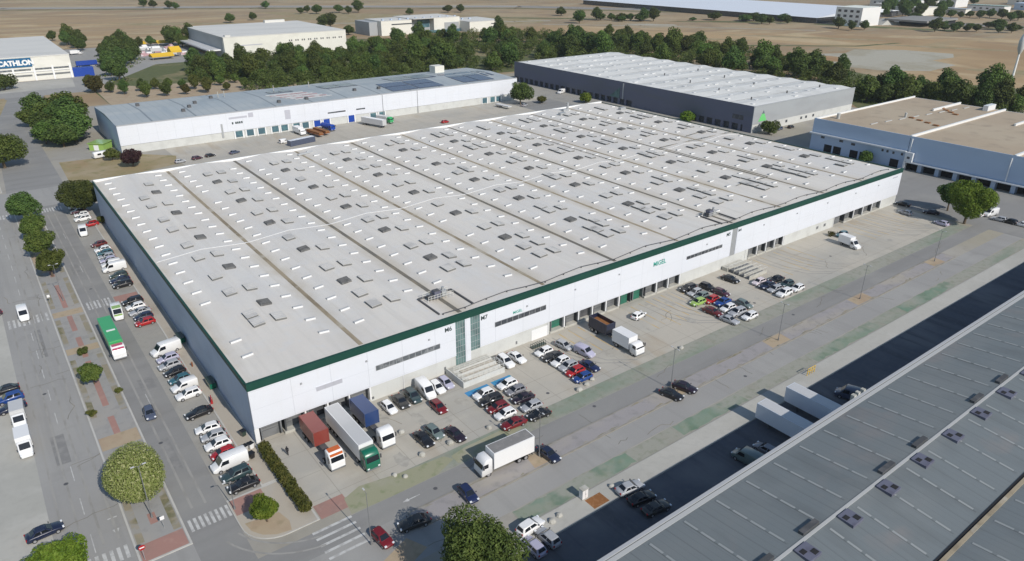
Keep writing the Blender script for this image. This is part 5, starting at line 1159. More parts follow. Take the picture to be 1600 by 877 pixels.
# ------------------------------------------------------------------ trees
def crown_data(name, seed, lobes, n, size, inner=.5):
    r = random.Random(seed); b = MB()
    wts = [l[3] * l[4] * l[5] for l in lobes]
    for i in range(n):
        cx, cy, cz, rx, ry, rz = r.choices(lobes, wts)[0]
        while True:
            d = Vector((r.uniform(-1, 1), r.uniform(-1, 1), r.uniform(-1, 1)))
            if .05 < d.length < 1: break
        d.normalize(); rad = inner + (1.02 - inner) * (r.random() ** .55)
        p = Vector((cx + d.x * rx * rad, cy + d.y * ry * rad, cz + d.z * rz * rad))
        nn = (d * 1.0 + Vector((r.uniform(-1, 1), r.uniform(-1, 1), r.uniform(-.4, 1.2))) * .9).normalized()
        a = nn.orthogonal().normalized(); t = r.uniform(0, 6.28); c = nn.cross(a)
        e1 = a * math.cos(t) + c * math.sin(t); e2 = nn.cross(e1); s = size * r.uniform(.55, 1.3)
        q = nn * s * .25
        b.face([p - e1 * s - e2 * s * .1 - q, p - e2 * s * .55, p + e1 * s - q, p + e2 * s * .6])
    me = bpy.data.meshes.new(name); me.from_pydata(b.v, [], b.f); me.update(); return me
def lobes_for(seed, R_, Hc, z0, k=7, flat=1.0):
    r = random.Random(seed); out = [(0, 0, z0 + Hc * .5, R_ * .72, R_ * .72, Hc * .46)]
    for i in range(k):
        a = 6.283 * i / k + r.uniform(-.4, .4); d = R_ * r.uniform(.42, .66); s = R_ * r.uniform(.32, .5)
        out.append((d * math.cos(a), d * math.sin(a), z0 + Hc * r.uniform(.28, .72), s, s, s * flat * r.uniform(.75, 1.1)))
    for i in range(max(2, k // 2)):
        a = r.uniform(0, 6.28); d = R_ * r.uniform(.1, .4); s = R_ * r.uniform(.28, .42)
        out.append((d * math.cos(a), d * math.sin(a), z0 + Hc * r.uniform(.7, .92), s, s, s * .8))
    return out
def trunk_data(name, seed, h, r0, R_, limbs=5):
    r = random.Random(seed); b = MB(); b.tube((0, 0, -.05), (r.uniform(-.15, .15), r.uniform(-.15, .15), h), r0, r0 * .6, 8)
    for i in range(limbs):
        a = 6.283 * i / limbs + r.uniform(-.4, .4); q = (math.cos(a) * R_ * .55, math.sin(a) * R_ * .55, h + R_ * r.uniform(.35, .8)); b.tube((0, 0, h * r.uniform(.75, 1)), q, r0 * .5, r0 * .14, 6)
    me = b.data(name); me.materials.append(M['bark']); return me
def tree(label, x, y, crown, trunk, mat, s=1.0, group=None, name='broadleaf_tree', sz=None, z=0.0):
    t = empty(name, (x, y, z), rnd.uniform(0, 6.28), label, 'tree', group); t.scale = (s, s, sz or s)
    o = link('crown', crown, t)
    if not crown.materials: crown.materials.append(None)
    o.material_slots[0].link = 'OBJECT'; o.material_slots[0].material = M[mat]
    link('trunk', trunk, t)
    return t
def big(label, x, y, R_, Hc, z0, n, size, mat, seed, k=8, name='broadleaf_tree', z=0, flat=1.0):
    return tree(label, x, y, crown_data('crown', seed, lobes_for(seed, R_, Hc, z0, k, flat), n, size), trunk_data('trunk', seed, z0 + Hc * .25, max(.12, R_ * .06), R_), mat, 1.0, None, name, z=z)
zm = .13
big('big dark green tree at the bottom edge casting a blue shadow on the road', 12.6, -46.6, 6.0, 8.0, 2.2, 26000, .21, 'leaf_olive', 3, 11, z=.02)
tree('round pale green flowering tree on the avenue median', -18.2, -3.0, crown_data('crown', 11, [(0, 0, 5.2, 3.9, 3.9, 4.3), (.8, .5, 6.0, 3.1, 3.1, 3.4), (-.8, -.6, 5.4, 3.2, 3.3, 3.6), (.3, -1.1, 4.0, 3.2, 3.0, 2.9), (-.5, 1.0, 4.6, 3.2, 3.2, 3.2), (1.2, -.3, 4.2, 2.9, 2.9, 2.9)], 27000, .15, .66), trunk_data('trunk', 11, 3.0, .24, 4.3), 'leaf_pale', z=zm)
big('bright green leafy tree in the bottom left corner', -29.6, -15.2, 4.6, 6.0, 1.6, 15000, .2, 'leaf_bright', 12, 8)
big('small bright green tree on the corner pavement by the hedge', -4.8, -18.3, 2.3, 3.2, .9, 8000, .15, 'leaf_bright', 13, 7, z=zm)
big('small dark tree on the median beside the brick path', -18.1, 36.0, 2.2, 3.3, 1.0, 4200, .19, 'leaf_mid', 14, 6, z=zm)
big('low shrub alone on the median near the green topped lorry', -18.0, 49.6, 1.15, 1.1, .2, 1500, .15, 'leaf_mid', 15, 5, 'shrub', z=zm)
big('largest and farthest median tree, beside the upper avenue crossing', -18.5, 146.0, 5.0, 7, 2, 8000, .3, 'leaf_dark', 16, 8, z=zm)
big('median tree second from the upper crossing', -18.2, 127.5, 3.7, 5.5, 1.8, 6500, .27, 'leaf_mid', 17, 7, z=zm)
big('median tree third from the upper crossing', -18.0, 112.0, 4.0, 5.5, 1.6, 7000, .27, 'leaf_mid', 18, 7, z=zm)
big('nearest median tree of the four in the upper row', -17.7, 96.5, 3.7, 5.2, 1.6, 7000, .27, 'leaf_mid', 19, 7, z=zm)
big('dark tree hugging the far left corner of the huge warehouse', -3.0, 145.5, 6.2, 9.5, 1.2, 13000, .3, 'leaf_dark', 20, 7)
big('olive shrub at the foot of the far warehouse corner', -.6, 131.8, 1.7, 1.8, .3, 1600, .2, 'leaf_hedge', 21, 5, 'shrub', z=zm)
big('purple leaved tree at the dry verge behind the huge warehouse', 20.0, 192.5, 4.3, 5.0, 1.2, 4500, .3, 'leaf_purple', 22, 6)
big('small olive tree left of the purple leaved one', 15.6, 207.0, 3.2, 3.6, 1, 2600, .3, 'leaf_hedge', 23, 6)
big('large lone tree in the street beside the right end of the huge warehouse', 205.3, -22.0, 7.0, 10.5, 2.2, 20000, .27, 'leaf_bright', 24, 9)
big('dark tree leaning on the left flank of the large lone street tree', 213.6, -13.5, 4.4, 7, 2.2, 6000, .33, 'leaf_dark', 25, 7)
big('dark tree at the right end of the long white warehouse', 209.5, 201.0, 6.6, 9, 2, 6500, .42, 'leaf_dark', 26, 7)
big('olive bush right of the dark tree at the long warehouse end', 221.0, 197.5, 3.2, 3, .5, 1600, .36, 'leaf_hedge', 27, 5, 'shrub')
big('bright bush against the charcoal warehouse behind the far roof corner', 240.5, 184.0, 4.2, 4.6, .8, 2400, .4, 'leaf_bright', 28, 6)
big('yellow green bush by the charcoal warehouse dock doors', 249.0, 121.5, 4.2, 4.0, .6, 2200, .38, 'leaf_bright', 29, 6)
big('dark bush at the end corner of the charcoal warehouse', 257.4, 82.6, 4.6, 5.0, .6, 2600, .38, 'leaf_dark', 30, 6)
big('green bush at the foot of the blue-grey wall', 246.6, 31.5, 3.2, 3.6, .5, 2200, .34, 'leaf_mid', 31, 6)
big('broad drooping tree at the left frame edge beside the far street', -18.6, 219.0, 9.5, 10, 2.0, 9000, .42, 'leaf_mid', 32, 9)
big('small dark tree in front of the store at the far left', -4.0, 412.0, 7.5, 7, 1.2, 2600, .6, 'leaf_dark', 33, 7)
big('brownish tree by the rail of the store forecourt', 36.0, 371.0, 6.0, 8, 1, 2200, .6, 'leaf_hedge', 34, 6)
# clipped hedge
hd = MB()
lob = []
for i in range(15):
    yy = -2.2 - i * 1.22; lob.append((.45 + rnd.uniform(-.12, .12) - .00 * i, yy, .85, 1.05, 1.0, .85))
o = link('hedge', crown_data('hedge', 77, lob, 10000, .17, .35), None, M['leaf_hedge']); tag(o, 'long clipped hedge between the corner pavement and the left dock yard', 'hedge'); o.location = (0, 0, .02)
for x, y, s, lab in ((164.0, -4.0, 1.2, 'small bush by the front wall beside the dark teal hatchback'), (-15.0, 30.3, .8, 'tiny weedy bush on the right edge of the median'), (-20.2, 25.2, .9, 'tiny weedy bush on the left edge of the median')):
    big(lab, x, y, s, s, .1, 500, .16, 'leaf_hedge', int(x * 7) % 99, 4, 'shrub', z=0 if x > 0 else zm)
# shared far trees
FAR = []
for i in range(7):
    R_ = 4.2; FAR.append((crown_data('far_crown', 100 + i, lobes_for(100 + i, R_, (6.4, 7.2, 9.8, 7.8, 6.0, 8.6, 7.0)[i], 1.2, 5 + i % 4), 2600, .40, .5), trunk_data('far_trunk', 100 + i, 3.2, .26, R_, 4)))
TREES = {
'belt_back': [(444.9, 335.3), (454.5, 388.6), (471.2, 307.9), (432.3, 189.2), (438.4, 285.8), (416.7, 386.8), (411.0, 180.1), (438.1, 316.4), (423.4, 165.5), (405.7, 135.7), (421.5, 207.9), (461.0, 258.3), (455.3, 365.7), (436.9, 345.3), (459.2, 370.1), (443.9, 387.3), (421.7, 389.1), (438.5, 208.7), (427.1, 186.5), (442.5, 360.2), (431.2, 240.9), (445.5, 348.9), (406.0, 365.7), (475.8, 367.9), (433.9, 331.7), (433.1, 202.4), (426.9, 159.7), (472.6, 301.4), (434.8, 216.4), (423.4, 348.4), (457.4, 321.4), (448.3, 340.6), (423.6, 324.3), (447.1, 287.8), (431.8, 357.4), (422.5, 365.1), (465.2, 319.5), (436.3, 272.6), (470.8, 257.3), (450.6, 328.8), (457.9, 287.8), (448.4, 240.6), (430.0, 308.3), (432.5, 183.3)],
'belt_east': [(352.3, 329.3), (397.4, 265.3), (396.2, 348.9), (348.8, 319.5), (242.3, 320.2), (356.1, 442.1), (431.0, 250.5), (432.9, 294.2), (245.3, 341.1), (389.4, 418.0), (389.4, 200.3), (359.5, 334.5), (384.7, 220.9), (283.5, 306.8), (381.4, 329.6), (318.2, 451.6), (412.6, 312.6), (373.3, 345.1), (404.7, 181.9), (283.4, 419.2), (281.2, 400.7), (417.5, 161.7), (252.2, 327.7), (395.9, 133.9), (268.9, 415.3), (391.6, 356.8), (402.5, 190.4), (251.4, 337.0), (344.3, 386.3), (410.5, 158.6), (423.6, 248.4), (251.7, 344.8), (329.1, 449.3), (339.8, 340.8), (276.2, 314.9), (274.2, 389.4), (374.4, 353.6), (237.3, 358.5), (410.2, 288.2), (289.3, 406.6), (397.9, 160.6), (404.6, 302.1), (380.3, 256.4), (321.4, 441.6), (410.9, 165.3), (299.3, 459.6), (368.8, 360.7), (321.7, 462.4), (244.4, 358.7), (282.3, 360.9), (306.3, 473.0), (378.6, 377.2), (414.9, 292.3), (419.8, 332.4), (300.9, 342.4), (377.1, 450.3), (397.6, 225.5), (383.0, 316.6), (414.3, 353.3), (384.6, 323.6), (315.2, 414.2), (377.6, 370.9), (277.1, 412.5), (276.0, 361.5), (346.3, 418.0), (418.5, 281.0), (382.7, 198.8), (404.2, 339.8), (400.3, 291.9), (392.7, 229.7), (367.8, 431.6), (354.7, 408.1), (330.4, 328.0), (322.6, 371.7), (335.9, 407.4), (297.9, 330.6), (367.0, 303.9), (345.4, 392.8), (383.2, 359.2), (368.8, 422.3), (380.0, 337.1), (264.3, 301.8), (414.4, 197.8), (369.1, 315.6)],
'belt_mid': [(235.2, 380.9), (151.5, 366.4), (123.2, 416.2), (101.8, 407.1), (258.8, 449.7), (237.8, 386.7), (176.0, 402.0), (146.4, 412.5), (204.0, 412.2), (126.6, 355.8), (210.6, 418.0), (230.1, 429.3), (101.6, 396.0), (135.8, 424.9), (110.5, 433.3), (239.5, 441.2), (253.3, 427.2), (165.6, 392.4), (106.1, 384.9), (200.1, 381.0), (113.0, 411.3), (165.6, 423.1), (244.3, 428.3), (149.5, 345.8), (186.9, 378.2), (167.1, 369.5), (191.0, 424.9), (250.3, 408.4), (149.5, 375.8), (99.3, 387.3), (104.0, 366.8), (108.6, 395.0), (107.8, 378.4), (182.7, 382.1), (194.7, 337.1), (179.5, 394.2), (177.9, 410.8), (119.3, 436.4), (175.2, 366.8), (185.1, 368.9), (225.3, 346.7), (123.6, 392.3), (272.5, 450.7), (211.5, 348.4), (143.5, 432.7), (120.1, 400.6), (220.6, 381.0), (138.3, 407.4), (142.8, 404.3), (96.8, 382.4), (149.9, 391.3), (164.7, 402.2), (150.7, 352.6), (180.7, 430.3), (117.2, 377.7), (190.1, 407.1), (131.4, 391.8), (158.9, 349.5), (258.5, 415.2), (168.5, 415.7), (139.2, 365.8), (240.2, 406.4), (236.4, 413.3), (214.1, 360.1), (183.1, 418.4), (271.4, 428.2), (103.2, 417.6), (244.0, 400.2), (120.8, 359.4), (161.1, 340.6), (222.0, 353.7), (229.5, 390.9), (118.7, 366.4), (224.4, 387.1), (249.3, 443.9), (142.0, 378.6), (217.7, 417.3), (110.1, 416.1), (172.5, 374.8), (204.5, 369.4), (279.8, 458.9), (184.3, 343.9), (198.9, 341.3), (176.5, 358.4)],
'clump_store': [(73.3, 552.3), (66.9, 504.2), (55.3, 406.2), (76.2, 481.7), (60.9, 476.7), (55.1, 431.4), (82.0, 520.3), (78.4, 542.0), (60.7, 457.4), (64.8, 497.1), (90.5, 552.5), (68.8, 467.2), (68.8, 538.6), (82.8, 500.9), (86.6, 527.5)],
'row_field': [(132.0, 562.7), (61.0, 584.0), (112.9, 587.6), (92.2, 597.9), (132.3, 576.7), (124.9, 571.1), (51.2, 675.4), (59.1, 606.4), (87.6, 579.1), (81.6, 590.4), (58.5, 638.0), (63.9, 613.9), (140.6, 567.6), (102.3, 579.8), (130.5, 587.7), (56.2, 628.8)],
'belt_right': [(370.7, 80.1), (389.3, 33.9), (396.1, 59.2), (375.7, 95.6), (398.5, 51.3), (385.3, 64.3), (381.8, 38.5), (373.6, 62.6), (406.1, 49.9), (376.8, 43.2), (364.7, 96.1), (376.1, 81.8), (382.3, 96.9), (400.7, 66.9), (377.0, 67.3), (401.8, 72.4), (382.2, 79.4), (390.4, 59.1), (375.0, 55.8), (389.8, 74.1), (365.2, 87.4), (394.3, 67.6), (390.6, 94.9), (378.2, 89.7), (409.4, 36.8), (397.0, 85.2), (382.6, 48.7)],
'grove': [(0.8, 265.7), (3.0, 279.2), (8.2, 257.6), (-2.7, 292.0), (13.5, 254.8), (9.3, 276.7), (9.4, 297.4), (0.6, 299.5), (3.4, 273.1), (20.3, 293.2), (0.7, 256.5), (15.1, 270.9), (15.3, 286.4), (3.7, 241.4), (3.7, 286.4), (-1.6, 251.2), (12.1, 281.5), (13.1, 247.7), (16.4, 301.0), (9.2, 271.0)],
'wood': [(374.4, 327.8), (270.5, 303.4), (457.7, 216.1), (264.3, 426.0), (246.8, 369.3), (347.1, 459.1), (408.5, 477.0), (262.7, 354.2), (407.7, 320.3), (440.7, 231.8), (447.4, 273.8), (398.9, 425.6), (315.6, 464.2), (463.5, 293.8), (267.1, 412.5), (333.4, 371.5), (378.9, 311.9), (379.7, 239.6), (262.1, 387.2), (429.5, 340.2), (323.6, 415.0), (438.3, 296.7), (444.5, 223.9), (373.9, 463.9), (381.6, 122.5), (463.3, 341.5), (403.4, 473.4), (399.6, 402.8), (361.3, 294.1), (394.3, 275.2), (240.5, 358.1), (265.5, 345.6), (381.5, 293.0), (463.2, 279.4), (415.6, 472.5), (363.5, 338.6), (383.6, 236.3), (380.1, 463.5), (387.8, 193.3), (350.9, 360.0), (260.9, 456.2), (359.9, 386.0), (260.9, 349.9), (398.8, 233.7), (351.3, 342.3), (405.9, 333.0), (334.2, 401.2), (212.9, 394.2), (422.9, 400.9), (407.1, 259.2), (213.1, 405.4), (238.9, 369.5), (386.4, 214.5), (415.2, 338.2), (397.0, 278.1), (359.1, 464.3), (358.0, 303.4), (382.1, 259.1), (282.9, 376.8), (374.0, 299.7), (423.2, 235.4), (381.1, 274.4), (337.3, 444.2), (442.4, 183.0), (420.4, 316.5), (459.6, 236.1), (376.6, 359.2), (382.5, 134.8), (433.3, 164.6), (325.6, 403.5), (443.6, 374.4), (254.3, 394.0), (240.2, 346.6), (466.2, 339.1), (351.2, 314.1), (414.8, 333.5), (368.5, 328.5), (425.2, 145.1), (447.0, 346.3), (435.4, 382.5), (407.3, 386.0), (284.5, 474.7), (396.6, 259.1), (318.1, 375.7), (256.5, 340.6), (453.8, 210.0), (283.8, 435.4), (409.6, 212.0), (457.7, 292.5), (444.1, 289.4), (405.1, 251.6), (286.3, 336.0), (384.0, 376.7), (415.1, 287.9), (324.8, 476.1), (267.1, 368.0), (426.4, 326.4), (216.8, 399.7), (428.4, 362.5), (442.0, 392.2), (396.9, 212.2), (293.0, 465.4), (306.5, 421.0), (237.3, 334.1), (456.5, 345.9), (374.1, 447.7), (290.7, 327.0), (429.3, 359.0), (366.1, 324.2), (297.5, 353.5), (442.2, 253.6), (337.8, 327.8), (217.3, 374.6), (399.4, 253.0), (232.6, 412.0), (389.6, 262.9), (447.3, 367.6), (389.1, 167.2), (456.1, 362.7), (392.2, 279.9), (366.7, 470.9), (390.4, 474.4), (406.9, 414.0), (316.6, 485.0), (378.5, 429.0), (436.4, 354.9), (445.3, 204.9), (417.2, 261.0), (228.7, 422.5), (446.8, 300.2), (379.5, 494.1), (273.0, 320.7), (336.6, 486.5), (386.7, 211.4), (382.4, 348.8), (285.9, 370.7), (288.1, 413.9), (291.7, 430.8), (443.3, 441.4), (405.8, 240.2), (439.6, 273.6), (385.0, 402.0), (388.3, 402.7), (439.8, 174.7), (277.0, 392.4), (311.6, 360.8), (413.0, 306.5), (217.4, 430.1), (402.0, 427.3), (456.4, 331.4), (431.0, 300.1), (325.7, 482.5), (435.5, 338.5), (412.6, 497.9), (409.6, 346.7), (403.2, 316.1), (456.4, 313.9), (366.2, 348.6), (444.8, 414.3), (395.3, 389.4), (422.8, 434.6), (227.1, 360.6), (390.3, 246.5), (374.5, 414.1), (412.8, 328.2), (345.3, 377.9), (439.3, 356.5), (401.5, 326.7), (406.2, 222.4), (394.4, 152.9), (390.9, 438.8), (463.4, 230.9), (438.3, 242.6), (376.9, 475.4), (319.8, 348.7), (328.7, 425.6), (312.9, 381.4), (314.0, 407.6), (421.7, 438.5), (420.0, 486.7), (355.1, 383.3), (184.5, 334.9), (335.3, 324.8), (330.9, 420.4), (425.1, 445.2), (368.0, 295.6), (401.8, 434.4), (397.5, 379.5), (439.3, 292.8), (427.7, 293.2), (400.5, 437.9), (332.0, 337.0), (417.9, 468.7), (246.6, 411.7), (351.2, 469.1), (362.0, 410.6), (291.0, 330.2), (431.8, 434.6), (428.5, 391.2), (397.2, 222.0), (460.2, 338.7), (321.1, 454.4), (215.2, 338.5), (299.3, 429.4), (261.0, 318.7), (266.3, 458.7), (388.7, 329.4), (425.7, 259.2), (391.4, 270.9), (291.0, 410.8), (369.7, 397.0), (444.5, 307.0), (261.2, 337.7), (469.9, 267.2), (410.7, 135.1), (414.4, 462.2), (441.1, 316.7), (216.2, 388.8), (260.1, 397.8), (336.0, 382.0), (276.9, 348.5), (246.3, 415.7), (295.2, 437.5), (401.8, 461.6), (382.1, 436.6), (262.1, 327.9), (364.8, 351.6), (257.9, 331.1), (349.4, 466.2), (417.2, 440.3), (346.6, 421.7), (449.9, 208.7), (364.0, 330.0), (417.3, 456.2), (381.6, 425.4), (310.1, 337.8), (426.0, 195.0), (229.0, 402.9), (441.5, 196.6), (268.1, 438.2), (250.8, 388.0), (465.3, 286.5), (390.9, 241.3), (294.6, 401.2), (350.2, 385.8), (394.5, 178.3), (268.5, 396.5), (316.5, 399.3), (205.3, 344.2), (421.8, 220.7), (408.7, 406.4), (453.6, 220.5), (424.2, 282.2), (429.4, 181.5), (396.7, 469.8), (328.1, 457.8), (441.0, 305.2), (347.2, 304.2), (370.3, 429.3), (465.5, 233.8), (279.7, 404.1), (416.9, 431.5), (269.4, 349.6), (406.1, 359.1), (289.9, 400.3), (377.7, 334.3), (413.7, 324.2), (411.3, 149.2), (201.9, 354.3), (339.6, 489.2), (428.4, 334.5), (208.4, 358.5), (379.0, 381.5), (358.5, 397.5), (473.1, 265.5), (309.0, 331.0), (402.0, 122.3), (472.9, 292.6), (439.1, 438.4), (393.1, 381.9), (385.3, 416.9), (453.7, 269.9), (389.8, 134.1), (468.8, 241.2), (428.4, 493.2), (376.6, 495.2), (375.3, 293.7), (448.9, 397.7), (356.2, 475.6), (219.9, 402.0), (361.6, 359.3), (397.3, 353.7), (340.5, 310.6), (384.0, 270.1), (311.1, 439.3), (291.2, 393.0), (419.4, 433.8), (244.7, 345.7), (316.0, 337.7), (413.0, 257.5), (308.8, 358.5), (357.8, 344.5), (350.7, 488.1), (348.8, 339.2), (386.3, 305.9), (416.4, 135.2), (251.8, 352.6), (336.5, 426.6), (225.4, 350.8), (472.1, 248.5), (405.1, 272.9), (309.4, 481.5), (387.6, 179.2), (446.0, 402.5), (381.6, 453.3), (302.8, 349.6), (338.6, 484.0), (426.1, 470.9), (440.1, 397.0), (441.5, 237.6), (456.7, 212.4), (277.0, 398.7), (459.9, 343.4), (391.1, 256.0), (406.4, 446.4), (330.4, 366.2), (459.4, 362.4), (440.4, 402.0), (294.9, 343.5), (308.5, 452.2), (452.4, 317.7), (233.7, 373.5), (446.4, 371.4), (269.8, 312.5), (378.3, 399.2), (364.8, 342.8), (321.1, 488.0), (285.1, 312.4), (454.8, 337.8), (323.0, 327.8), (398.5, 274.8), (337.5, 480.9), (313.1, 452.5), (446.1, 429.8), (252.6, 430.4), (417.1, 199.5), (443.2, 356.6), (274.3, 367.3), (274.7, 324.7), (427.3, 385.7), (368.0, 389.8), (245.9, 447.0), (449.4, 292.9), (364.3, 388.5), (433.6, 420.8), (191.5, 338.8), (276.7, 381.4), (459.3, 279.9), (205.0, 360.0), (391.3, 293.9), (352.0, 463.9), (363.5, 377.7), (443.7, 395.4), (313.2, 482.9), (412.3, 243.1), (224.7, 429.2), (475.4, 279.8), (431.9, 156.2), (255.0, 363.0), (411.3, 162.0), (432.6, 318.7), (290.4, 426.8), (387.0, 121.5), (387.0, 357.6), (351.8, 392.7), (198.0, 359.4), (303.4, 483.0), (346.9, 316.8), (230.6, 346.9), (316.7, 381.7), (415.2, 420.9), (382.4, 146.3), (348.8, 369.1), (299.7, 410.8), (329.8, 350.2), (460.3, 275.5), (260.7, 383.2), (362.8, 439.5), (318.4, 447.4), (357.7, 352.0), (408.2, 341.1), (341.8, 464.0), (340.0, 345.0), (436.2, 406.0), (416.8, 494.6), (398.7, 494.5), (447.4, 357.2), (215.3, 378.4), (316.2, 387.7), (452.6, 399.9), (397.9, 152.7), (463.2, 271.9), (277.8, 353.7), (395.7, 207.8), (193.0, 358.3), (475.7, 285.8), (459.7, 308.9), (381.1, 366.9), (408.1, 362.6), (383.1, 386.8), (354.2, 302.1), (407.8, 161.2), (330.9, 472.5), (460.5, 263.9), (399.5, 448.0), (407.4, 232.1), (440.1, 441.5), (349.3, 390.8), (391.9, 377.7), (444.0, 303.3), (445.4, 266.8), (401.7, 179.2), (418.7, 415.8), (277.1, 340.6), (303.8, 388.9), (451.7, 380.0), (280.7, 379.3), (237.5, 409.5), (417.9, 340.3), (403.4, 379.3), (208.0, 343.5), (206.7, 344.0), (200.6, 288.6), (134.0, 344.0), (119.5, 341.2), (201.4, 292.4), (223.2, 331.0), (136.2, 306.0), (196.4, 324.8), (183.8, 340.2), (149.4, 340.4), (233.5, 340.0), (164.8, 299.4), (173.1, 309.6), (194.7, 288.9), (146.1, 289.1), (124.0, 303.8), (178.3, 336.0), (156.7, 342.4), (172.6, 347.1), (151.5, 304.7), (129.0, 336.0), (185.0, 346.6), (172.5, 334.2), (129.4, 345.4), (117.5, 295.7), (236.6, 287.7), (232.6, 349.6), (116.4, 311.1), (211.1, 348.0), (178.3, 343.8), (163.2, 333.0), (117.0, 327.0), (135.4, 331.4), (144.7, 284.9), (166.4, 298.5), (173.8, 283.4), (164.2, 297.8), (154.8, 323.9), (204.1, 315.3), (163.6, 302.2), (187.1, 332.6), (139.1, 291.4), (199.4, 300.9), (206.4, 320.2), (120.1, 306.0), (229.2, 338.9), (192.8, 349.8), (237.1, 335.6), (221.5, 316.5), (224.1, 302.2), (230.6, 348.7), (214.5, 347.3), (196.6, 328.5), (122.5, 331.6), (119.3, 343.3), (212.7, 341.7), (204.2, 301.6), (186.3, 315.8), (222.0, 323.0), (161.3, 331.1), (209.3, 325.6), (156.2, 327.6), (182.2, 290.1), (143.2, 292.8), (174.6, 290.5), (207.3, 322.6), (125.8, 330.1), (210.1, 285.2), (203.4, 314.8), (224.8, 344.4), (188.3, 336.3), (132.3, 332.5), (199.0, 333.1), (166.7, 298.7), (157.4, 294.2), (194.0, 328.5), (188.7, 335.8), (145.3, 323.6), (211.7, 325.2), (130.8, 302.1), (148.4, 303.9), (196.9, 308.3), (135.0, 346.5), (183.5, 344.0), (164.0, 290.9), (117.2, 344.1), (111.5, 288.0), (185.7, 310.4), (113.1, 305.8), (184.4, 294.0), (156.7, 299.4), (173.7, 342.5), (184.6, 333.6), (214.2, 283.9), (120.9, 337.9), (171.9, 310.9), (220.2, 300.0), (170.3, 336.6), (200.1, 287.5), (141.9, 340.7), (187.7, 309.5), (224.7, 318.3), (222.5, 301.3), (187.8, 308.4), (108.5, 327.1), (174.9, 304.8), (149.1, 310.9), (190.3, 347.8), (202.6, 346.3), (147.5, 284.7), (128.1, 339.3), (121.1, 333.9), (236.8, 335.7), (171.7, 296.7), (217.2, 295.8), (108.9, 315.1), (228.0, 349.7), (174.8, 285.7), (168.5, 312.4), (193.1, 308.3), (160.9, 340.3), (211.6, 299.8), (178.8, 286.0), (173.3, 283.9), (190.0, 309.0), (229.1, 316.9), (129.7, 333.7), (158.8, 320.2), (202.5, 309.9), (158.5, 324.2), (154.3, 381.8), (155.9, 358.4), (177.9, 407.4), (137.5, 357.7), (182.3, 370.6), (95.5, 373.8), (184.3, 394.1), (215.7, 435.4), (156.8, 410.0), (172.3, 340.8), (160.9, 378.3), (155.7, 398.2), (125.9, 427.8), (95.8, 390.4), (169.0, 442.0), (165.8, 432.9), (172.2, 363.1), (114.1, 427.1), (121.2, 395.9), (165.5, 329.4), (133.3, 406.8), (186.2, 427.3), (181.0, 436.9), (198.6, 419.9), (161.7, 397.2), (142.7, 336.1), (166.0, 352.8), (145.3, 338.2), (172.7, 428.5), (115.8, 443.3), (111.1, 376.1), (146.5, 445.7), (152.1, 415.8), (132.5, 343.9), (110.6, 449.1), (93.4, 386.9), (122.3, 440.0), (172.0, 355.1), (199.0, 395.2), (172.5, 415.7), (203.1, 416.4), (188.7, 416.5), (119.8, 448.1), (184.5, 439.4), (126.9, 389.8), (163.4, 440.8), (116.1, 433.6), (175.4, 350.2), (97.5, 402.7), (102.6, 385.0), (128.1, 352.2), (135.1, 417.3), (174.9, 439.3), (138.0, 390.3), (135.2, 431.2), (135.3, 361.2), (150.1, 445.2), (126.2, 369.9), (141.9, 445.7), (167.1, 437.6), (135.1, 400.3), (119.8, 422.7), (166.3, 377.0), (121.5, 408.4), (122.3, 352.8), (131.2, 384.2), (143.9, 345.1), (135.9, 435.5), (169.8, 410.9), (403.9, 101.7), (406.8, 105.3), (409.7, 72.4), (413.0, 100.6), (405.8, 76.2), (416.7, 61.4), (382.8, 88.0), (378.9, 36.0), (392.2, 62.9), (369.6, 75.9), (380.7, 109.9), (393.6, 107.9), (421.2, 49.9), (393.9, 75.2), (375.8, 71.3), (380.6, 56.8), (425.3, 90.6), (403.2, 88.9), (401.2, 109.6), (398.4, 96.0), (376.8, 106.1), (411.0, 82.3), (399.8, 101.6), (390.3, 117.5), (407.8, 43.3), (407.7, 116.5), (371.7, 88.0), (419.9, 106.0), (402.5, 47.4), (421.4, 69.5), (386.2, 55.3), (386.0, 30.9), (423.7, 96.6), (410.8, 114.0), (383.5, 106.1), (392.5, 55.5), (361.9, 100.7), (425.3, 70.2), (424.2, 66.7), (404.8, 60.9), (400.8, 43.5), (404.9, 108.6), (387.0, 51.4), (409.9, 77.6), (366.5, 100.6)],

}
MIX = ['leaf_dark', 'leaf_mid', 'leaf_dark', 'leaf_mid', 'leaf_dark']
LAB = {'belt_east': ('dense dark green tree in the belt behind the charcoal warehouse', 'trees of the belt behind the charcoal warehouse', 1.5),
       'belt_back': ('dark green tree at the field edge of the belt behind the charcoal warehouse', 'trees at the field edge of the belt', 1.35),
       'belt_mid': ('bushy green tree in the belt behind the long white warehouse', 'trees of the belt behind the long white warehouse', 1.25),
       'clump_store': ('tall dark tree in the clump between the store and the cream warehouse', 'trees between the store and the cream warehouse', 1.35),
       'row_field': ('small dark tree in the row along the edge of the left field', 'trees along the left field edge', 1.3),
       'belt_right': ('dark green tree beyond the tan roofed warehouse', 'trees beyond the tan roofed warehouse', 1.45),
       'grove': ('dark leafy tree in the dense grove left of the long white warehouse', 'trees of the dense grove', 1.55)}
WOOD = TREES.pop('wood')
for key, pts in TREES.items():
    lab, grp, sc_ = LAB[key]
    for x, y in pts:
        c, t = FAR[rnd.randrange(7)]
        if key == 'grove' and x > 13: x -= 4
        s = sc_ * rnd.uniform(.72, 1.22)
        tree(lab, x, y, c, t, rnd.choice(MIX) if key != 'clump_store' else 'leaf_dark', s, grp, sz=s * rnd.uniform(.85, 1.2) * (.72 if key == 'grove' else 1), name='woodland_tree')
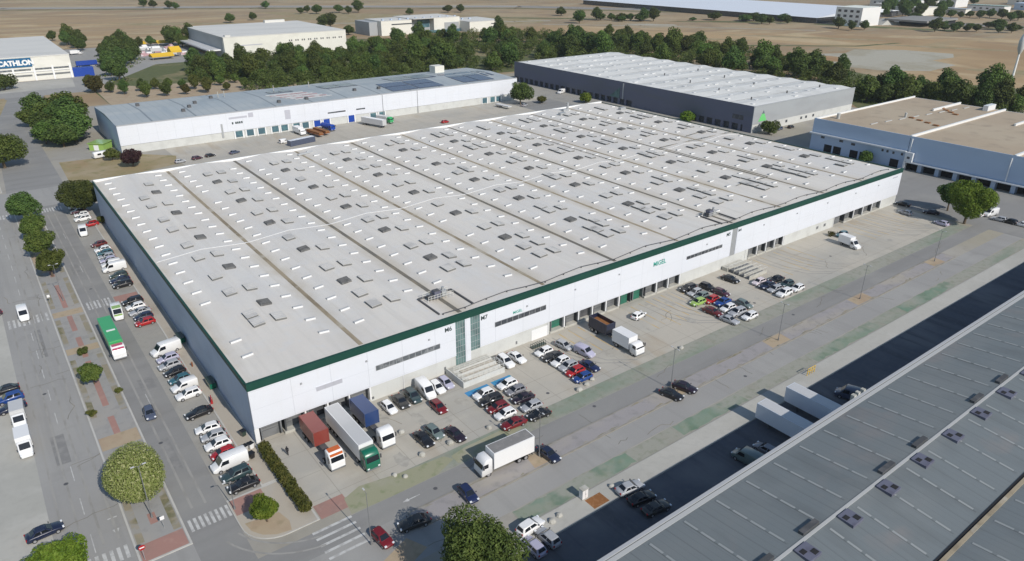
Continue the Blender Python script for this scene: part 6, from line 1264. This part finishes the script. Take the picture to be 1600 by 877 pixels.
LOT = [(37.8, 401.9), (36.5, 378.8), (43.0, 366.5), (48.2, 355.3), (58.2, 360.3), (65.9, 362.4), (73.5, 362.1), (79.6, 357.7), (84.4, 348.9), (92.9, 353.3), (100.3, 353.3), (110.3, 357.3), (56, 338), (66, 336), (76, 335), (87, 333), (98, 334), (109, 335), (121, 338), (131, 342)]
for x, y in LOT:
    c, t = FAR[rnd.randrange(7)]; s = rnd.uniform(.62, .92)
    tree('small rounded tree standing on the sandy lot behind the long white warehouse', x, y, c, t, rnd.choice(['leaf_mid', 'leaf_hedge', 'leaf_dark']), s, 'small trees of the sandy lot', name='woodland_tree')
FT = [(543.8, 527.6), (587.1, 545.9), (601.2, 535.9), (613.4, 516.9), (622, 504), (631.6, 498), (594.6, 617.6), (703.9, 403.6), (709.7, 397.4), (727.2, 386.9), (718.9, 306.9), (735, 302), (726.8, 325.6), (775.8, 250.3), (797.2, 250.6), (791.8, 238.8), (808.0, 242.8), (802.4, 231.2), (810.4, 225.4), (825.9, 199.1), (815.4, 206.6), (965.7, 319.0), (973.4, 311), (991.9, 308), (983.0, 293), (1005.3, 290.8), (997.6, 274.2), (975.0, 256), (993.9, 255.5), (358.2, 846.8), (360.0, 820.3), (343.6, 832.0), (391.8, 823.0), (393.0, 796.9), (412.0, 808.6), (337.9, 943.0), (208.5, 1064.0), (219.3, 1056.3), (231.3, 1018.3), (235.4, 1001.1), (232.8, 759.5), (263.7, 776.8), (289.9, 639.3), (300.7, 645), (284.5, 567.4), (506.7, 741.5), (520.3, 731.8), (446.0, 735.0)]
for x, y in FT:
    c, t = FAR[rnd.randrange(7)]; s = rnd.uniform(1.1, 2.0)
    tree('small dark tree scattered on the far fields by the motorway', x, y, c, t, 'leaf_dark', s, 'scattered trees by the motorway', name='field_tree', sz=s * .75)
for i in range(34):
    t_ = i / 33; x = 870 - 30 * t_ + rnd.uniform(-12, 12) if i % 2 else rnd.uniform(560, 840); y = (330 - 240 * t_) if i % 2 else 560 - (x - 560) * .72 + rnd.uniform(-14, 10)
    c, t = FAR[rnd.randrange(7)]; s = rnd.uniform(1.2, 2.4)
    tree('low dark roadside bush in the thicket along the motorway', x, y, c, t, 'leaf_dark', s, 'bushes along the motorway', name='roadside_bush', sz=s * .42)
FT2 = [(986.6, 401.3), (945.6, 368.0), (986.2, 375.8), (1084.1, 446.7), (1025.3, 373.9), (993.1, 370.9), (1106.4, 385.7), (1189.2, 404.5), (1234.9, 405.8), (1010, 352), (1030, 392), (962, 398), (1044, 418), (1128, 430), (940, 345), (920, 352), (905, 372), (890, 300)]
for x, y in FT2:
    c, t = FAR[rnd.randrange(7)]; s = rnd.uniform(1.6, 2.6)
    tree('large dark tree among the distant halls at the top right', x, y, c, t, 'leaf_dark', s, 'trees among the distant halls', name='field_tree')

# the rest of the wood and its undergrowth read as one mass
UG = MB(); r = random.Random(91)
ALLP = TREES['belt_east'] + TREES['belt_back'] + TREES['belt_mid'] + TREES['belt_right'] + TREES['clump_store']
def clear_of(px, py):
    return not ((248 < px < 337 and 84 < py < 266) or (247 < px < 333 and py < 59) or (135 < px < 239 and 462 < py < 575) or (18 < px < 219 and py < 266) or (294 < px < 434 and 516 < py < 582))
def leafquad(px, py, hh, s):
    n = Vector((r.uniform(-1, 1), r.uniform(-1, 1), r.uniform(.1, 1.5))).normalized(); e1 = n.orthogonal().normalized(); e2 = n.cross(e1); a = r.uniform(0, 6.28)
    e1, e2 = (e1 * math.cos(a) + e2 * math.sin(a)) * s, (e2 * math.cos(a) - e1 * math.sin(a)) * s * .6; p = Vector((px, py, hh))
    UG.face([p - e1, p - e2, p + e1, p + e2])
for x, y in ALLP:
    for i in range(110):
        a, d = r.uniform(0, 6.28), 7.0 * math.sqrt(r.random()); px, py = x + d * math.cos(a), y + d * math.sin(a)
        if clear_of(px, py): leafquad(px, py, r.uniform(.2, 3.2) * (1 - (d / 7.6) ** 2), r.uniform(.35, .75))
for x, y in WOOD:
    R0, hh = r.uniform(2.6, 4.6), r.uniform(4.5, 9.0)
    for i in range(300):
        d = Vector((r.gauss(0, 1), r.gauss(0, 1), r.gauss(0, 1))).normalized() * (.55 + .45 * r.random()); px, py = x + d.x * R0, y + d.y * R0
        if clear_of(px, py): leafquad(px, py, max(.3, hh * .52 + d.z * hh * .48), r.uniform(.3, .62))
me = bpy.data.meshes.new('undergrowth'); me.from_pydata(UG.v, [], UG.f); me.update()
tag(link('undergrowth', me, None, M['leaf_under']), 'green mass of undergrowth and packed wood filling the belts behind the warehouses', 'wood', None, 'stuff')

# ------------------------------------------------------------------ street furniture
def lamp(x, y, h, label, arms, mat='steel', z=.12):
    t = empty('street_lamp', (x, y, z), 0, label, 'lamp post', 'street lamps along the roads')
    b = MB(); b.tube((0, 0, 0), (0, 0, h), .075, .045, 8); b.tube((0, 0, 0), (0, 0, .5), .16, .14, 8); link('pole', b.data('pole'), t, M['lamppost'])
    for a in arms:
        c, s = math.cos(a), math.sin(a); b = MB(); b.tube((0, 0, h - .1), (c * .55, s * .55, h + .12), .03, n=6); link('arm', b.data('arm'), t, M['lamppost'])
        b = MB(); b.obox(c * .75, s * .75, a, .5, .2, h + .08, h + .17); link('lamp_head', b.data('lamp_head'), t, M['pale grey'])
lamp(5.1, -31.0, 9.0, 'tall street lamp by the bottom crossing with a long diagonal shadow', (math.pi / 2,), 'steel', .02)
lamp(67.2, -29.6, 8.5, 'grey lamp post between the two black saloons on the median', (math.pi / 2, -math.pi / 2))
lamp(35.3, -30.2, 8.5, 'grey median lamp post beside the navy saloon and the big lorry', (math.pi / 2, -math.pi / 2))
lamp(99.0, -30.8, 8.5, 'median lamp post on the sandy patch in front of the middle cluster', (math.pi / 2, -math.pi / 2))
lamp(131.4, -30.6, 8.5, 'median lamp post on the sandy patch past the right cluster', (math.pi / 2, -math.pi / 2))
lamp(168.4, -30.4, 8.5, 'farthest median lamp post near the right end of the road', (math.pi / 2, -math.pi / 2))
lamp(-17.7, -7.6, 9.2, 'lamp post rising through the round pale median tree', (0, math.pi), 'steel')
lamp(-17.6, 79.5, 9, 'median lamp post between the two middle avenue crossings', (0, math.pi))
lamp(-7.7, -13.0, 5, 'short lamp post on the corner brick paving', (math.pi,))
t = empty('no_entry_sign', (-20.3, -15.5, .13), 0, 'round red no entry sign with white bar on a grey pole', 'road sign')
b = MB(); b.tube((0, 0, 0), (0, 0, 2.3), .035, n=6); link('pole', b.data('pole'), t, M['steel'])
b = MB(); b.tube((0, -.04, 2.2), (0, -.06, 2.2), .42, n=24); link('disc', b.data('disc'), t, M['red'])
b = MB(); b.box(-.3, .3, -.08, -.061, 2.12, 2.28); link('white_bar', b.data('white_bar'), t, M['white'])
def sign(x, y, label, z=.13, mat='steel'):
    t = empty('road_sign', (x, y, z), 0, label, 'road sign'); b = MB(); b.tube((0, 0, 0), (0, 0, 2.1), .035, n=6); link('pole', b.data('pole'), t, M['steel'])
    b = MB(); b.box(-.28, .28, -.06, -.036, 1.5, 2.1); link('plate', b.data('plate'), t, M[mat])
sign(-16.8, -10.8, 'small white road sign on the median below the pale tree', mat='white')
sign(-20.2, 79.8, 'small white road sign on the left edge of the median', mat='white')
t = empty('utility_cabinet', (34.5, -41.6, .125), 0, 'white utility cabinet beside a rusty plate on the south verge', 'cabinet')
b = MB(); b.box(-.55, .55, -.4, .4, .1, 1.7); link('cabinet_body', b.data('cabinet_body'), t, M['white']); b = MB(); b.box(-.62, .62, -.47, .47, 1.701, 1.8); b.box(-.6, .6, -.45, .45, 0, .099); link('cabinet_cap', b.data('cabinet_cap'), t, M['conc']); b = MB(); b.box(-.01, .01, -.42, -.401, .2, 1.6); b.box(.05, .09, -.43, -.401, .8, 1.0); link('door_seam', b.data('door_seam'), t, M['darksteel'])
t = empty('yellow_barrier', (92.6, -42.3, .125), 0, 'yellow painted pipe barrier on the south verge by the trailer yard', 'barrier')
b = MB()
for i in range(4): b.tube((-1.2 + .8 * i, 0, 0), (-1.2 + .8 * i, 0, 1.5), .07, n=6)
for zz in (.8, 1.45): b.tube((-1.2, 0, zz), (1.2, 0, zz), .06, n=6)
link('barrier_frame', b.data('barrier_frame'), t, M['yellow'])
def skip(x, y, label, z=.13):
    t = empty('waste_container', (x, y, z), 0, label, 'container'); b = MB(); b.box(-.55, .55, -1.5, 1.5, .15, 1.2); link('bin_body', b.data('bin_body'), t, M['deep green']); b = MB(); b.box(-.6, .6, -1.55, 1.55, 1.201, 1.3); link('lid', b.data('lid'), t, M['dark green'])
    for a in (-.45, .45):
        for c in (-1.2, 1.2): b = MB(); b.tube((a, c, .0), (a, c, .15), .1, n=6); link('foot', b.data('foot'), t, M['tyre'])
skip(-.8, 22.4, 'dark green waste container at the long wall near the white SUV end'); skip(-.8, 43.6, 'dark green waste container at the long wall behind the parked white van')
t = empty('plastic_barrier', (-2.3, 17.0, .13), R(80), 'red and white plastic barrier on the pavement by the long wall', 'barrier'); b = MB(); b.box(-.8, .8, -.2, .2, 0, .45); b.box(-.8, .8, -.08, .08, .45, .95); link('barrier_body', b.data('barrier_body'), t, M['red']); b = MB(); b.box(-.3, .3, -.1, .1, .6, .9); link('white_band', b.data('white_band'), t, M['white'])
t = empty('bollard', (-1.7, 31.6, .13), 0, 'brown bollard standing on the tan pavement by the long wall', 'bollard'); b = MB(); b.tube((0, 0, 0), (0, 0, .9), .16, .13, 8); link('post', b.data('post'), t, M['brown']); b = MB(); b.tube((0, 0, .9), (0, 0, 1.0), .18, .1, 8); link('cap', b.data('cap'), t, M['brown'])
def rock(x, y, s, lab, mat='conc', z=.02):
    b = MB(); rings = []
    for zz, k in ((0, 1.0), (.35, 1.05), (.7, .75), (.85, .3)):
        rings.append([(math.cos(i * .785) * s * k * rnd.uniform(.8, 1.15), math.sin(i * .785) * s * k * rnd.uniform(.8, 1.15), zz * s * 1.3) for i in range(8)])
    b.loft(rings, 0); o = link('boulder', b.data('boulder'), None, M[mat]); o.location = (x, y, z); tag(o, lab, 'boulder', 'pale boulders on the front yard')
for x, y, s, lab in ((20.6, -11.4, .55, 'pale boulder right of the white cab of the blue container lorry'), (20.4, -18.6, .55, 'pale boulder in front of the pair of black and grey-green cars'), (25.6, -18.8, .6, 'pale boulder between the grey-green hatchback and black plum saloon'), (33.2, -19.2, .5, 'pale boulder left of the dark red saloon'),
                     (53.2, -19.8, .6, 'pale boulder nearest the blue hatchback end of its row, left of three'), (55.6, -19.2, .5, 'middle one of three pale boulders below the blue hatchback'), (57.6, -18.6, .5, 'right one of three pale boulders below the blue hatchback'), (80.3, -20.8, .5, 'pale boulder alone on the empty middle yard edge'),
                     (14.5, -20.3, .4, 'white boulder in the yellow grass near the hedge, upper one'), (15.6, -21.6, .42, 'white boulder in the yellow grass near the hedge, lower one'), (27.6, -42.6, .55, 'pale boulder by the white SUV on the south kerb'), (29.2, -42.3, .5, 'pale boulder right of its neighbour near the south kerb SUV'), (39.5, -42.4, .5, 'pale boulder beside the silver saloon at the shade edge')): rock(x, y, s, lab)
for x, y, lab, mt in ((-1.0, 3.6, 'dark bin against the grey wall near the front corner', 'dark green'), (-2.1, -.6, 'pale bin behind the red hatchback by the front corner', 'pale grey'), (-1.1, -.5, 'white and black bin nearest the white corner column', 'white'), (-1.8, -3.0, 'black bin behind the parked white van by the corner', 'black')):
    t = empty('wheelie_bin', (x, y, .13), .3, lab, 'bin'); b = MB(); b.loft([[(-.3, -.35, .1), (.3, -.35, .1), (.3, .35, .1), (-.3, .35, .1)], [(-.4, -.42, 1.05), (.4, -.42, 1.05), (.4, .42, 1.05), (-.4, .42, 1.05)]]); link('bin_body', b.data('bin_body'), t, M[mt]); b = MB(); b.box(-.44, .44, -.46, .46, 1.051, 1.13); link('lid', b.data('lid'), t, M['black'])
    b = MB(); b.tube((-.3, .4, .1), (.3, .4, .1), .1, n=8); link('wheel_axle', b.data('wheel_axle'), t, M['tyre'])
# concrete access ramps
t = empty('access_ramp', (36.4, -6.6, 0), 0, 'pale switchback access ramp with railings below the M6 and M7 towers', 'ramp')
b = MB(); b.box(.2, 9.6, 4.6, 6.3, .01, 1.1); b.box(.2, 1.9, .3, 4.59, .01, .85); link('landing', b.data('landing'), t, M['conc'])
for i, (y0, z0, z1) in enumerate(((3.1, .85, 1.05), (1.6, .55, .85), (.2, .05, .55))):
    b = MB(); b.mesh([(1.91, y0, .01), (9.4, y0, .01), (9.4, y0 + 1.3, .01), (1.91, y0 + 1.3, .01), (1.91, y0, z1), (9.4, y0, z0), (9.4, y0 + 1.3, z0), (1.91, y0 + 1.3, z1)], [(0, 3, 2, 1), (4, 5, 6, 7), (0, 1, 5, 4), (1, 2, 6, 5), (2, 3, 7, 6), (3, 0, 4, 7)]); link('ramp_slope', b.data('ramp_slope'), t, M['pavement'])
b = MB()
for y in (.08, 1.5, 3.0, 4.48): b.box(.6 if y > 1 else 0, 9.5, y, y + .1, .02, 1.25)
b.box(0, .15, 0.19, 6.2, .02, 1.4); link('parapet_wall', b.data('parapet_wall'), t, M['plinth'])
b = MB()
for y in (.13, 1.55, 3.05, 4.53):
    b.tube((.6, y, 2.1), (9.4, y, 2.0), .035, n=5); b.tube((.6, y, 1.7), (9.4, y, 1.6), .03, n=5)
    for i in range(8): b.tube((.8 + i * 1.2, y, 1.2), (.8 + i * 1.2, y, 2.08), .03, n=5)
link('handrail', b.data('handrail'), t, M['railing'])
t = empty('access_ramp', (119.4, -8.4, 0), 0, 'darker access ramp with many pale railings below the M5 tower', 'ramp')
b = MB(); b.box(0, 7.5, 6.4, 8.1, .01, .95); link('landing', b.data('landing'), t, M['conc'])
b = MB()
for i in range(4): b.box(.4, 7.4, i * 1.55 + .1, i * 1.55 + 1.4, .01, .3 + i * .15)
link('ramp_slope', b.data('ramp_slope'), t, M['dockgrey'])
b = MB()
for i in range(5):
    y = i * 1.55; b.box(.3, 7.5, y, y + .09, .02, 1.0)
link('parapet_wall', b.data('parapet_wall'), t, M['conc'])
b = MB()
for i in range(5):
    y = i * 1.55 + .045; b.tube((.3, y, 1.7), (7.5, y, 1.7), .045, n=5)
    for k in range(6): b.tube((.4 + k * 1.4, y, 1), (.4 + k * 1.4, y, 1.7), .03, n=5)
link('handrail', b.data('handrail'), t, M['railing'])
t = empty('bicycle_rack', (57.4, -2.6, .01), 0, 'dark green clutter rack against the front wall near the silver hatchback', 'rack'); b = MB(); b.box(-1.8, 1.8, -.5, .5, .2, .3); link('shelf', b.data('shelf'), t, M['dark green']); b = MB()
for i in range(7): b.tube((-1.7 + i * .55, -.4, 0), (-1.7 + i * .55, -.4, 1), .05, n=5); b.tube((-1.7 + i * .55, .4, 0), (-1.7 + i * .55, .4, 1), .05, n=5); b.tube((-1.7 + i * .55, -.4, 1), (-1.7 + i * .55, .4, 1), .05, n=5)
link('hoops', b.data('hoops'), t, M['dark green'])
# lime kiosk, caravan, yellow tents and stock in the far yard
t = empty('garden_kiosk', (15.4, 229.5, 0), R(-40), 'lime green kiosk beside the corner of the long white warehouse', 'kiosk'); b = MB(); b.box(-3, 3, -3.2, 3.2, .01, 2.7); link('wall', b.data('wall'), t, M['lime']); b = MB(); b.box(-3.4, 3.4, -3.6, 3.6, 2.701, 2.95); link('roof', b.data('roof'), t, M['lime']); b = MB(); b.box(-1, 1, -3.26, -3.21, .1, 2.2); link('door', b.data('door'), t, M['white'])
t = empty('caravan', (13.2, 214.0, 0), R(12), 'white caravan parked in front of the lime green kiosk', 'caravan'); b = MB(); b.loft([rr(-3.2, 1.0, .5, 2.2, .3), rr(-2.9, 1.15, .4, 2.6, .3), rr(2.6, 1.15, .4, 2.6, .3), rr(3.2, 1.0, .5, 1.9, .3)], 0, True); link('body', b.data('body'), t, M['white']); b = MB(); b.box(-2, -.6, -1.19, -1.151, 1.4, 2.1); b.box(.8, 2, -1.19, -1.151, 1.4, 2.1); link('window', b.data('window'), t, M['carglass'])
for s in (-1, 1): o = link('wheel', WHEEL[.34], t); o.location = (0, s * 1.1, .34)
t = empty('garden_shed', (2.0, 263.0, 0), .2, 'small white hut at the left edge of the dense grove', 'hut'); b = MB(); b.box(-2, 2, -3, 3, .01, 2.6); link('wall', b.data('wall'), t, M['white']); b = MB(); b.box(-2.3, 2.3, -3.3, 3.3, 2.601, 2.8); link('roof', b.data('roof'), t, M['dome'])
for i, (x, y, lx, ly, hh, lab) in enumerate(((100.5, 496, 16, 8, 4.5, 'yellow awning nearest the trees in the stock yard'), (112, 505, 8, 9, 7.5, 'tall yellow inflatable stand in the stock yard'), (98, 590, 22, 10, 4, 'long yellow awning at the back of the stock yard'), (124, 588, 14, 9, 4, 'short orange yellow awning at the back right of the stock yard'))):
    t = empty('awning', (x, y, 0), .1, lab, 'awning'); b = MB(); b.mesh([(-lx / 2, -ly / 2, hh * .6), (lx / 2, -ly / 2, hh * .6), (lx / 2, 0, hh), (-lx / 2, 0, hh), (lx / 2, ly / 2, hh * .6), (-lx / 2, ly / 2, hh * .6)], [(0, 1, 2, 3), (3, 2, 4, 5), (0, 3, 5), (1, 4, 2)]); b.box(-lx / 2 + .1, lx / 2 - .1, -ly / 2 + .1, ly / 2 - .1, hh * .45, hh * .599); link('canopy', b.data('canopy'), t, M['yellow'])
    b = MB()
    for a in (-1, 1):
        for c in (-1, 1): b.tube((a * lx * .46, c * ly * .46, 0), (a * lx * .46, c * ly * .46, hh * .45), .12, n=5)
    link('posts', b.data('posts'), t, M['steel'])
for k in range(26):
    x, y = rnd.uniform(72, 128), rnd.uniform(505, 580)
    o = MB(); lx, ly, hh = rnd.uniform(3, 9), rnd.uniform(3, 7), rnd.uniform(1.2, 2.6); o.obox(0, 0, rnd.uniform(-.1, .1), lx, ly, 0, hh, 0); o.obox(.3, .2, rnd.uniform(-.1, .1), lx * .7, ly * .6, hh + .01, hh * 1.5, 1)
    q = link('stock_pile', o.data('stock_pile'), None, [M[rnd.choice(['stockpink', 'white', 'pale grey', 'stockpink', 'dim grey'])], M[rnd.choice(['white', 'stockpink'])]]); q.location = (x, y, .03); tag(q, 'pale stacked stock pile in the yard left of the cream warehouse', 'stock pile', 'stock piles left of the cream warehouse')
# water tower mast beyond the trees
t = empty('water_tower', (452, 60, 0), 0, 'slender mast with pale bulbous tank standing in the right field', 'water tower'); b = MB(); b.tube((0, 0, 0), (0, 0, 22), .7, .5, 10); link('shaft', b.data('shaft'), t, M['white']); b = MB(); prof = ((22, .6), (25, 1.7), (29, 1.9), (32, 1.0), (33, .3))
b.loft([[(math.cos(i * .524) * r, math.sin(i * .524) * r, z) for i in range(12)] for z, r in prof], 0, True); link('tank', b.data('tank'), t, M['pale grey'])
# person on the left dock yard
def person(x, y, label, face=4.0):
    t = empty('person', (x, y, .012), face, label, 'person')
    me = bpy.data.meshes.new('body'); J = [(0, 0, .95), (0, 0, 1.15), (.0, 0, 1.42), (.02, 0, 1.53), (.03, 0, 1.68), (0, .1, .9), (.06, .11, .48), (.0, .11, .06), (.14, .11, .03), (0, -.1, .9), (-.06, -.11, .48), (-.12, -.11, .06), (.02, -.11, .03), (0, .19, 1.4), (-.05, .24, 1.12), (.08, .23, .88), (0, -.19, 1.4), (.02, -.25, 1.12), (.18, -.2, .95)]
    E = [(0, 1), (1, 2), (2, 3), (3, 4), (0, 5), (5, 6), (6, 7), (7, 8), (0, 9), (9, 10), (10, 11), (11, 12), (2, 13), (13, 14), (14, 15), (2, 16), (16, 17), (17, 18)]
    rad = [.14, .13, .15, .06, .105, .1, .07, .05, .04, .1, .07, .05, .04, .07, .05, .04, .07, .05, .04]
    me.from_pydata(J, E, []); o = link('body', me, t, M['cloth']); md = o.modifiers.new('skin', 'SKIN'); 
    if not me.skin_vertices: pass
    for i, s in enumerate(me.skin_vertices[0].data): s.radius = (rad[i], rad[i]); s.use_root = (i == 0)
    o.modifiers.new('sub', 'SUBSURF').levels = 1; o.modifiers['sub'].render_levels = 1
    b = MB(); b.loft([[(.03 + math.cos(i * .785) * r, math.sin(i * .785) * r, z) for i in range(8)] for z, r in ((1.6, .085), (1.68, .115), (1.77, .1), (1.82, .04))], 0, True); link('hair', b.data('hair'), t, M['black'])
person(3.1, -5.6, 'person in dark clothes walking between the hedge and the red brown container')
# hazy summer air over the plain
hz = MB(); hz.box(-900, 1700, -260, 1700, -1.0, 84)
hm, hnt, hb = nodes('hazy_air'); hnt.nodes.remove(hb)
pv = hnt.nodes.new('ShaderNodeVolumePrincipled'); pv.inputs['Color'].default_value = (.82, .88, .96, 1); pv.inputs['Density'].default_value = HAZE; pv.inputs['Anisotropy'].default_value = .2
hnt.links.new(pv.outputs[0], hnt.nodes['Material Output'].inputs['Volume'])
tag(link('haze', hz.data('haze'), None, hm), 'thin summer haze over the whole plain', 'haze', None, 'stuff')
